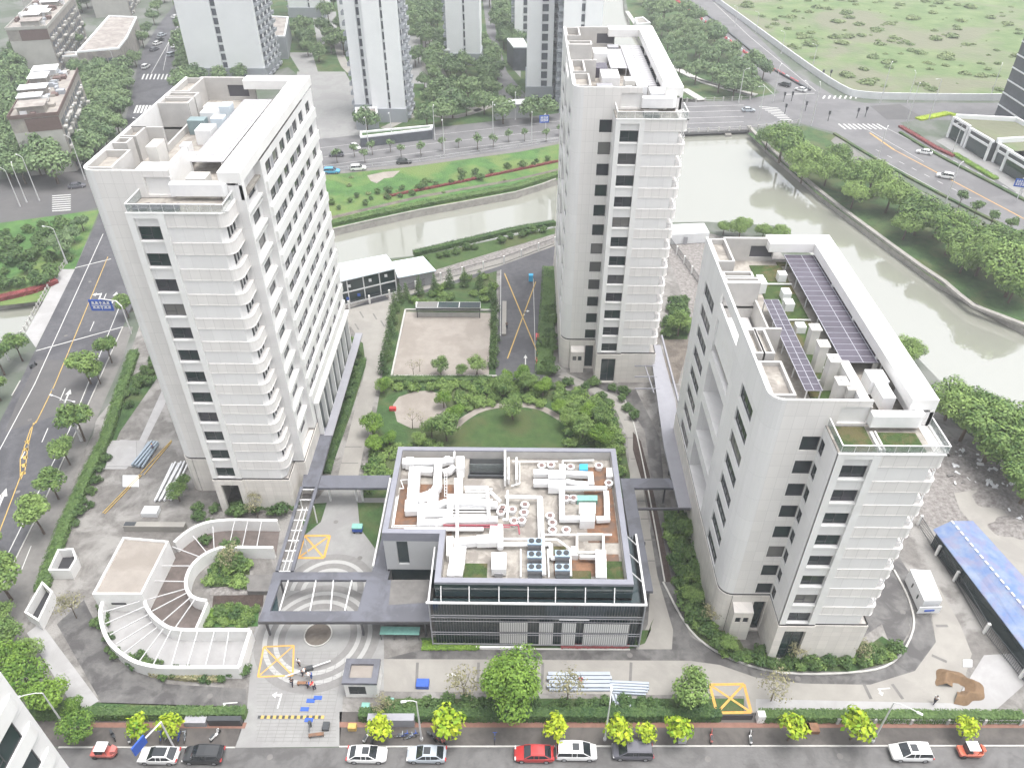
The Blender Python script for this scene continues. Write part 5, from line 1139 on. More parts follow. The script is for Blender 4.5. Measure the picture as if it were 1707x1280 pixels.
f_.sheet(up, .085); f_.build('upper_lane', 'ribbed_floor', rp)
b_ = MB(); zz = RT + .02
for a, b in (((172, 1020), (240, 1000)), ((176, 1039), (243, 1010)), ((183, 1058), (247, 1024)), ((194, 1073), (254, 1036)), ((207, 1088), (262, 1045)), ((232, 1102), (272, 1048)), ((254, 1110), (285, 1050)), ((285, 1111), (303, 1050)), ((312, 1111), (330, 1050)), ((342, 1111), (358, 1050)), ((372, 1111), (382, 1050)),
             ((246, 999), (310, 981)), ((254, 1018), (313, 987)), ((268, 1038), (318, 995)), ((292, 1046), (324, 1000)), ((254, 968), (311, 969)), ((265, 943), (318, 943)), ((287, 911), (333, 928)), ((322, 893), (343, 919)), ((355, 878), (357, 914)), ((391, 869), (382, 911)), ((413, 869), (404, 911)), ((436, 869), (428, 911))):
    b_ = MB(); b_.bar(P(*a, zz), P(*b, zz), .1, .14); b_.build('ramp_beam', 'pole_grey', rp)
rb_ = thing('ramp_roof_house', 'white flat roofed box with sandy roof at the head of the curved ramp', 'building', P(200, 950))
q = [p[:2] for p in PP([(153.5, 990), (236, 990), (281, 901), (205, 894.5)], 3.9)]
m_ = MB(); m_.prism(q, .1, 3.5); m_.build('wall', 'trim_white', rb_)
qi = inset([q[0], q[1], q[2], q[3]], .25); m_ = MB()
for i in range(4): m_.prism([q[i], q[(i + 1) % 4], qi[(i + 1) % 4], qi[i]], 3.5, 3.9)
m_.build('parapet', 'trim_white', rb_); m_ = MB(); m_.prism(qi, 3.51, 3.6); m_.build('roof', 'sand_court', rb_)
m_ = MB(); m_.bar((q[0][0] + 2, q[0][1] - .03, 1.9), (q[0][0] + 4, q[0][1] - .03, 1.9), .06, .35); m_.build('slot_window', 'steel_dark', rb_)
hedge_line([(252, 1122), (330, 1131), (365, 1131)], 1.0, .8, 'low brown green hedge under the outer wall of the curved ramp', 'leaf_olive', 110)
# courtyard canopy bits, planters beside ramp
m_ = MB(); m_.prism([p[:2] for p in PP([(410, 958), (458, 957), (456, 985), (412, 985)], .9)], 0, .9); tag(m_.build('planter_box', 'roof_floor_dark'), 'grey planter box between curved ramp and pergola', 'planter')
# ---- gatehouse and walls ----
gh = thing('gatehouse', 'small white gatehouse with grey rimmed sunken roof beside the entrance drive', 'gatehouse', P(600, 1160))
q = [p[:2] for p in PP([(569, 1138), (628, 1138), (633.5, 1097.5), (577, 1097.5)], 3.4)]; x0, y0 = q[0]; x1 = q[1][0]; y1 = q[2][1]
m_ = MB(); m_.facade((x0 + .15, y0 + .15), (x1 - .15, y0 + .15), 0, 3.0, [(.5, 2.6, .6, 2.4)], .15); m_.facade((x1 - .15, y0 + .15), (x1 - .15, y1 - .15), 0, 3.0); m_.facade((x0 + .15, y1 - .15), (x0 + .15, y0 + .15), 0, 3.0); m_.facade((x1 - .15, y1 - .15), (x0 + .15, y1 - .15), 0, 3.0); m_.build('wall', 'trim_white', gh)
window(gh, (x0 + .15, y0 + .15), (x1 - .15, y0 + .15), .5, 2.6, .6, 2.4, .12, 2)
m_ = MB(); t = .75
m_.box(x0, y0, 3.0, x1, y0 + t, 3.4); m_.box(x0, y1 - t, 3.0, x1, y1, 3.4); m_.box(x0, y0 + t, 3.0, x0 + t, y1 - t, 3.4); m_.box(x1 - t, y0 + t, 3.0, x1, y1 - t, 3.4); m_.build('roof_rim', 'canopy_grey', gh)
m_ = MB(); m_.box(x0 + t, y0 + t, 3.0, x1 - t, y1 - t, 3.05); m_.build('roof', 'sand_court', gh)
def wallbox(label, px0, px1, h, th=.5, m='canopy_lilac', cat='wall', name='screen_wall'):
    a, b = P(*px0), P(*px1); mb = MB(); ribbon(mb, [a[:2], b[:2]], th, 0, h); return tag(mb.build(name, m), label, cat)
wallbox('lilac grey screen wall behind the lime tree right of the drive', (615, 1206), (692, 1206), 1.6, .9)
wallbox('dark louvred screen at the front left of the drive', (350, 1206), (405, 1206), 1.3, .6, 'steel_dark')
wallbox('grey low box beside the dark louvred screen', (311, 1205), (347, 1205), 1.0, 1.0, 'louvre_grey', 'cabinet', 'utility_box')
wallbox('white bar gate across the yellow marked exit', (1195, 1199), (1253, 1199), 1.1, .1, 'steel_dark', 'gate', 'gate')
wallbox('white gate post with sloping cap by the yellow exit', (1260, 1200), (1272, 1200), 1.5, .8, 'trim_white', 'post', 'gate_post')
# basement stair shafts at the left
for q, lb in (([(96, 915), (122, 913), (128, 930), (116, 950), (80, 950)], 'white walled pit opening beside the left hedge, upper one'), ([(70, 968), (88, 985), (64, 1035), (40, 1020)], 'white walled pit opening beside the left hedge, lower one')):
    r = thing('basement_shaft', lb, 'shaft', P(*q[0])); p = [a[:2] for a in PP(q, 2.0)]
    area = sum(p[i][0] * p[(i + 1) % len(p)][1] - p[(i + 1) % len(p)][0] * p[i][1] for i in range(len(p)))
    if area < 0: p = p[::-1]
    pi_ = inset(p, .25); m_ = MB()
    for i in range(len(p)): m_.prism([p[i], p[(i + 1) % len(p)], pi_[(i + 1) % len(p)], pi_[i]], 0, 2.0)
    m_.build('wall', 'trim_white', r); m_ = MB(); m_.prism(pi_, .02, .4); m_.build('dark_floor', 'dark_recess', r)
r = thing('vent_shaft', 'long low vent shaft with dark grille above the curved ramp', 'shaft', P(260, 880))
m_ = MB(); a, b = P(208, 886), P(310, 886); m_.box(a[0], a[1], 0, b[0], a[1] + 1.0, 1.2); m_.build('wall', 'concrete', r); m_ = MB(); m_.box(a[0] + .1, a[1] + .1, 1.2, a[0] + 1.8, a[1] + .9, 1.25); m_.build('grille', 'steel_dark', r)
# ---- temporary buildings ----
mat('blue_roof', (.11, .18, .36), .5, .5, .6, col2=(.22, .27, .37), contrast=1.6, big=(.5, (.22, .19, .28), .5)); mat('pale_blue_roof', (.66, .74, .80), .45, .06, .5); mat('sign_blue', (.03, .10, .45), .5, .1); mat('site_white', (.72, .73, .74), .5, .1, .6); mat('tarp', (.35, .38, .40), .7, .25, 1.5)
ob = thing('site_office', 'two storey blue glazed site office with pale blue roof behind the left tower', 'site office', P(600, 520))
q = [p[:2] for p in PP([(520, 480), (661, 447), (644, 424), (500, 452)], 6.2)]; m_ = MB(); m_.prism(q, 6.0, 6.2); m_.build('roof', 'pale_blue_roof', ob)
qi = inset(q, .35); m_ = MB(); m_.prism(qi, .1, 5.99); m_.build('wall', 'curtain_glass', ob); a, b = qi[0], qi[1]; m_ = MB()
for z0 in (0, 2.9, 5.8): m_.bar((a[0], a[1] - .05, z0 + .15), (b[0], b[1] - .05, z0 + .15), .12, .3)
for i in range(6):
    t = i / 5; m_.bar((a[0] + (b[0] - a[0]) * t, a[1] + (b[1] - a[1]) * t - .06, 0), (a[0] + (b[0] - a[0]) * t, a[1] + (b[1] - a[1]) * t - .06, 5.9), .2)
m_.build('white_frame', 'steel_white', ob)
def on_line(a, b, t, z): return (a[0] + (b[0] - a[0]) * t, a[1] + (b[1] - a[1]) * t - .1, z)
for t, z in ((.42, 4.4), (.68, 4.6), (.88, 4.8), (.38, 1.5), (.52, 1.7)):
    m_ = MB(); p = on_line(a, b, t, z); m_.bar((p[0] - .35, p[1] - .03, z), (p[0] + .35, p[1] + .12, z), .04, .7); m_.build('white_sign', 'sign_blue' if z < 2 else 'site_white', ob)
ob = thing('site_shed', 'single storey shed with ribbed pale blue roof beside the site office', 'shed', P(700, 480))
q = [p[:2] for p in PP([(663, 463), (727, 451), (705, 427), (654, 436)], 3.6)]; m_ = MB(); m_.prism(q, 3.4, 3.6); m_.build('roof', 'pale_blue_roof', ob); m_ = MB(); m_.prism(inset(q, .3), .1, 3.39); m_.build('wall', 'louvre_grey', ob)
sh = thing('solar_shelter', 'dark panelled solar shelter at the head of the sand court', 'shelter', P(747, 520))
q = [p[:2] for p in PP([(693, 513), (801, 513), (801, 503.5), (693, 503)], 2.6)]; m_ = MB(); m_.prism(q, 2.5, 2.6); m_.build('frame', 'pole_grey', sh)
for i in range(3):
    m_ = MB(); xa = q[0][0] + .15 + (q[1][0] - q[0][0] - .1) * i / 3; m_.box(xa, q[0][1] + .15, 2.6, xa + (q[1][0] - q[0][0]) / 3 - .2, q[2][1] - .15, 2.64); m_.build('solar_panel', 'window_glass', sh)
for x in (q[0][0] + .2, q[1][0] - .2):
    m_ = MB(); m_.box(x - .08, q[0][1] + .1, 0, x + .08, q[0][1] + .26, 2.5); m_.build('post', 'steel_dark', sh)
m_ = MB(); m_.box(q[0][0], q[0][1] - .02, 2.2, q[1][0], q[0][1] + .08, 2.49); m_.build('fascia', 'steel_dark', sh); m_ = MB(); m_.box(q[0][0] + .3, q[0][1] + .6, 0, q[1][0] - .3, q[0][1] + 1.0, .9); m_.build('back_panel', 'concrete_edge', sh)
cb_ = thing('site_cabin', 'white container cabin with blue sign east of the right tower', 'cabin', P(1545, 1010))
q = [p[:2] for p in PP([(1541, 1001), (1571, 1000), (1551, 950), (1517, 948)], 2.6)]; m_ = MB(); m_.prism(q, .1, 2.6); m_.build('body', 'site_white', cb_, bevel=.05)
a, b = q[0], q[1]; m_ = MB(); m_.bar((a[0] - .6, a[1] - .5, 1.2), (b[0] + .0, b[1] - .5, 1.2), .1, 1.3); m_.build('fascia_board', 'site_white', cb_); m_ = MB(); m_.bar(((a[0] + b[0]) / 2 - 1.0, a[1] - .58, 1.15), ((a[0] + b[0]) / 2 + .4, b[1] - .58, 1.15), .05, .35); m_.build('blue_lettering', 'sign_blue', cb_)
for t in (.35, .7):
    m_ = MB(); p0 = (q[3][0] + (q[0][0] - q[3][0]) * t, q[3][1] + (q[0][1] - q[3][1]) * t); m_.bar((p0[0] - .05, p0[1], 1.5), (p0[0] + .25, p0[1] - .9, 1.5), .06, .8); m_.build('window', 'window_glass', cb_)
bs_ = thing('blue_roof_shed', 'long shed with blue corrugated roof by the rubble at the right edge', 'shed', P(1640, 980)); m_ = MB()
l0, l1 = P(1556, 882, 3.2), P(1790, 1190, 3.2); r0, r1 = P(1586, 868, 4.4), P(1830, 1160, 4.4); s0, s1 = P(1622, 868, 3.4), P(1860, 1130, 3.4)
m_.face([l0, l1, r1, r0]); m_.face([r0, r1, s1, s0]); m_.face([(*p[:2], p[2] - .12) for p in (l1, l0, r0, r1)]); m_.face([(*p[:2], p[2] - .12) for p in (r1, r0, s0, s1)]); m_.build('roof', 'blue_roof', bs_)
m_ = MB(); m_.prism([(l0[0] + .5, l0[1] - .3), (l1[0] + .5, l1[1]), (s1[0] - .4, s1[1]), (s0[0] - .4, s0[1] - .3)], .05, 3.0); m_.build('wall', 'curtain_glass', bs_)
m_ = MB()
for i in range(26):
    t = i / 26; m_.bar(tuple(r0[k] + (r1[k] - r0[k]) * t + (.06 if k == 2 else 0) for k in range(3)), tuple(r0[k] + (r1[k] - r0[k]) * (t + .022) + (.06 if k == 2 else 0) for k in range(3)), .25, .05)
m_.build('ridge_flashing', 'steel_white', bs_)
cb_ = thing('site_cabin', 'white cabin with ribbed roof between the middle and right towers', 'cabin', P(1150, 400))
q = [p[:2] for p in PP([(1120, 391), (1183, 388), (1174, 372), (1121, 374)], 2.8)]; m_ = MB(); m_.prism(q, .1, 2.8); m_.build('body', 'site_white', cb_, bevel=.05); m_ = MB(); m_.bar((q[0][0] + 3, q[0][1] - .05, 1.2), (q[0][0] + 4.0, q[0][1] - .05, 1.2), .06, 1.9); m_.build('door', 'louvre_grey', cb_)
cb_ = thing('garage_shed', 'small flat roofed bin store standing in the far estate by the back street', 'shed', P(855, 205)); q = [p[:2] for p in PP([(824, 176), (886, 172), (880, 165), (820, 168)], 5)]
m_ = MB(); m_.prism(q, 4.6, 5.0); m_.build('roof', 'site_white', cb_); m_ = MB(); m_.prism(inset(q, .5), 0, 4.59); m_.build('wall', 'far_cladding', cb_)
def fence(label, px, h=1.1, step=4.0, m='steel_dark', pm='trim_white', rails=(.15, 1.0), panel=True, post=.35, cat='fence'):
    pts = [p[:2] for p in PP(px)]; r = thing('fence', label, cat, (*pts[0], 0)); pn = MB(); n = 0
    for i in range(len(pts) - 1):
        a, b = pts[i], pts[i + 1]; l = sqrt((a[0] - b[0]) ** 2 + (a[1] - b[1]) ** 2); k = max(1, int(l / step))
        for j in range(k + (i == len(pts) - 2)):
            t = j / k; x, y = a[0] + (b[0] - a[0]) * t, a[1] + (b[1] - a[1]) * t
            if n < 60: mb = MB(); mb.box(x - post / 2, y - post / 2, 0, x + post / 2, y + post / 2, h + .2); mb.build('post', pm, r)
            n += 1
        for z in rails: pn.bar((*a, h * z), (*b, h * z), .07, .07)
        if panel:
            kk = int(l / .28)
            for j in range(kk): t = j / kk; x, y = a[0] + (b[0] - a[0]) * t, a[1] + (b[1] - a[1]) * t; pn.box(x - .02, y - .02, .1, x + .02, y + .02, h)
    pn.build('railing', m, r); return r
fence('dark railing with white posts along the north side of the compound', [(548, 525), (650, 497), (735, 468), (840, 440), (925, 408)], 1.9, 4.5)
fence('dark railing with white posts right of the middle tower', [(1116, 408), (1140, 440), (1165, 475), (1182, 520)], 1.9, 4.5)
fence('dark railing with white posts along the east side by the blue shed', [(1530, 875), (1560, 925), (1590, 968), (1640, 1055), (1700, 1130), (1760, 1190)], 1.9, 5)
fence('pale balustrade fence along the front pavement at the right', [(1395, 1205), (1760, 1207)], .9, 4, 'concrete_edge', 'concrete_edge')
fence('stone balustrade on the left road bridge', [(38, 560), (60, 520), (88, 470), (118, 430)], 1.0, 1.6, 'concrete_edge', 'concrete_edge', panel=False, post=.25)
fence('concrete balustrade along the river side of the road bridge', [(1100, 223), (1180, 220), (1250, 217), (1330, 206)], 1.2, 3, 'concrete_edge', 'concrete_edge', panel=False, post=.4, rails=(.1, .5, 1.0))
fence('concrete balustrade along the far side of the road bridge', [(1130, 171), (1250, 167)], 1.2, 3, 'concrete_edge', 'concrete_edge', panel=False, post=.4, rails=(.5, 1.0))
fence('thin railing along the back street above the riverside lawn', [(540, 287), (700, 270), (930, 236)], 1.0, 6, 'pole_grey', 'pole_grey', panel=False, post=.1)
tag(ribbon(MB(), smooth_line([p[:2] for p in PP([(1188, 0), (1240, 38), (1330, 105), (1400, 152), (1440, 164), (1520, 167), (1620, 168), (1760, 168)])], 4), .4, 0, 2.4).build('boundary_wall', 'site_white'), 'long white boundary wall between the road and the wild meadow', 'wall')
pr = MB(); pr.box(50.0, 213, -1.6, 76.0, 214, .0)
m_ = MB(); m_.box(66.2, 250.2, -1.7, 68.2, 262, -.92); tag(m_.build('bridge_pier', 'concrete'), 'concrete pier under the road bridge', 'pier')
# =====================================================================
# BACKGROUND BUILDINGS
# =====================================================================
mat('old_wall', (.38, .35, .31), .85, .35, .5, col2=(.24, .22, .21), contrast=1.4); mat('old_wall_plain', (.46, .45, .42), .85, .15, .3); mat('brown_band', (.16, .11, .10), .8, .15)
mat('far_white', (.84, .85, .86), .6, .05, .2); mat('far_grey', (.36, .38, .41), .6, .1, .2); mat('far_dark', (.10, .11, .13), .5, .3, .5); mat('roof_old', (.30, .27, .25), .9, .35, .6, big=(.2, (.42, .39, .36), .6))
def res_tower(label, x, y, wd, dp, h, slot=(.45, .52), side='r', wings=1, rz=0):
    """white slab tower: plain gable with one dark vertical slot, balconies and windows on the long side"""
    r = thing('residential_tower', label, 'residential tower', (x, y, 0), 'pale residential towers beyond the river' if False else None)
    m = MB(); a, b = slot[0] * wd, slot[1] * wd
    m.box(x, y, 0, x + a, y + dp, h); m.box(x + b, y, 0, x + wd, y + dp, h); m.box(x + a, y + .8, 0, x + b, y + dp, h - 1); m.build('wall', 'far_white', r)
    vis = lambda z: pyof(x, y, z) > -25
    for k in range(int(h / 3.1)):
        if vis(k * 3.1): ubox('slot_window', 'far_dark', r, x + a + .1, y + .6, k * 3.1 + 1, x + b - .1, y + .79, k * 3.1 + 3.2)
    sx = x + wd if side == 'r' else x; sg = 1 if side == 'r' else -1
    for j, yy in enumerate([y + 2 + i * 5.2 for i in range(int(dp / 5.2))]):
        for k in range(int(h / 3.1)):
            z = k * 3.1 + .6
            if vis(z): ubox('balcony', 'far_grey', r, sx, yy, z, sx + sg * 1.4, yy + 3.2, z + 1.1); ubox('balcony_window', 'far_dark', r, sx, yy + .1, z + 1.11, sx + sg * .06, yy + 3.1, z + 2.6)
    m = MB(); m.box(x - .4, y - .4, 0, x + wd + .4, y + dp, 4.5); m.build('base', 'far_grey', r)
    return r
res_tower('pale residential tower rising behind the left tower, with dark stacked balconies', -125.5, 303, 28, 22, 110, side='r')
res_tower('nearest pale residential tower in the estate, its foot by the green entrance canopy', -49.5, 258, 10.8, 20, 120, slot=(.5, .57), side='r')
res_tower('pale residential slab joined behind the nearest tower, with brown grey base', -56.0, 262, 6.0, 16, 118, slot=(.62, .8), side='l')
res_tower('narrow pale residential tower left of the nearest one, set further back', -76, 345, 17, 16, 110, slot=(.6, .65), side='r')
res_tower('distant pale tower at the top left beyond the flat roofed block', -112, 402, 17, 14, 100, slot=(.55, .6), side='l')
res_tower('slim pale tower in the middle of the far estate trees', -30.0, 324, 13.2, 16, 120, slot=(.5, .56), side='l')
res_tower('big grey white tower with many windows just left of the middle tower', 1.5, 282, 9, 24, 120, slot=(.55, .8), side='r')
res_tower('grey tower with window grid close behind the middle tower', 13.0, 268, 12.5, 26, 120, slot=(.45, .55), side='l')
res_tower('distant grey tower beside the pale path at the top', -3.5, 350, 9, 14, 110, slot=(.4, .6), side='l')
def flatblock(name, label, px, z, m='far_grey', roof='roof_old', cat='building', par=.6):
    q = [p[:2] for p in PP(px, z)]; a = sum(q[i][0] * q[(i + 1) % len(q)][1] - q[(i + 1) % len(q)][0] * q[i][1] for i in range(len(q)))
    if a < 0: q = q[::-1]
    r = thing(name, label, cat, (*q[0], 0)); mb = MB(); mb.prism(q, 0, z - par); mb.build('wall', m, r); qi = inset(q, .6); mb = MB()
    for i in range(len(q)): mb.prism([q[i], q[(i + 1) % len(q)], qi[(i + 1) % len(q)], qi[i]], z - par, z)
    mb.build('parapet', 'far_white', r); mb = MB(); mb.prism(qi, z - par + .01, z - par + .1); mb.build('roof', roof, r); return r, q
flatblock('clubhouse', 'low block with brown flat roof and white rim between far towers', [(445, 60), (475, 60), (481, 28), (447, 26)], 9)
flatblock('entrance_block', 'dark green long canopy block at the far estate entrance', [(600, 228), (720, 214), (722, 208), (600, 219)], 3.5, 'far_dark', 'grass_dark')
flatblock('gate_lodge', 'low grey lodge at the foot of the nearest far tower', [(592, 192), (630, 190), (628, 178), (592, 179)], 5)
flatblock('low_annex', 'small white annex left of the slim far tower', [(724, 83), (750, 83), (748, 76), (722, 77)], 6)
flatblock('pavilion', 'white roofed pavilion beside the grey far tower', [(856, 78), (880, 78), (872, 64), (845, 64)], 9, 'far_dark', 'far_white')
# old apartment blocks at the left
def old_block(label, X0, Y0, wd, dp, h, seed, rot=16):
    rnd = random.Random(seed); r = thing('old_apartment_block', label, 'apartment block', (X0, Y0, 0)); r.rotation_euler.z = radians(rot); nf = int(h / 3)
    m = MB(); m.box(X0, Y0, 0, X0 + wd, Y0 + dp, h); m.build('wall', 'old_wall', r)
    m = MB(); m.box(X0 + .1, Y0 - .06, 0, X0 + wd - .3, Y0, h - 4.2); m.build('gable_wall', 'old_wall_plain', r); m = MB(); m.box(X0 + wd * .3, Y0 - .12, h - 4.2, X0 + wd - .1, Y0, h - .6); m.build('brown_gable_panel', 'brown_band', r)
    m = MB(); g = MB(); b = MB()
    for k in range(nf):
        yy = Y0 + 1
        while yy < Y0 + dp - 3:
            ww = rnd.choice((1.6, 2.4, 3.0)); z = k * 3 + .9
            ubox('window', 'far_dark', r, X0 + wd, yy, z, X0 + wd + .05, yy + ww, z + 1.5)
            if rnd.random() < .6: ubox('balcony', 'old_wall_plain', r, X0 + wd, yy - .2, z - .6, X0 + wd + rnd.choice((.4, .7, 1.0)), yy + ww * rnd.choice((.5, 1)) + .2, z + rnd.choice((-.2, .1, .3, .5)))
            elif rnd.random() < .6: ubox('air_conditioner', 'site_white', r, X0 + wd, yy + ww * .6, z - .5, X0 + wd + .5, yy + ww * .6 + .8, z)
            yy += ww + rnd.uniform(.8, 1.6)
    for i in range(3 + int(dp / 12)):
        m = MB(); y = Y0 + 2 + i * 8.5
        if y > Y0 + dp - 5: break
        x = X0 + rnd.uniform(.2, wd * .4); w_ = rnd.uniform(wd * .35, wd * .55); d_ = rnd.uniform(3.5, 6); hh = rnd.uniform(1.2, 2.8); m.box(x, y, h, x + w_, y + d_, h + hh); m.build('roof_room', rnd.choice(['old_wall_plain', 'old_wall', 'site_white']), r)
        m = MB(); m.box(x - .5, y - .6, h + hh, x + w_ + .5, y + d_ + .3, h + hh + .2); m.build('roof_awning', rnd.choice(['site_white', 'far_white', 'roof_old']), r)
    for mm in ('site_white', 'old_wall', 'brown_band', 'far_grey'):
        for _ in range(16): x = X0 + rnd.uniform(.3, wd - 2.5); y = Y0 + rnd.uniform(.5, dp - 3); ubox('roof_hut', mm, r, x, y, h, x + rnd.uniform(.6, 2.4), y + rnd.uniform(.5, 2.6), h + rnd.uniform(.3, 1.7))
    m = MB(); m.box(X0 - .2, Y0 - .2, h - .3, X0 + wd + .2, Y0, h + .7); m.box(X0 + wd, Y0, h - .3, X0 + wd + .2, Y0 + dp, h + .7); m.box(X0 - .2, Y0, h - .3, X0, Y0 + dp, h + .7); m.build('parapet', 'brown_band' if seed % 2 else 'old_wall_plain', r); return r
old_block('old apartment block with brown gable panel, nearest on the left side', -141.5, 212, 12.5, 44, 16.5, 1, 18)
old_block('old apartment block with cluttered roof at the upper left, behind the side lane', -192, 306, 14, 56, 17, 2, 15)
old_block('old apartment block at the top left corner with pale balconies', -226, 290, 14, 60, 18, 3)
old_block('old apartment block at the left edge beyond the trees', -176, 206, 12, 44, 17, 5)
old_block('old apartment block furthest back at the top left', -232, 390, 16, 60, 18, 4)
old_block('old apartment block at the top behind the brown roofed shops', -205, 400, 16, 46, 18, 6)
r, q = flatblock('shop_block', 'low shop block with wide brown roof beside the avenue', [(128, 86), (198, 80), (212, 62), (228, 28), (181, 26)], 9.5, 'old_wall', 'roof_old')
m = MB(); a, b = q[0], q[1]
for i in range(4):
    t0, t1 = .38 + i * .15, .5 + i * .15; m.bar((a[0] + (b[0] - a[0]) * t0, a[1] + (b[1] - a[1]) * t0 - .1, 3.5), (a[0] + (b[0] - a[0]) * t1, a[1] + (b[1] - a[1]) * t1 - .1, 3.5), .1, 5.5)
m.build('shop_glazing', 'far_dark', r)
flatblock('lane_wall', 'long flat roofed low building along the side lane at the left', [(0, 100), (128, 92), (128, 86), (0, 93)], 5, 'old_wall_plain', 'roof_old')
# right corner: commercial building and tower
r = thing('shop_terrace', 'dark framed shop terrace with olive green roofs at the right edge', 'building', (140, 235, 0))
pa, pb = P(1578, 228), P(1707, 308); dx, dy = pb[0] - pa[0], pb[1] - pa[1]; L_ = sqrt(dx * dx + dy * dy); ux, uy = dx / L_, dy / L_; nx, ny = -uy, ux
def q2(u, v): return (pa[0] + ux * u + nx * v, pa[1] + uy * u + ny * v)
for i, (u0, u1, v0, h) in enumerate(((0, 8.5, 0, 6.5), (9.2, 20.5, -.2, 6.2), (21, 27, 1.5, 5.6), (27.5, 45, -.3, 6.2))):
    m = MB(); m.prism([q2(u0, v0), q2(u1, v0), q2(u1, 18), q2(u0, 18)], 0, h - .6); m.build('shop_wall', 'steel_dark', r)
    m = MB()
    for k in (0, 1): uu = u0 if k == 0 else u1 - .9; m.prism([q2(uu, v0 - .3), q2(uu + .9, v0 - .3), q2(uu + .9, v0), q2(uu, v0)], 0, h)
    m.prism([q2(u0, v0 - .3), q2(u1, v0 - .3), q2(u1, v0 + .5), q2(u0, v0 + .5)], h - 2.2, h - 1.6); m.prism([q2(u0, v0), q2(u1, v0), q2(u1, v0 + .6), q2(u0, v0 + .6)], h - .6, h); m.build('white_frame', 'far_white', r)
    m = MB(); m.prism([q2(u0 + 1.2, v0 - .1), q2(u1 - 1.2, v0 - .1), q2(u1 - 1.2, v0 - .02), q2(u0 + 1.2, v0 - .02)], .4, h - 2.4); m.build('shop_window', 'curtain_glass', r)
m = MB(); m.sheet([q2(.5, 1), q2(20, 1), q2(20, 17), q2(6, 17)], 6.0); m.sheet([q2(21, 2.5), q2(44, 1), q2(44, 17), q2(21, 17)], 5.6); m.build('green_roof', 'meadow', r)
m = MB(); ribbon(m, [q2(.3, .5), q2(5.5, 17.5), q2(20, 17.5)], .8, 5.9, 7.2); ribbon(m, [q2(20.5, 1), q2(20.5, 17.5)], .8, 5.5, 6.9); m.build('roof_wall', 'far_white', r)
r = thing('corner_tower', 'white framed dark tower cut off by the right edge of the photo', 'building', (160, 246, 0)); x, y = 160, 246
m = MB(); m.box(x, y, 0, x + 20, y + 20, 60); m.build('wall', 'far_dark', r); m = MB()
for i in range(6): m.box(x + i * 3.8 - .25, y - .3, 0, x + i * 3.8 + .25, y, 60)
for k in range(15): m.box(x, y - .25, k * 4, x + 20, y - .02, k * 4 + .4); m.box(x - .25, y, k * 4, x - .02, y + 20, k * 4 + .4)
m.build('white_grid', 'far_white', r)
sheet('shop_forecourt', [(1560, 235), (1600, 222), (1740, 315), (1740, 350)], 'paver', 3 * G)
# close building at the lower left corner
nb = thing('near_tower', 'white tower with rounded balcony bands cut off by the lower left corner', 'apartment tower', (-45, 10, 0))
m = MB(); m.box(-60, -14, 0, -34.3, 28.6, 43.3); m.build('wall', 'wall_plain', nb)
for k in range(12):
    z = 41.4 - k * 3.57; m = MB()
    c_ = [(-60, -14), (-34.1, -14)] + [(-35.3 + 1.2 * cos(radians(t)), 27.6 + 1.2 * sin(radians(t))) for t in range(0, 91, 15)] + [(-60, 28.8)]
    m.prism(c_, z - 1.55, z); m.build('balcony_band', 'trim_white', nb, bevel=.06)
    for i, y in enumerate((25.2, 20.2, 15.0, 9.8)):
        window(nb, (-34.3, -14), (-34.3, 28.6), y + 14 - 2.0, y + 14 + 1.9, z - 3.55, z - 1.58, -.04, mull=2)
flatblock('stepped_podium', 'low white podium steps with terraces by the north river at the top', [(1062, 40), (1085, 38), (1072, 28), (1058, 30)], 3, 'far_white', 'concrete')
for i, pts in enumerate(([(1085, 92), (1120, 112), (1180, 140), (1260, 160)], [(1045, 20), (1065, 50), (1080, 70)], [(1150, 130), (1215, 150), (1250, 160)], [(1140, 150), (1170, 168)])):
    tag(ribbon(MB(), smooth_line([p[:2] for p in PP(pts)], 4), (3.0, 2.0, 1.2, 3)[i], .02, .35).build('terrace_step', 'concrete_edge'), ('wide pale curved terrace step above the bridge', 'pale curved path edging the north river', 'thin pale terrace step near the road bridge', 'short pale ramp beside the bridge end')[i], 'terrace')
sheet('estate_ground', [(300, 175), (300, -60), (940, -60), (940, 200), (800, 208), (620, 225), (480, 112)], 'grass_dark', G * .6)
sheet('estate_path', [(800, -40), (812, -40), (828, 60), (845, 120), (882, 165), (870, 175), (832, 170), (828, 120), (812, 60)], 'far_asphalt', G * 1.4)
sheet('estate_path', [(700, 20), (708, 20), (716, 60), (722, 95), (712, 130), (700, 130), (706, 90)], 'concrete', G * 1.4)
sheet('estate_court', [(480, 88), (520, 88), (530, 120), (575, 128), (605, 165), (612, 228), (520, 235), (500, 120)], 'paver', G * 1.5)
sheet('estate_court_pond', [(528, 172), (558, 170), (558, 196), (526, 198)], 'far_asphalt', G * 1.9)
sheet('north_slope_ground', [(1052, 48), (1040, -20), (1118, -20), (1180, 45), (1262, 124), (1296, 157), (1236, 166), (1130, 165), (1128, 148)], 'grass_dark', G * .6)

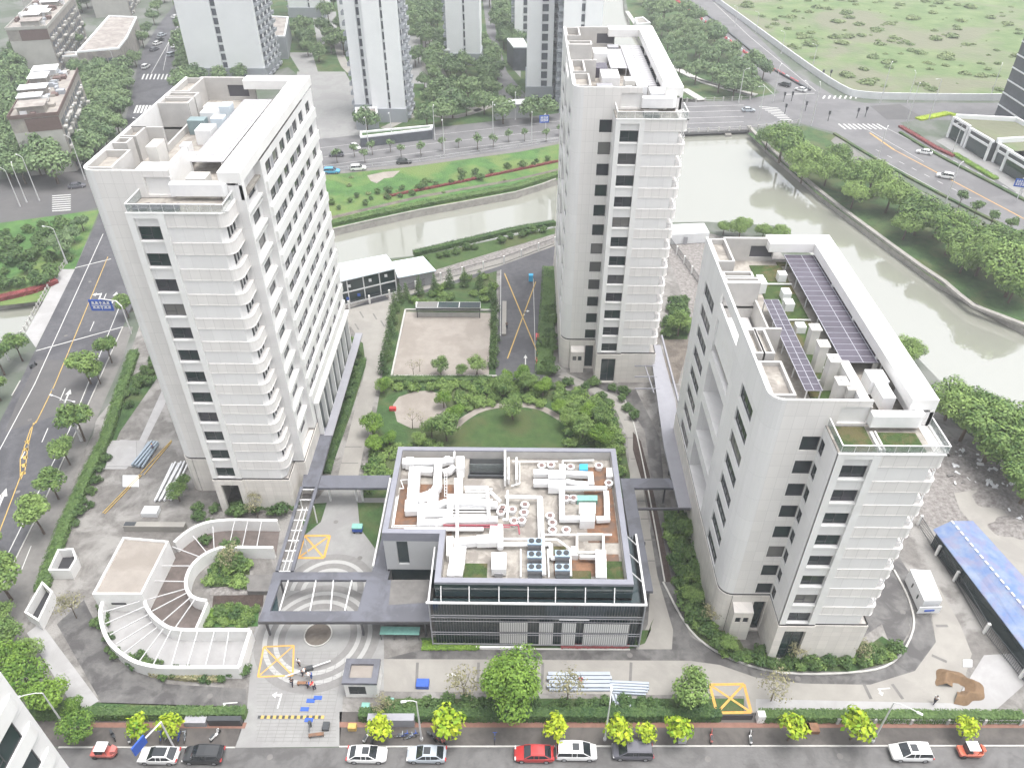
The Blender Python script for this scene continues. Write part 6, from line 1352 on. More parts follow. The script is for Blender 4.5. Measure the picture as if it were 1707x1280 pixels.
for q in ([(645, 60), (700, 60), (705, 140), (680, 140)], [(700, 130), (760, 135), (770, 160), (720, 165)], [(520, 20), (560, 20), (562, 60), (530, 80)], [(845, 60), (868, 60), (868, 130), (850, 110)]): sheet('estate_terrace', q, 'paver', G * 1.45)
for nm_, q in (('estate_path', [(712, 20), (718, 70), (735, 120), (760, 165), (800, 185)]), ('estate_path', [(560, 60), (575, 110), (610, 135)]), ('estate_path', [(640, 215), (700, 190), (760, 195), (830, 172)])):
    struct(nm_, ribbon(MB(), smooth_line([p[:2] for p in PP(q)], 4), 3.2, G * 1.6), 'concrete')
mh = MB()
for x, y in ((50, 700), (88, 650), (30, 820), (110, 560), (150, 470), (700, 1262), (1180, 1265), (1400, 1260), (450, 1262), (860, 1090), (1130, 1010), (1330, 1131), (1505, 1020), (560, 870), (600, 930), (1050, 1092), (350, 1160), (245, 1120)):
    p = P(x, y); mh.prism(arc(p[0], p[1], .36, 0, 360, 14)[:-1], .05, .062)
struct('manhole_covers', mh, 'roof_floor_dark')
ubox_rest()
# =====================================================================
# ROOF EQUIPMENT
# =====================================================================
mat('chiller_blue', (.35, .45, .55), .5, .1, 1); mat('tarp_green', (.22, .46, .40), .6, .2, 2); mat('tank_grey', (.22, .29, .30), .5, .2, 1); mat('tarp_blue', (.05, .45, .75), .5, .15, 2); mat('pipe_red', (.36, .07, .10), .5, .2, 2); mat('grate_dark', (.22, .15, .14), .7, .5, 6, contrast=2)
mat('pv_blue', (.095, .085, .11), .25, .25, .35, spec=.6); mat('pv_line', (.40, .40, .45), .5, .05); mat('equip_beige', (.66, .64, .60), .5, .1, 1)
HZ = 11.3
def dline(pxs, z=HZ): return [Vector(P(x, y, z)) for x, y in pxs]
def duct(root, pxs, w, h=None, z=HZ, name='duct', m='duct_white', rnd=True):
    mb = MB(); pts = dline(pxs, z); h = h or w
    for i in range(len(pts) - 1):
        a, b = pts[i].copy(), pts[i + 1].copy(); d = (b - a).normalized(); 
        if i > 0: a -= d * w * .5
        if i < len(pts) - 2: b += d * w * .5
        zo = Vector((0, 0, .004 * i)); mb.bar(a + zo, b + zo, w - i * .004, h)
        L_ = (b - a).length; k = int(L_ / 1.4)
        for j in range(1, k): c = a + d * (L_ * j / k); mb.bar(c - d * .04 + zo, c + d * .04 + zo, w + .08, h + .08)
    return mb.build(name, m, root, bevel=min(.12, w * .15) if rnd else 0)
def pipe(root, pxs, r=.12, z=HZ, m='duct_white', name='pipe', legs_=True):
    mb = MB(); pts = dline(pxs, z)
    for i in range(len(pts) - 1): mb.tube([pts[i], pts[i + 1]], r, 8)
    return mb.build(name, m, root, smooth=False)
def boxpx(root, q, z0, z1, m, name, bevel=.04):
    p = [a[:2] for a in PP(q, z1)]; mb = MB(); mb.prism(p, z0, z1); return mb.build(name, m, root, bevel=bevel)
def rect(x0, y0, x1, y1): return [(x0, y1), (x1, y1), (x1, y0), (x0, y0)]
Hh = hall
duct(Hh, [(671, 772), (735, 772)], 1.2, 1.0); duct(Hh, [(676, 772), (690, 772)], 1.6, 1.2, 11.35)
duct(Hh, [(735, 772), (746, 768), (757, 770)], 1.1, .9); duct(Hh, [(738, 788), (748, 786), (758, 779)], .9, .8)
boxpx(Hh, rect(760, 760, 774, 780), FZ, 12.3, 'duct_white', 'plenum'); boxpx(Hh, rect(757, 796, 771, 820), FZ, 12.4, 'duct_white', 'plenum'); boxpx(Hh, rect(762, 780, 773, 795), FZ, 11.4, 'equip_beige', 'plenum')
duct(Hh, [(694, 784), (722, 786)], 1.1, .9); duct(Hh, [(692, 782), (688, 842)], 1.6, 1.2, 11.6); duct(Hh, [(686, 836), (685, 856)], 1.7, 1.1, 11.2); boxpx(Hh, rect(680, 800, 698, 828), 10.8, 12.3, 'duct_white', 'air_unit')
duct(Hh, [(731, 770), (729, 812), (722, 824), (697, 832)], 1.1, .95, 12.0); duct(Hh, [(724, 818), (721, 842)], 1.5, 1.0, 11.1)
duct(Hh, [(745, 836), (786, 836)], 1.9, 1.2, 11.5); duct(Hh, [(786, 838), (812, 841)], 1.2, 1.0, 11.5); duct(Hh, [(745, 838), (728, 845), (702, 847), (702, 873), (730, 873), (746, 869), (830, 868)], 1.0, .9, 11.2)
duct(Hh, [(708, 859), (750, 858)], 1.3, 1.0, 11.0); duct(Hh, [(750, 845), (750, 862)], .8, .8, 11.3)
duct(Hh, [(812, 842), (830, 842)], .9, .8, 11.4)
for i in range(6): pipe(Hh, [(774 + i, 811 + i * 4.4), (812 + (i % 2) * 9, 811 + i * 4.4)], .14, 11.6)
for i in range(4): pipe(Hh, [(754, 848 + i * 5), (812, 848 + i * 5)], .1, 11.2)
pipe(Hh, [(762, 836), (762, 905)], .22, 11.9); pipe(Hh, [(812, 812), (815, 866)], .25, 11.9); pipe(Hh, [(818, 820), (834, 835)], .25, 12.0)
pipe(Hh, [(739, 875), (864, 875), (866, 890)], .1, 11.4, 'pipe_red', 'red_pipe'); pipe(Hh, [(739, 878.5), (850, 878.5)], .09, 11.3, 'pipe_red', 'red_pipe')
pipe(Hh, [(674, 882), (806, 882)], .26, 11.2); pipe(Hh, [(664, 826), (656, 876), (700, 876)], .07, 11.0); pipe(Hh, [(666, 814), (673, 814), (668, 800), (680, 799)], .07, 11.0); pipe(Hh, [(661, 828), (653, 879), (700, 879)], .07, 11.0)
duct(Hh, [(757, 906), (795, 902)], 1.1, .9, 11.3); duct(Hh, [(795, 902), (824, 901), (826, 880)], 1.4, 1.0, 11.4); boxpx(Hh, rect(744, 893, 756, 926), FZ, 11.6, 'equip_beige', 'plenum')
duct(Hh, [(757, 920), (755, 940), (751, 962)], 1.0, .8, 11.1); duct(Hh, [(757, 916), (770, 918), (768, 940), (764, 962)], 1.0, .8, 11.1)
boxpx(Hh, rect(819, 920, 844, 948), 10.7, 12.0, 'duct_white', 'air_unit'); boxpx(Hh, rect(824, 949, 838, 956), FZ, 11.2, 'louvre_grey', 'louvre_box')
duct(Hh, [(889, 789), (914, 789)], 1.0, .9); boxpx(Hh, rect(914, 783, 943, 796), 10.7, 12.0, 'duct_white', 'air_unit'); duct(Hh, [(943, 790), (984, 792), (986, 810)], .8, .75)
duct(Hh, [(889, 805), (914, 805)], 1.0, .9); boxpx(Hh, rect(914, 799, 943, 812), 10.7, 12.0, 'duct_white', 'air_unit'); duct(Hh, [(943, 803), (960, 807), (981, 808)], .8, .75)
duct(Hh, [(934, 814), (1012, 814)], .55, .5, 11.5); duct(Hh, [(936, 814), (937, 865), (966, 865)], .75, .65, 11.2); duct(Hh, [(994, 866), (1012, 865), (1011, 832), (1010, 820)], .75, .65, 11.2)
boxpx(Hh, rect(965, 837, 993, 856), FZ, 11.8, 'equip_beige', 'air_unit'); boxpx(Hh, rect(967, 857, 992, 868), FZ, 12.0, 'duct_white', 'air_unit')
boxpx(Hh, rect(962, 825, 996, 834), FZ, 11.2, 'tarp_green', 'covered_unit'); boxpx(Hh, rect(966, 773, 980, 783), FZ, 11.2, 'tarp_blue', 'covered_box'); boxpx(Hh, rect(1011, 779, 1022, 794), FZ, 11.4, 'duct_white', 'covered_unit')
boxpx(Hh, rect(932, 773, 943, 782), FZ, 11.3, 'duct_white', 'control_box')
for x, y in ((903, 775), (918.6, 774), (951, 777), (998.5, 775), (956, 829), (944, 829), (854, 848), (875, 840), (873.5, 853), (857, 867), (869.6, 866), (917, 858.5), (921, 870), (921, 882), (944, 882), (1015, 804), (835, 852), (838, 845)):
    p = P(x, y, 11.2); mb = MB(); mb.cyl(p[0], p[1], FZ, 11.15, .5, 14, .62); f = mb.build('wrapped_fan', 'duct_white', Hh); mb = MB(); mb.cyl(p[0], p[1], 11.15, 11.24, .36, 10); mb.build('fan_grate', 'grate_dark', f)
pipe(Hh, [(842, 828), (902, 829), (905, 905), (907, 958)], .26, 11.6); pipe(Hh, [(897, 832), (899, 905)], .16, 11.3); pipe(Hh, [(846, 818), (846, 866), (838, 866)], .18, 11.4)
pipe(Hh, [(834, 876), (834, 914)], .4, 11.5); pipe(Hh, [(834, 898), (905, 898)], .15, 11.4); pipe(Hh, [(834, 907), (880, 907)], .3, 11.2); pipe(Hh, [(905, 891), (1020, 891)], .15, 11.2); pipe(Hh, [(907, 899), (929, 899), (950, 915), (952, 960)], .15, 11.4); pipe(Hh, [(907, 907), (918, 907), (919, 930), (925, 930)], .3, 11.1); pipe(Hh, [(868, 915), (868, 962)], .1, 11.2); pipe(Hh, [(913, 915), (915, 962)], .1, 11.2)
pipe(Hh, [(854, 769), (866, 769), (866, 806), (852, 810)], .1, 11); pipe(Hh, [(868, 769), (930, 769)], .12, 11); pipe(Hh, [(938, 780), (938, 768), (990, 767)], .14, 11)
for x, y in ((892, 901), (892, 923), (892, 944), (938, 921), (938, 944)):
    p = P(x, y, 12); mb = MB(); mb.box(p[0] - .92, p[1] - .5, 10.5, p[0] + .92, p[1] + .45, 11.7); u = mb.build('chiller', 'louvre_grey', Hh); mb = MB(); mb.box(p[0] - .98, p[1] - .55, 11.7, p[0] + .98, p[1] + .5, 11.95); mb.build('chiller_top', 'chiller_blue', u)
    for s in (-.46, .46): mb = MB(); mb.cyl(p[0] + s, p[1], 11.95, 12.08, .36, 12); mb.build('chiller_fan', 'steel_dark', u)
    mb = MB(); mb.box(p[0] - .9, p[1] - 1.15, 10.5, p[0] + .9, p[1] - .62, 11.2); mb.build('chiller_frame', 'steel_dark', u)
q = rect(962, 890, 1006, 920)
for i in range(4):
    a, b = q[i], q[(i + 1) % 4]; mb = MB(); ribbon(mb, [P(*a, 11.6)[:2], P(*b, 11.6)[:2]], .3, FZ, 11.6 + i * .004); mb.build('shaft_wall', 'equip_beige', Hh)
duct(Hh, [(1001, 920), (1002, 966)], 1.35, 1.0, 11.5); duct(Hh, [(966, 928), (992, 929)], .4, .6, 11.3); boxpx(Hh, rect(952, 910, 964, 925), FZ, 11.4, 'duct_white', 'air_unit')
mb = MB(); 
for x in (848, 861): mb.bar(P(x, 766, 11.5), P(x, 803, 11.5), .3, 1.0)
mb.build('low_wall', 'trim_white', Hh); mb = MB(); mb.bar(P(757, 768, 11.8), P(758, 757, 11.8), .25, 1.2); mb.bar(P(842, 755, 11.8), P(842, 805, 11.8), .3, 1.3); mb.build('divider_wall', 'trim_white', Hh)
mb = MB()
for x in (741, 745): mb.bar(P(x, 790, 11.9), P(x, 828, 11.9), .07, .07)
for i in range(8): mb.bar(P(741, 792 + i * 5, 11.9), P(745, 792 + i * 5, 11.9), .06, .06)
mb.build('roof_ladder', 'steel_white', Hh)

def troof(tw, pv, boxes, green=(), shafts=()):
    root, X, Y, T, R = tw
    for i, (x0, y0, x1, y1, z, kind) in enumerate(pv):
        mb = MB(); mb.box(X(x0), Y(y0), T + z - .08, X(x1), Y(y1), T + z); o = mb.build('solar_array', 'pv_blue' if kind else 'pv_light', root); mb = MB()
        ny = int((y1 - y0) / 1.15)
        for j in range(ny + 1): yy = Y(y0) + (y1 - y0) * j / ny; mb.box(X(x0), yy - .025, T + z, X(x1), yy + .025, T + z + .03)
        for xx in (x0 + .02, (x0 + x1) / 2, x1 - .02) + (((x0 + x1) / 2 + 1.6,) if x1 - x0 > 4 else ()): mb.box(X(xx) - .035, Y(y0), T + z, X(xx) + .035, Y(y1), T + z + .035)
        mb.build('array_frame', 'pv_line' if kind else 'pv_seam', o)
        for j in range(0, ny + 1, 4):
            for xx in (x0 + .2, x1 - .2): yy = Y(y0) + (y1 - y0) * j / ny; ubox('array_leg', 'steel_white', root, X(xx) - .06, yy - .06, T - .05, X(xx) + .06, yy + .06, T + z - .09)
    for (x0, y0, x1, y1, z0, z1, m, nm) in boxes: mb = MB(); mb.box(X(x0), Y(y0), T - .05 + z0, X(x1), Y(y1), T + z1); mb.build(nm, m, root, bevel=.04)
    for (x0, y0, x1, y1) in green: mb = MB(); mb.box(X(x0), Y(y0), T - .05, X(x1), Y(y1), T + .06); mb.build('roof_lawn', 'turf', root)
    for (x0, y0, x1, y1, h) in shafts:
        mb = MB(); mb.box(X(x0), Y(y0), T - .05, X(x1), Y(y1), T + h); mb.box(X(x0) - .12, Y(y0) - .12, T + h, X(x1) + .12, Y(y1) + .12, T + h + .18); s = mb.build('chimney_shaft', 'equip_beige', root)
        mb = MB(); cx, cy = X((x0 + x1) / 2), Y((y0 + y1) / 2); mb.cyl(cx, cy, T + h + .18, T + h + .5, .24, 10); mb.build('vent_cap', 'duct_white', s)
troof(tD, [(10.7, 13.4, 15.4, 38.6, 1.7, 1), (5.0, 8.2, 6.9, 26.8, 1.7, 1)],
    [(4.9, 31.0, 6.6, 32.6, 0, 1.6, 'duct_white', 'condenser'), (6.0, 33.2, 6.9, 34.4, 0, 1.0, 'duct_white', 'vent_box'), (9.0, 34.0, 10.1, 35.2, 0, 1.2, 'duct_white', 'vent_box'), (8.3, 29.2, 9.4, 30.6, 0, 1.2, 'duct_white', 'vent_box'), (7.9, 26.6, 9.1, 28.0, 0, 1.2, 'duct_white', 'vent_box'), (8.0, 21.6, 9.2, 22.8, 0, 1.0, 'duct_white', 'vent_box'), (9.6, 20.6, 10.4, 21.8, 0, .8, 'duct_white', 'vent_box'),
     (12.2, 9.0, 14.2, 11.2, .6, 2.4, 'duct_white', 'duct_bend'), (12.6, 6.4, 14.0, 9.0, .6, 2.2, 'duct_white', 'duct_run'), (11.7, 5.0, 13.2, 6.4, .0, .3, 'decking', 'timber_floor'), (9.3, 4.75, 10.3, 11.5, .0, 3.38, 'trim_white', 'partition_wall'),
     (7.0, 24.2, 10.6, 24.35, .25, .4, 'steel_white', 'pipe'), (7.0, 33.0, 10.6, 33.15, .25, .4, 'steel_white', 'pipe'), (7.0, 14.2, 10.6, 14.35, .25, .4, 'steel_white', 'pipe'), (7.0, 11.6, 9.2, 11.8, .25, .5, 'steel_white', 'pipe'),
     (10.6, .35, 10.9, 3.3, 0, .25, 'trim_white', 'garden_kerb'), (11.1, .35, 11.25, 3.3, 0, .3, 'trim_white', 'garden_kerb')],
    [(6.2, 8, 10.6, 38.6), (10.2, 38.6, 14.2, 39.6), (6.8, .4, 10.4, 4.2), (11.3, .4, 15.4, 3.3)],
    [(7.9, 10.3, 8.9, 11.6, 3.9), (7.6, 6.5, 8.6, 7.8, 3.7), (8.5, 6.0, 9.25, 7.0, 3.5), (8.0, 17.2, 9.0, 18.4, 3.4), (7.8, 13.6, 8.8, 14.8, 3.6)])
troof(tA, [(10.3, 11.6, 14.6, 36.0, 1.6, 0)],
    [(2.6, 4.9, 6.8, 5.8, .4, 2.6, 'equip_beige', 'shaft_block'), (4.6, 7.4, 9.0, 11.0, 0, 1.8, 'duct_white', 'equipment_house'), (5.2, 5.6, 6.6, 6.9, 0, 1.2, 'chiller_blue', 'condenser'), (4.8, 12.4, 6.2, 15.2, 0, 3.2, 'equip_beige', 'stair_house'), (7.0, 13.0, 9.6, 17.0, .6, .9, 'pv_light', 'solar_tray'), (6.6, 18.0, 7.8, 19.6, 0, 1.2, 'duct_white', 'vent_box'), (7.6, 21.6, 9.8, 24.4, 0, 2.0, 'duct_white', 'equipment_house'),
     (5.2, 25.5, 7.6, 27.2, 0, 2.0, 'tank_grey', 'water_tank'), (6.2, 28.2, 8.4, 30.2, 0, 2.2, 'duct_white', 'condenser'), (8.2, 26.4, 10.0, 28.2, 0, 2.0, 'pale_blue_roof', 'condenser'), (8.0, 31.0, 9.6, 33.0, 0, 2.2, 'pale_blue_roof', 'condenser'), (5.4, 31.8, 7.6, 34.0, 0, 1.8, 'duct_white', 'condenser'), (9.6, 35.2, 11.8, 37.2, 0, 1.0, 'louvre_grey', 'steel_frame'), (9.8, 4.9, 10.4, 11.8, .0, 3.38, 'trim_white', 'partition_wall'), (12.2, 4.9, 14.6, 7.0, 0, 2.2, 'equip_beige', 'shaft_block')],
    [], [])
troof(tB, [(10.4, 12.0, 14.0, 36.4, 1.3, 0), (7.4, 22.0, 10.3, 34.0, 1.25, 0)],
    [(3.2, 4.9, 7.8, 6.6, 0, 2.6, 'duct_white', 'shaft_block'), (8.2, 5.2, 9.2, 6.6, 0, 3.0, 'equip_beige', 'shaft_block'), (10.0, 6.0, 11.6, 12.0, 0, 3.0, 'duct_white', 'partition_block'), (8.2, 7.4, 9.8, 9.6, 0, 3.5, 'equip_beige', 'stair_house'), (4.4, 11.6, 7.0, 14.4, 0, 1.0, 'louvre_grey', 'steel_frame'), (5.4, 15.4, 8.4, 20.2, .0, 1.6, 'duct_white', 'equipment_house'), (4.8, 20.8, 6.8, 24.0, 0, 1.6, 'pv_blue', 'water_tank'), (5.0, 29.2, 7.6, 33.0, 0, 1.8, 'duct_white', 'equipment_house'), (8.0, 34.6, 10.0, 36.6, 0, 1.4, 'louvre_grey', 'condenser'), (12.0, 4.9, 14.6, 8.0, 0, 2.4, 'duct_white', 'duct_run'), (11.0, 37.0, 14.0, 38.4, 0, .8, 'louvre_grey', 'steel_frame'), (10.8, .6, 13.0, 3.0, .0, .5, 'roof_floor_dark', 'stored_panels')], [], [])
mb = MB()
for i in range(20): mb.box(tB[1](14.05), tB[2](12.2 + i * 1.22), 50.2, tB[1](14.5), tB[2](12.8 + i * 1.22), 51.1)
mb.build('array_edge_fins', 'steel_dark', tB[0])
for i, (x0, x1) in enumerate(((-45.6, -43.8), (-43.7, -41.9), (-41.8, -40.2))):
    mb = MB(); mb.bar((x0, 84.0, 50.5), (x1, 84.6, 50.5), 1.5, .08); mb.build('stored_panel', 'pv_blue', tA[0])
# =====================================================================
# VEHICLES, STREET FURNITURE, PEOPLE, SMALL THINGS
# =====================================================================
def paint(n, c): mat(n, c, .3, .03, 1, coat=.6, space='object')
paint('car_white', (.78, .78, .77)); paint('car_black', (.03, .032, .035)); paint('car_red', (.42, .03, .03)); paint('car_silver', (.42, .46, .50)); paint('car_grey', (.10, .10, .12)); paint('car_blue', (.08, .36, .62)); paint('cab_red', (.50, .12, .10)); paint('cab_orange', (.62, .14, .08))
mat('tyre', (.02, .02, .02), .8, .1, 3, space='object'); mat('rim', (.45, .45, .47), .3, .05, 3, metal=.6, space='object'); mat('car_glass', (.02, .025, .03), .08, .1, 2, spec=.9, space='object'); mat('lamp_lens', (.7, .7, .68), .2, .05, 3, space='object'); mat('tail_lens', (.5, .03, .03), .3, .05, 3, space='object')
CARM = {}
def loft(mb, secs, close=True):
    base = len(mb.v); n = len(secs[0])
    for s in secs: mb.v.extend(s)
    for i in range(len(secs) - 1):
        for j in range(n):
            a = base + i * n + j; b = base + i * n + (j + 1) % n; mb.f.append((a, a + n, b + n, b)); mb.mi.append(mb.cur)
    mb.f.append(tuple(base + j for j in range(n))); mb.mi.append(mb.cur); mb.f.append(tuple(base + (len(secs) - 1) * n + j for j in range(n))[::-1]); mb.mi.append(mb.cur)
def car_parts(style):
    if style in CARM: return CARM[style]
    L_, Wd, Hh_ = {'sedan': (4.6, 1.82, 1.45), 'suv': (4.65, 1.88, 1.7), 'van': (4.75, 1.85, 1.78)}[style]
    hw = Wd / 2; body = MB(); secs = []
    hood = .82 if style == 'sedan' else .98
    prof = {'sedan': [(-.5, .55, .62, .80), (-.485, .35, .86, .9), (-.44, .25, .93, .96), (-.3, .2, .96, 1), (0, .2, .94, 1), (.2, .2, .93, 1), (.36, .22, .82, .97), (.45, .26, .72, .9), (.49, .34, .6, .76), (.5, .42, .52, .68)],
            'suv': [(-.5, .5, .8, .82), (-.485, .35, 1.0, .92), (-.44, .28, 1.06, .97), (-.3, .25, 1.06, 1), (0, .25, 1.04, 1), (.2, .25, 1.02, 1), (.36, .26, .98, .98), (.45, .3, .9, .93), (.49, .36, .76, .82), (.5, .45, .66, .74)],
            'van': [(-.5, .45, .9, .85), (-.49, .32, 1.05, .94), (-.44, .28, 1.08, .98), (-.3, .25, 1.08, 1), (0, .25, 1.06, 1), (.25, .25, 1.04, 1), (.4, .28, .95, .97), (.47, .32, .82, .92), (.49, .38, .7, .84), (.5, .45, .6, .74)]}[style]
    for fx, zb, zt, fw in prof:
        x = fx * L_; y = hw * fw
        secs.append([(x, -y * .9, zb), (x, -y, zb + .12), (x, -y, (zb + zt) / 2 + .05), (x, -y * .95, zt - .06), (x, -y * .84, zt), (x, y * .84, zt), (x, y * .95, zt - .06), (x, y, (zb + zt) / 2 + .05), (x, y, zb + .12), (x, y * .9, zb)])
    loft(body, secs)
    cab = {'sedan': [(-.43, .93, .94, .8), (-.27, .93, 1.40, .7), (-.1, .93, 1.44, .72), (.08, .93, 1.42, .72), (.25, .9, .96, .82)], 'suv': [(-.48, 1.04, 1.1, .82), (-.42, 1.04, 1.62, .74), (-.1, 1.04, 1.69, .76), (.1, 1.04, 1.65, .75), (.27, 1.0, 1.05, .84)],
           'van': [(-.49, 1.06, 1.12, .86), (-.45, 1.06, 1.72, .78), (-.1, 1.06, 1.77, .8), (.15, 1.04, 1.7, .78), (.34, 1.0, 1.04, .86)]}[style]
    g = MB(); secs = []
    for fx, zb, zt, fw in cab: x = fx * L_; secs.append([(x, -hw * .92, zb - .05), (x, -hw * fw, zt - .03), (x, -hw * fw * .85, zt), (x, hw * fw * .85, zt), (x, hw * fw, zt - .03), (x, hw * .92, zb - .05)])
    loft(g, secs); rf = MB(); secs = []
    i0, i1 = 1, 3
    for (fx, zb, zt, fw) in cab[i0:i1 + 1]: x = fx * L_; secs.append([(x, -hw * fw - .02, zt - .06), (x, -hw * fw * .87, zt + .025), (x, hw * fw * .87, zt + .025), (x, hw * fw + .02, zt - .06)])
    loft(rf, secs)
    pil = MB()
    for s in (-1, 1):
        pts = [(c[0] * L_, s * (hw * c[3] + .012), c[2] - .02) for c in cab]; pts[0] = (cab[0][0] * L_, s * hw * .93, cab[0][2] - .02); pts[-1] = (cab[-1][0] * L_, s * hw * .93, cab[-1][2] - .02)
        for a, b in zip(pts[:-1], pts[1:]): pil.bar(a, b, .07, .05)
        for fx in (-.12, .0): c = cab[2]; pil.bar((fx * L_, s * (hw * .94), c[1]), (fx * L_, s * (hw * c[3] + .015), c[2] - .03), .06, .04)
    def me(mb, n, m, sm=False):
        q = bpy.data.meshes.new(n); q.from_pydata(mb.v, [], mb.f); q.materials.append(M(m)) if m else None
        if sm: q.polygons.foreach_set('use_smooth', [True] * len(mb.f))
        q.update(); return q
    wh = MB(); wh.tube([(0, -.11, 0), (0, .11, 0)], .33, 16); rm = MB(); rm.tube([(0, -.125, 0), (0, .125, 0)], .21, 10)
    hl = MB(); hl.box(-.09, -.2, -.07, .05, .2, .07); sr_ = MB(); sr_.box(-.35, -.42, 0, .45, .42, .012)
    CARM[style] = (L_, Wd, body, rf, me(g, 'cabin_glass', 'car_glass'), pil, me(wh, 'wheel', 'tyre'), me(rm, 'rim', 'rim'), me(hl, 'headlight', 'lamp_lens'), me(hl, 'tail_light', 'tail_lens'), me(sr_, 'sunroof', 'car_glass'), cab, me); return CARM[style]
CB = {}
def car(px, py, deg, style, colour, label, sun=False, far=False, glassroof=False, sc=1.0, z=.04):
    L_, Wd, body, rf, g, pil, wh, rm, hl, tl, srm, cab, me = car_parts(style)
    key = (style, colour)
    if key not in CB: CB[key] = (me(body, 'body', colour), me(rf, 'roof_panel', colour), me(pil, 'window_pillars', colour))
    b, r, p = CB[key]; q = P(px, py, .7); o = thing('car', label, 'car', (q[0], q[1], z)); o.rotation_euler.z = radians(deg); o.scale = (sc, sc, sc)
    def ch(m, par, loc=(0, 0, 0)): c = bpy.data.objects.new(m.name.split('.')[0], m); COL.objects.link(c); c.parent = par; c.location = loc; return c
    bd_ = ch(b, o); ch(g, o); ro = ch(r, o); ch(p, o)
    if sun: ch(srm, ro, (cab[2][0] * L_ + .3, 0, cab[2][2] + .02))
    if glassroof: s_ = ch(srm, ro, (cab[2][0] * L_ + .1, 0, cab[2][2] + .02)); s_.scale = (1.9, 1.25, 1)
    for sx in (-.31, .31):
        for sy in (-1, 1): w_ = ch(wh, o, (sx * L_, sy * (Wd / 2 - .1), .33)); ch(rm, w_)
    if not far:
        for sy in (-1, 1): ch(hl, o, (L_ * .475, sy * Wd * .36, .68)); ch(tl, o, (-L_ * .49, sy * Wd * .38, .82))
    return o
car(265, 1258, 180, 'sedan', 'car_white', 'white car with black glass roof parked at the left end of the row', glassroof=True)
car(339, 1257, 180, 'suv', 'car_black', 'black car parked just left of the entrance drive')
car(612, 1256, 0, 'sedan', 'car_white', 'white car parked just right of the entrance drive', sun=True)
car(711, 1256, 180, 'sedan', 'car_silver', 'silver grey car with sunroof parked below a lime tree', sun=True)
car(890, 1255, 180, 'sedan', 'car_red', 'red car in the front row of parked cars')
car(961, 1252, 0, 'van', 'car_white', 'white people carrier with sunroof right of the red car', sun=True)
car(1054, 1251, 180, 'van', 'car_grey', 'dark grey boxy car parked right of the white people carrier')
car(1518, 1253, 180, 'suv', 'car_white', 'white off road car parked alone at the right of the street', sun=True)
car(553, 285, 4, 'suv', 'car_blue', 'light blue car on the back street beside the green lawn', far=True); car(592, 244, -50, 'sedan', 'car_white', 'white car coming out of the far estate entrance', far=True); car(561, 257, 185, 'sedan', 'car_grey', 'dark car in the back street left of the estate exit', far=True)
car(597, 280, 10, 'suv', 'car_white', 'white car right behind the light blue car', far=True); car(673, 269, 8, 'sedan', 'car_black', 'black car alone on the back street near the lawn edge', far=True)
car(292, 28, 75, 'sedan', 'car_white', 'white car far up the avenue at the top left', far=True); car(293, 77, 70, 'sedan', 'car_white', 'white car driving in the middle of the avenue', far=True); car(287, 91, 65, 'suv', 'car_silver', 'silver car just behind the white car on the avenue', far=True); car(243, 111, 85, 'suv', 'car_white', 'white car parked at the corner beside the avenue crossing', far=True)
for i, (x, y, c) in enumerate(((262, 72, 'car_white'), (257, 82, 'car_grey'), (270, 58, 'car_silver'), (266, 66, 'car_black'))): car(x, y, 68, 'sedan', c, ('white car parked in the line along the avenue kerb', 'dark grey car parked lowest in the line along the avenue kerb', 'silver car parked furthest up in the line along the avenue kerb', 'black car parked in the line along the avenue kerb')[i], far=True)
car(128, 309, 20, 'sedan', 'car_grey', 'dark car turning at the side street crossing at the left', far=True)
car(1248, 183, 2, 'sedan', 'car_silver', 'silver car driving on the road bridge', far=True); car(1308, 141, 135, 'suv', 'car_black', 'dark car waiting at the junction stop line', far=True); car(1335, 149, 135, 'sedan', 'car_white', 'white car waiting at the junction beside the dark one', far=True)
car(1541, 253, 152, 'sedan', 'car_white', 'white car on the main road nearer the junction', far=True); car(1576, 293, 152, 'suv', 'car_white', 'white estate car on the main road nearer the right edge', far=True)
def trike(px, py, m, label, mirror=1):
    q = P(px, py, .8); o = thing('three_wheeler', label, 'three wheeler', (q[0], q[1], .04)); o.rotation_euler.z = 0 if mirror > 0 else pi; x, y, z = 0, 0, 0
    WL[o.name] = Vector((0, 0, 0))
    b = MB(); b.prism([(-1.5, -.6), (.9, -.65), (1.2, -.5), (1.45, 0), (1.2, .5), (.9, .65), (-1.5, .6)], .35, .8); b.build('body', m, o, bevel=.06)
    b = MB(); loft(b, [[(1.5, -.25, .8), (1.45, -.3, 1.2), (1.45, .3, 1.2), (1.5, .25, .8)], [(1.0, -.5, .8), (.95, -.45, 1.45), (.95, .45, 1.45), (1.0, .5, .8)]]); b.build('front_shield', m, o)
    b = MB(); b.box(-.8, -.6, 1.7, .55, .6, 1.78); b.build('roof', 'site_white', o, bevel=.03)
    for xx in (-.75, .5):
        for yy in (-.55, .55): b = MB(); b.bar((xx, yy, .8), (xx, yy, 1.7), .05); b.build('roof_post', 'steel_dark', o)
    b = MB(); b.box(-.7, -.5, .8, -.1, .5, 1.05); b.box(-.85, -.5, .8, -.7, .5, 1.5); b.build('seat', 'steel_dark', o)
    for xx, yy in ((1.1, 0), (-1.0, .62), (-1.0, -.62)):
        b = MB(); b.tube([(xx, yy - .07, .28), (xx, yy + .07, .28)], .28, 14); b.build('wheel', 'tyre', o)
    return o
trike(174, 1251, 'cab_red', 'red three wheeled electric cart parked at the left end of the street'); trike(1620, 1250, 'cab_orange', 'orange red three wheeled cart parked at the right end of the street')
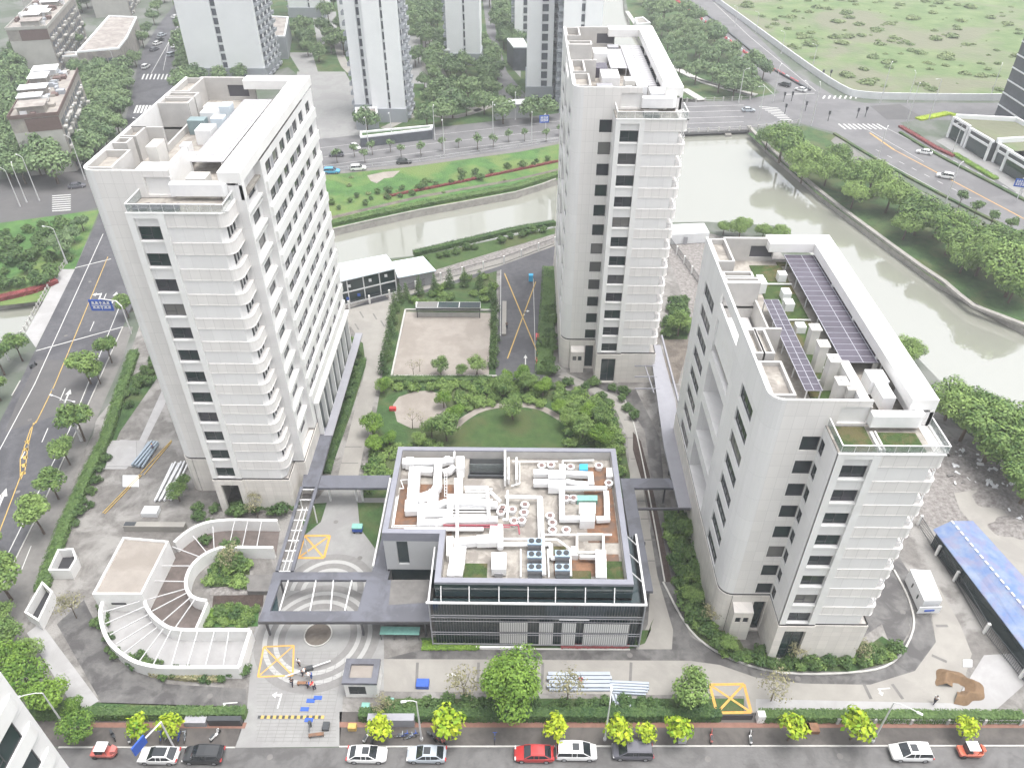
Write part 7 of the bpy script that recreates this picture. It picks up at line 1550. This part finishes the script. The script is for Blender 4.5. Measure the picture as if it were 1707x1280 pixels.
# ---- people ----
def person(px, py, deg, shirt, trouser, label, pose='stand', hair='steel_dark'):
    q = P(px, py, .06); o = thing('person', label, 'person', (q[0], q[1], .06)); o.rotation_euler.z = radians(deg); WL[o.name] = Vector((0, 0, 0))
    bend = .55 if pose == 'bend' else 0
    sw = .22 if pose == 'walk' else .04
    def sh(x, y, z):
        if z < .95 or not bend: return (x, y, z)
        dz = z - .95; return (x + dz * sin(bend * 1.6), y, .95 + dz * cos(bend * 1.6))
    J = {'pel': (0, 0, .95), 'wa': (0, 0, 1.12), 'ch': (0, 0, 1.35), 'nk': (0, 0, 1.5), 'hd': (.02, 0, 1.64), 'ht': (.02, 0, 1.74), 'sl': (0, .19, 1.42), 'sr': (0, -.19, 1.42), 'el': (.05, .27, 1.15), 'er': (.1, -.27, 1.15), 'wl': (.2, .25, .95), 'wr': (.28, -.22, 1.0), 'fl': (.27, .25, .87), 'fr': (.35, -.22, .95)}
    J = {k: sh(*v) for k, v in J.items()}
    J.update(hl=(0, .1, .92), hr=(0, -.1, .92), kl=(sw + .03, .11, .5), kr=(-sw + .06, -.11, .5), al=(sw, .12, .08), ar=(-sw - .05, -.12, .08), tl=(sw + .17, .13, .04), tr=(-sw + .12, -.13, .04))
    R_ = dict(pel=.13, wa=.12, ch=.14, nk=.055, hd=.095, ht=.07, sl=.07, sr=.07, el=.042, er=.042, wl=.03, wr=.03, fl=.035, fr=.035, hl=.09, hr=.09, kl=.06, kr=.06, al=.042, ar=.042, tl=.04, tr=.04)
    def skin(name, ed, m, grow=0):
        ks = list(dict.fromkeys(k for e in ed for k in e)); me = bpy.data.meshes.new(name); me.from_pydata([J[k] for k in ks], [(ks.index(a), ks.index(b)) for a, b in ed], []); me.materials.append(M(m))
        c = bpy.data.objects.new(name, me); COL.objects.link(c); c.parent = o; c.modifiers.new('skin', 'SKIN'); c.modifiers['skin'].use_smooth_shade = True
        sv = me.skin_vertices[0].data if me.skin_vertices else None
        if sv is None: return c
        for i, k in enumerate(ks): sv[i].radius = (R_[k] + grow, R_[k] + grow)
        sv[0].use_root = True; s_ = c.modifiers.new('sub', 'SUBSURF'); s_.levels = 1; s_.render_levels = 1; return c
    skin('body', [('pel', 'wa'), ('wa', 'ch'), ('ch', 'nk'), ('nk', 'hd'), ('hd', 'ht'), ('ch', 'sl'), ('ch', 'sr'), ('sl', 'el'), ('sr', 'er'), ('el', 'wl'), ('er', 'wr'), ('wl', 'fl'), ('wr', 'fr'), ('pel', 'hl'), ('pel', 'hr'), ('hl', 'kl'), ('hr', 'kr'), ('kl', 'al'), ('kr', 'ar'), ('al', 'tl'), ('ar', 'tr')], 'skin')
    skin('shirt', [('wa', 'ch'), ('ch', 'sl'), ('ch', 'sr'), ('sl', 'el'), ('sr', 'er')], shirt, .025); skin('trousers', [('pel', 'hl'), ('pel', 'hr'), ('hl', 'kl'), ('hr', 'kr'), ('kl', 'al'), ('kr', 'ar')], trouser, .022)
    hh = J['ht']; b = MB(); b.tube([(hh[0] - .01, hh[1], hh[2] - .06), (hh[0] - .015, hh[1], hh[2] + .05)], .1, 10, .05); b.build('hair', hair, o); return o
mat('skin', (.5, .33, .25), .6, .1, 3, space='object')
mat('cloth_white', (.7, .7, .7), .8, .1, 3, space='object'); mat('cloth_blue', (.06, .12, .35), .8, .15, 3, space='object'); mat('cloth_dark', (.03, .03, .05), .8, .15, 3, space='object'); mat('cloth_red', (.6, .05, .05), .8, .15, 3, space='object'); mat('helmet', (.8, .35, .05), .4, .05, 3, space='object')
person(488, 1142, 80, 'cloth_dark', 'cloth_dark', 'person in dark clothes standing at the lower left of the entrance rings', 'walk')
person(505, 1126, 20, 'cloth_white', 'cloth_dark', 'person in white shirt bending over the fallen barrier arm', 'bend'); person(520, 1130, 200, 'cloth_white', 'cloth_blue', 'person in white top at the right of the barrier arm', 'bend'); person(500, 1110, 250, 'cloth_white', 'cloth_dark', 'person in white shirt at the upper side of the barrier arm', 'stand')
person(514, 1146, 0, 'cloth_blue', 'cloth_dark', 'person in blue shirt by the small brown bench', 'bend'); person(525, 1149, 150, 'cloth_red', 'cloth_dark', 'person in red top beside the brown bench', 'bend')
person(257, 752, 200, 'cloth_blue', 'cloth_dark', 'worker in dark blue at the head of the long pipes by the left tower', 'stand', 'helmet'); person(967, 1140, 90, 'cloth_red', 'cloth_red', 'person in red standing on the pale wrapped panels', 'walk'); person(1556, 1172, 30, 'cloth_white', 'cloth_dark', 'person at the lower right holding a long dark pole', 'walk'); person(845, 548, 90, 'cloth_dark', 'cloth_dark', 'person in black beside the parking lane wall', 'stand')
person(1170, 805, 90, 'cloth_white', 'cloth_dark', 'person in white behind the curved ramp wall') if False else None
b = MB(); a0, a1 = P(475, 1127, .5), P(551, 1101, .5); b.bar(a0, a1, .12, .12); tag(b.build('fallen_barrier', 'steel_white'), 'long white barrier arm lying across the entrance rings', 'barrier'); b = MB(); c0, c1 = P(505, 1117, .3), P(522, 1112, .3); b.bar(c0, c1, .5, .6); tag(b.build('barrier_housing', 'steel_dark'), 'dark barrier housing at the middle of the white arm', 'barrier')
def bench(px, label, l=1.3):
    q = P(*px); o = thing('bench', label, 'bench', (q[0], q[1], .06)); WL[o.name] = Vector((0, 0, 0)); b = MB(); b.box(-l / 2, -.2, .4, l / 2, .2, .46); b.build('seat', 'decking', o)
    for x in (-l / 2 + .1, l / 2 - .1): b = MB(); b.box(x - .04, -.18, 0, x + .04, .18, .4); b.build('leg', 'decking', o)
    return o
bench((505, 1141), 'small brown bench beside the people in the entrance court'); o = bench((528, 1227), 'brown wooden bench at the mouth of the entrance drive', 1.8); o.rotation_euler.z = .15
b = MB(); q = P(544, 1212); b.box(q[0] - .4, q[1] - .5, 0, q[0] + .4, q[1] + .5, .5); tag(b.build('barrier_box', 'steel_dark', bevel=.04), 'dark box on the entrance drive above the brown bench', 'box')
b = MB(); q = P(518, 1210); b.box(q[0] - .15, q[1] - .15, 0, q[0] + .15, q[1] + .15, 1.1); b.bar((q[0], q[1], 1.0), (q[0] + .2, q[1] - 1.2, .9), .12); tag(b.build('gate_motor', 'steel_dark'), 'dark gate motor post beside the yellow black hump', 'post')
for (x, y) in ((518, 1168), (508, 1182), (530, 1163), (515, 1200)):
    b = MB(); q = P(x, y); b.box(q[0] - .5, q[1] - .25, 0, q[0] + .5, q[1] + .25, .12); tag(b.build('wheel_stop', 'sign_blue'), {518: 'blue block on the drive right of the white arrow', 508: 'lower blue block near the hump', 530: 'rightmost tilted blue block on the drive', 515: 'blue block at the yellow black hump'}[x], 'block'); 
bx = thing('covered_cart', 'teal covered blue cart on the paving west of the glass hall', 'cart', (*P(597, 886)[:2], .05)); WL[bx.name] = Vector((0, 0, 0)); b = MB(); b.box(-.75, -.45, .35, .75, .45, 1.0); b.build('box', 'sign_blue', bx, bevel=.05); b = MB(); b.box(-.8, -.5, 1.0, .8, .5, 1.3); b.build('cover', 'tarp_green', bx, bevel=.08)
for xx in (-.5, .5):
    for yy in (-.4, .4): b = MB(); b.tube([(xx, yy - .05, .2), (xx, yy + .05, .2)], .2, 10); b.build('wheel', 'tyre', bx)
# ---- lamps, signs ----
def lamp(px, py, h, ang, arm=2.0, label='', two=False, cat='street lamp', z0=0, name='street_lamp'):
    q = P(px, py); o = thing(name, label, cat, (q[0], q[1], z0)); WL[o.name] = Vector((0, 0, 0)); o.rotation_euler.z = radians(ang)
    b = MB(); b.tube([(0, 0, 0), (0, 0, h * .5), (0, 0, h)], .13 if h < 9 else .17, 8, .07); b.cyl(0, 0, 0, .5, .2, 8); b.build('pole', 'pole_grey', o)
    for s in ((1, -1) if two else (1,)):
        b = MB(); b.tube([(0, 0, h), (s * arm * .3, 0, h + .35), (s * arm * .75, 0, h + .5), (s * arm, 0, h + .45)], .06, 6); b.build('arm', 'pole_grey', o); b = MB(); b.box(s * arm - .1, -.13, h + .4, s * arm + .5 * s, .13, h + .52); b.build('lamp_head', 'steel_white', o)
    return o
for x, y, h, a, r, lb in ((113, 1217, 8.2, 200, 2.2, 'white street lamp at the lower left leaning arm over the near tower'), (703, 1233, 8.4, 190, 1.2, 'white street lamp behind the silver parked car'), (1454, 1236, 8.6, -35, 2.4, 'white street lamp with long arm beside the white off road car'), (1008, 1233, 8.0, 80, 1.4, 'white street lamp between lime trees in the front centre')): lamp(x, y, h, a, r, lb)
for i, (x, y, h, a, two) in enumerate(((136, 735, 9, 160, 1), (112, 440, 9, 170, 0), (15, 600, 9, 150, 0), (142, 300, 12, 150, 0), (66, 335, 12, 150, 0), (34, 345, 10, 150, 0), (45, 338, 10, 120, 0), (197, 128, 9, 150, 0), (246, 250, 9, 150, 0))):
    lamp(x, y, h, a, 2.2, ('two armed street lamp over the street tree at the left', 'street lamp at the far end of the left road bridge', 'street lamp at the left edge below the road bridge', 'tall lamp at the crossing behind the left tower', 'tall lamp post at the left crosswalk', 'shorter leftmost post at the left crosswalk', 'second post from the left at the crosswalk', 'lamp in front of the brown roofed shops', 'lamp behind the roof of the left tower')[i], bool(two))
for i, (x, y, h) in enumerate(((615, 250, 10), (654, 236, 9), (725, 234, 10), (741, 260, 11), (822, 229, 10), (886, 240, 10), (859, 200, 8))): lamp(x, y, h, 90 if y < 236 else 270, 1.6, ['leftmost', 'second', 'third', 'fourth', 'fifth', 'sixth', 'furthest'][i] + ' lamp post from the left along the back street')
for i, (x, y, h) in enumerate(((1231, 172, 11), (1264, 202, 11), (1288, 170, 12), (1332, 208, 13), (1352, 210, 13), (1353, 118, 9), (1467, 172, 13), (1512, 205, 13), (1512, 172, 10), (1548, 200, 13), (1652, 158, 10), (1461, 272, 10), (1575, 342, 11), (1587, 256, 9), (1702, 325, 10), (1225, 45, 8), (1260, 55, 8), (1302, 90, 8))):
    lamp(x, y, h, (30, 200, 60, 100, 80, 120, 60, 250, 80, 200, 60, 60, 45, 200, 180, 120, 120, 120)[i], 2.0, ['on the far side of the road bridge', 'on the near side of the road bridge', 'beside the waiting cars at the junction', 'left of the pair at the lower junction corner', 'right of the pair at the lower junction corner', 'at the bend of the white wall', 'tallest by the white wall right of the junction', 'at the right junction corner', 'thin one behind the right junction corner', 'before the shop terrace', 'in the meadow near the corner tower', 'beside the main road near the big trees', 'on the pavement beside the row of small trees', 'in front of the shop terrace windows', 'holding the blue sign at the right edge', 'furthest up by the meadow wall', 'second furthest by the meadow wall', 'third by the meadow wall'][i] + ', street lamp')
def signboard(label, c, w_, h_, ang, z0, pole=None, thick=.12, strokes=True):
    o = thing('road_sign', label, 'road sign', (c[0], c[1], 0)); WL[o.name] = Vector((0, 0, 0)); o.rotation_euler.z = radians(ang)
    b = MB(); b.box(-w_ / 2, -thick / 2, z0, w_ / 2, thick / 2, z0 + h_); b.build('board', 'sign_blue', o)
    if strokes:
        b = MB(); y = -thick / 2 - .012
        for k in range(2): b.box(-w_ * .4, y, z0 + h_ * (.2 + .38 * k), -w_ * .08, y + .012, z0 + h_ * (.26 + .38 * k)); b.box(w_ * .08, y, z0 + h_ * (.2 + .38 * k), w_ * .4, y + .012, z0 + h_ * (.26 + .38 * k))
        b.box(-.07, y, z0 + .12 * h_, .07, y + .011, z0 + h_ * .86); b.box(-w_ * .42, y, z0 + h_ * .44, w_ * .42, y + .01, z0 + h_ * .5)
        for k in range(5):
            xx = -w_ * .38 + k * w_ * .17; b.box(xx, y, z0 + h_ * .66, xx + w_ * .1, y + .009, z0 + h_ * .84); b.box(xx, y, z0 + h_ * .28, xx + w_ * .1, y + .009, z0 + h_ * .4)
        b.build('sign_strokes', 'steel_white', o)
    if pole: px_, py_ = pole; b = MB(); b.tube([(px_, py_, 0), (px_, py_, z0 + h_ * .8), (px_ * .8, py_ * .8 + .2, z0 + h_ + .3), (0, .2, z0 + h_ + .1)], .13, 8); b.build('gantry_pole', 'pole_grey', o)
    return o
signboard('large blue direction sign hanging over the left street on a curved pole', P(171, 515, 5.0), 4.6, 2.6, 0, 4.6, (5.0, -1.5))
signboard('blue road sign on the back street left of the middle tower', P(907, 205, 4), 3.0, 2.4, 10, 4, (.6, .3)); signboard('blue road sign cut off by the right edge', P(1700, 312, 4), 3.2, 2.2, -20, 4, (.6, .3))
o = thing('road_sign', 'blue road sign seen edge on above the white car at the lower left', 'road sign', (0, 0, 0)); b = MB(); p0 = P(268, 1203, 6); b.tube([(p0[0], p0[1], 0), p0, P(241, 1231, 6)], .11, 8); b.build('gantry_pole', 'pole_grey', o); b = MB(); b.bar(P(242, 1230, 6), P(222, 1254, 6), .2, 1.5); b.build('board', 'sign_blue', o)
for i, (x, y) in enumerate(((1306, 170), (1319, 169), (1308, 190), (1342, 186), (1380, 202), (1428, 197), (1442, 195), (1370, 132), (1383, 132))):
    q = P(x, y); o = thing('signal_post', ['far left', 'second', 'lone lower left', 'mid left', 'lower corner', 'left of the central pair', 'right of the central pair', 'left by the white wall', 'right by the white wall'][i] + ' small dark signal post at the junction', 'signal post', q); WL[o.name] = Vector((0, 0, 0)); b = MB(); b.cyl(0, 0, 0, 2.6, .12, 6); b.build('post', 'steel_dark', o); b = MB(); b.box(-.3, -.25, 2.2, .3, .25, 3.4); b.build('signal_head', 'steel_dark', o)
# red barriers along the road
mat('barrier_red', (.72, .12, .14), .5, .15, 2, space='object')
bm_ = MB(); loft(bm_, [[(-1.1, -.35, 0), (-1.1, -.15, .9), (-1.1, .15, .9), (-1.1, .35, 0)], [(1.1, -.35, 0), (1.1, -.15, .9), (1.1, .15, .9), (1.1, .35, 0)]])
bme = bpy.data.meshes.new('water_barrier'); bme.from_pydata(bm_.v, [], bm_.f); bme.materials.append(M('barrier_red')); bw_ = bme.copy(); bw_.materials[0] = M('steel_white')
ln = [P(*p) for p in ((1128, 2), (1158, 25), (1185, 45), (1210, 65), (1240, 88), (1272, 110), (1298, 122), (1335, 143))]; tot = 0; k = 0
for i in range(len(ln) - 1):
    a, b = Vector(ln[i]), Vector(ln[i + 1]); l = (b - a).length; n = int(l / 3.1)
    for j in range(n):
        if i == 5 and j < n - 1: continue
        c = a + (b - a) * (j / n); o = bpy.data.objects.new('traffic_barrier', bw_ if k % 5 == 3 else bme); COL.objects.link(o); o.location = (c.x, c.y, .03); o.rotation_euler.z = atan2(b.y - a.y, b.x - a.x) + .08 * sin(k); tag(o, 'white plastic barrier in the red line on the top right road' if k % 5 == 3 else 'red plastic barrier standing in the line on the top right road', 'barrier', 'plastic barriers on the top right road'); k += 1
# bicycles and scooters
def bike_proto(col):
    o = thing('bicycle', 'x', 'bicycle', (0, 0, 0))
    for x in (-.5, .5):
        b = MB(); pts = [(x + .33 * cos(2 * pi * i / 14), 0, .33 + .33 * sin(2 * pi * i / 14)) for i in range(15)]; b.tube(pts, .03, 5); b.build('wheel', 'tyre', o)
    b = MB()
    for a_, b_ in (((-.5, 0, .33), (-.1, 0, .75)), ((-.1, 0, .75), (.35, 0, .8)), ((.35, 0, .8), (.5, 0, .33)), ((-.5, 0, .33), (0, 0, .3)), ((0, 0, .3), (-.15, 0, .9)), ((0, 0, .3), (.35, 0, .8)), ((.35, 0, .8), (.3, 0, 1.0)), ((.3, -.25, 1.02), (.3, .25, 1.02))): b.bar(a_, b_, .05)
    b.build('frame', col, o); b = MB(); b.box(-.28, -.08, .88, -.02, .08, .95); b.build('saddle', 'steel_dark', o); return o
def scooter_proto(col):
    o = thing('scooter', 'x', 'scooter', (0, 0, 0))
    for x in (-.6, .6): b = MB(); b.tube([(x, -.06, .24), (x, .06, .24)], .24, 12); b.build('wheel', 'tyre', o)
    b = MB(); b.prism([(-.75, -.14), (-.05, -.17), (-.05, .17), (-.75, .14)], .35, .72); b.box(-.05, -.16, .3, .35, .16, .38); b.bar((.4, 0, .35), (.55, 0, 1.0), .3, .1); b.build('body', col, o, bevel=.04)
    b = MB(); b.box(-.7, -.13, .72, -.05, .13, .82); b.build('seat', 'steel_dark', o); b = MB(); b.bar((.5, -.3, 1.02), (.5, .3, 1.02), .05); b.build('handlebar', 'steel_dark', o); return o
pr_ = [bike_proto('sign_blue'), bike_proto('car_silver'), scooter_proto('steel_dark'), scooter_proto('car_white'), scooter_proto('cab_red')]; used = [False] * 5
for i, (x, y, k, a) in enumerate(((676, 1228, 0, 10), (684, 1231, 1, 15), (668, 1229, 1, 5), (690, 1228, 0, 20), (720, 1230, 2, -40), (728, 1233, 2, -35), (735, 1236, 4, -30), (190, 1228, 2, -50), (218, 1231, 3, 110), (270, 1230, 0, 100), (280, 1229, 1, 80), (300, 1231, 0, 95), (310, 1230, 1, 100), (360, 1228, 3, 60), (57, 612, 2, 70), (825, 1232, 0, 90), (1250, 1232, 3, 80), (626, 1232, 2, 60), (612, 1230, 3, 70), (1185, 1230, 4, 80))):
    o = pr_[k] if not used[k] else copy_tree(pr_[k]); used[k] = True; q = P(x, y); place(o, (q[0], q[1], .05), radians(a))
    o['label'] = (['blue bicycle', 'silver bicycle', 'dark scooter', 'white scooter', 'red scooter'][k]) + ' ' + {0: 'parked under the lime tree left of the second lamp', 1: 'beside the blue bicycle left of the second lamp', 2: 'leftmost bicycle before the lilac screen wall', 3: 'nearest the foot of the second lamp', 4: 'leaning just right of the second lamp', 5: 'second of the three right of the second lamp', 6: 'furthest right of the three by the second lamp', 7: 'on the pavement right of the red cart', 8: 'on the pavement above the first parked car', 9: 'leftmost of four bicycles above the first white car', 10: 'second of four bicycles above the first white car', 11: 'third of four bicycles above the first white car', 12: 'rightmost of four bicycles above the black car', 13: 'beside the dark louvred screen', 14: 'being ridden alone on the left street', 15: 'standing alone above the parked red car', 16: 'beside the exit path of the yellow gate', 17: 'just right of the entrance drive mouth', 18: 'closest to the entrance drive mouth', 19: 'left of the yellow gate path'}[i]
    for g_ in ('group',):
        if g_ in o: del o[g_]
# building materials
mat('alu', (.40, .44, .50), .35, .1, 1); mat('pipe_blue', (.30, .36, .42), .4, .2, 1)
def barstack(name, label, px, n, w_, h_, m, z=0, cat='building material', layers=1):
    a0, a1, b0 = P(*px[0]), P(*px[1]), P(*px[2]); o = thing(name, label, cat, (a0[0], a0[1], 0)); k = 0
    for L2 in range(layers):
        for i in range(n - L2):
            t = (i + L2 * .5) / max(1, n - 1); dx, dy = (b0[0] - a0[0]) * t, (b0[1] - a0[1]) * t; j = random.uniform(-.3, .3); mb = MB(); mb.bar((a0[0] + dx + j, a0[1] + dy, h_ / 2 + z + L2 * h_), (a1[0] + dx - j, a1[1] + dy, h_ / 2 + z + L2 * h_), w_, h_); mb.build('bar', m, o)
    return o
barstack('panel_stack', 'long pale wrapped aluminium panels lying along the south lane', ((915, 1124), (1015, 1124), (915, 1150)), 5, .42, .35, 'alu', layers=2)
barstack('panel_stack', 'bundle of pale aluminium bars with rounded ends right of the panels', ((1018, 1137), (1078, 1140), (1018, 1155)), 5, .28, .3, 'alu', layers=2)
barstack('beam_bundle', 'bundle of silvery beams lying towards the front hedge', ((1020, 1160), (1024, 1196), (1048, 1162)), 6, .25, .3, 'alu', layers=2)
barstack('pipe_bundle', 'long blue grey pipes on trestles west of the left tower', ((222, 780), (250, 740), (238, 782)), 4, .3, .3, 'pipe_blue', .3, layers=2)
barstack('truss_stack', 'white steel truss frames stacked beside the foot of the left tower', ((258, 838), (290, 775), (285, 836)), 4, .25, .3, 'site_white', .2, layers=2)
barstack('plank_stack', 'yellow boards leaning near the pipes by the left tower', ((285, 735), (236, 790), (288, 737)), 2, .1, .1, 'paint_yellow', .1); barstack('plank_stack', 'yellow hose line running down to the yard at the left', ((233, 792), (172, 856), (236, 793)), 2, .1, .1, 'paint_yellow', .1)
b = MB(); q = P(253, 856); b.box(q[0] - 1.2, q[1] - .8, 0, q[0] + 1.2, q[1] + .8, .9); tag(b.build('crate', 'site_white', bevel=.05), 'white crate standing left of the vent shaft', 'crate'); b = MB(); q = P(198, 800); 
for (x0, y0, x1, y1, m, lb) in ((178, 735, 228, 778, 'concrete_new', 'flat stack of pale sheets at the end of the new path'), (205, 793, 232, 812, 'site_white', 'white sheet lying on the yard below the pipes'), (1430 + 175, 1100, 1620, 1112, 'site_white', 'white sheet left of the sand pile')):
    mb = MB(); mb.prism([p[:2] for p in PP(rect(x0, y0, x1, y1))], .0, .15); tag(mb.build('sheet_stack', m), lb, 'sheet')
def mound(label, cx, cy, rx, ry, h, m, ring=False, seed=1, name='sand_pile', a0=0, a1=360):
    rnd = random.Random(seed); n, k = 40, 12; q = P(cx, cy); v = []; f = []
    for i in range(k + 1):
        t = i / k
        for j in range(n):
            a = radians(a0 + (a1 - a0) * j / (n if a1 - a0 == 360 else n - 1)); wob = 1 + .12 * sin(3 * a + seed) + .06 * sin(7 * a)
            r_ = t if not ring else .25 + .75 * t; z = h * (1 - t) ** 1.0 * (1 + .1 * sin(5 * a)) if not ring else h * max(0, 1 - abs(t - .5) * 2) * (.9 + .2 * sin(4 * a))
            v.append((q[0] + cos(a) * rx * r_ * wob, q[1] + sin(a) * ry * r_ * wob, max(.0, z + rnd.uniform(-.03, .03) * h) + .05))
    nn = n if a1 - a0 == 360 else n - 1
    for i in range(k):
        for j in range(nn): f.append((i * n + j, (i + 1) * n + j, (i + 1) * n + (j + 1) % n, i * n + (j + 1) % n))
    mb = MB(); mb.v = v; mb.f = f; mb.mi = [0] * len(f); return tag(mb.build(name, m, smooth=True, org=q), label, 'sand pile')
mound('brown sand pile curved like a hook at the lower right', 1597, 1146, 2.9, 2.4, .9, 'sand_pile', True, 2, a0=-120, a1=175)
for i, (x, y, r_) in enumerate(((1560, 760, 2.4), (1540, 735, 1.6), (1620, 790, 2.2), (1660, 830, 2.5), (1690, 880, 2.4), (1600, 770, 1.8), (1530, 790, 1.8))): mound(['largest grey rubble heap behind the right tower', 'small rubble heap close to the terrace corner', 'rubble heap below the big bank trees', 'rubble heap beside the pale slab', 'rubble heap at the right edge above the blue shed', 'low rubble heap in the middle of the yard', 'rubble heap left of the pale slab'][i], x, y, r_ * 1.5, r_, .9, 'rubble', seed=i, name='rubble_heap')
rnd = random.Random(4); deb = MB(); db2 = MB()
yard = [p[:2] for p in PP([(1500, 740), (1560, 720), (1720, 810), (1720, 900), (1640, 812), (1590, 820), (1640, 900), (1560, 880)])]
for _ in range(900):
    x, y = rnd.uniform(70, 110), rnd.uniform(70, 112)
    if not inpoly(x, y, yard): continue
    s = rnd.uniform(.1, .5); t_ = deb if rnd.random() < .6 else db2; a = rnd.uniform(0, 3); t_.bar((x, y, .15), (x + cos(a) * s * 2, y + sin(a) * s * 2, rnd.uniform(.1, .5)), s, s * .6)
struct_ = tag(deb.build('debris', 'site_white'), 'pale broken debris scattered over the rubble yard', 'debris', None, 'stuff'); tag(db2.build('debris', 'roof_floor_dark'), 'dark debris scattered over the rubble yard', 'debris', None, 'stuff')
for a, bpts, lb in ((0, [(655, 640), (652, 600)], ''),): pass
b = MB(); q = P(654, 684); b.box(q[0] - .5, q[1] - .3, 0, q[0] + .7, q[1] + .4, .7); tag(b.build('play_rocker', 'cloth_red', bevel=.1), 'small red play figure at the edge of the sand circle', 'play figure')
for x, y in ((897, 564), (897, 604)):
    b = MB(); q = P(x, y); b.box(q[0] - .5, q[1] - .7, 0, q[0] + .5, q[1] + .7, .8); tag(b.build('red_barrier', 'barrier_red'), 'upper red box beside the parking lane' if y < 580 else 'lower red box beside the parking lane', 'box')
b = MB(); q = P(885, 468); b.box(q[0] - .5, q[1] - .5, 0, q[0] + .5, q[1] + .5, 1.6); tag(b.build('small_kiosk', 'tarp_blue', bevel=.05), 'small blue box at the top of the parking lane', 'box')
b = MB(); ribbon(b, [P(841, 505)[:2], P(840, 560)[:2]], .9, 0, .5); tag(b.build('lane_bench_wall', 'concrete'), 'pale low wall on the left of the parking lane', 'wall')
gs = thing('stall', 'green framed display stall under the front canopy beside the glass hall', 'stall', P(668, 1062)); q = P(668, 1062)
b = MB(); b.box(q[0] - 2.6, q[1] - .5, 1.3, q[0] + 2.6, q[1] + .7, 1.4); b.build('top', 'tarp_green', gs); b = MB()
for x in (-2.5, -.8, .8, 2.5): b.bar((q[0] + x, q[1] - .4, 0), (q[0] + x, q[1] - .4, 1.3), .08); b.bar((q[0] + x, q[1] + .6, 0), (q[0] + x, q[1] + .6, 1.3), .08)
b.build('frame', 'steel_dark', gs)
for i, (x, y, m) in enumerate(((588, 1214, 'paint_yellow'), (866 + 270, 1235, 'louvre_grey'), (1352, 1216, 'decking'), (1338, 1216, 'decking'), (705, 1142, 'sign_blue'), (610, 1178, 'tarp_green'), (650, 1170, 'tarp_green'))):
    b = MB(); q = P(x, y); s = .5 if i not in (2, 3, 4) else .8; b.box(q[0] - s, q[1] - s * .7, 0, q[0] + s, q[1] + s * .7, .7 if i < 5 else .5); tag(b.build('utility_box', m, bevel=.05), ['small yellow box at the corner of the drive mouth', 'grey box on the pavement near the lime trees', 'brown planter box with pale top, right one of two', 'brown planter box with pale top, left one of two', 'blue topped box on the south lane left of the big tree', 'green box in the bed below the gatehouse', 'green box right of the gatehouse bed'][i], 'box')
haze = MB(); haze.box(-475, -115, -3.5, 475, 705, 128)
hm = bpy.data.materials.new('haze'); hm.use_nodes = True; nt = hm.node_tree; nt.nodes.remove(nt.nodes['Principled BSDF']); pv = nt.nodes.new('ShaderNodeVolumePrincipled'); pv.inputs['Color'].default_value = (.93, .95, 1, 1); pv.inputs['Density'].default_value = .00036; pv.inputs['Anisotropy'].default_value = .2
nt.links.new(pv.outputs[0], nt.nodes['Material Output'].inputs['Volume']); MATS['haze'] = hm; tag(haze.build('haze', 'haze'), kind='stuff')
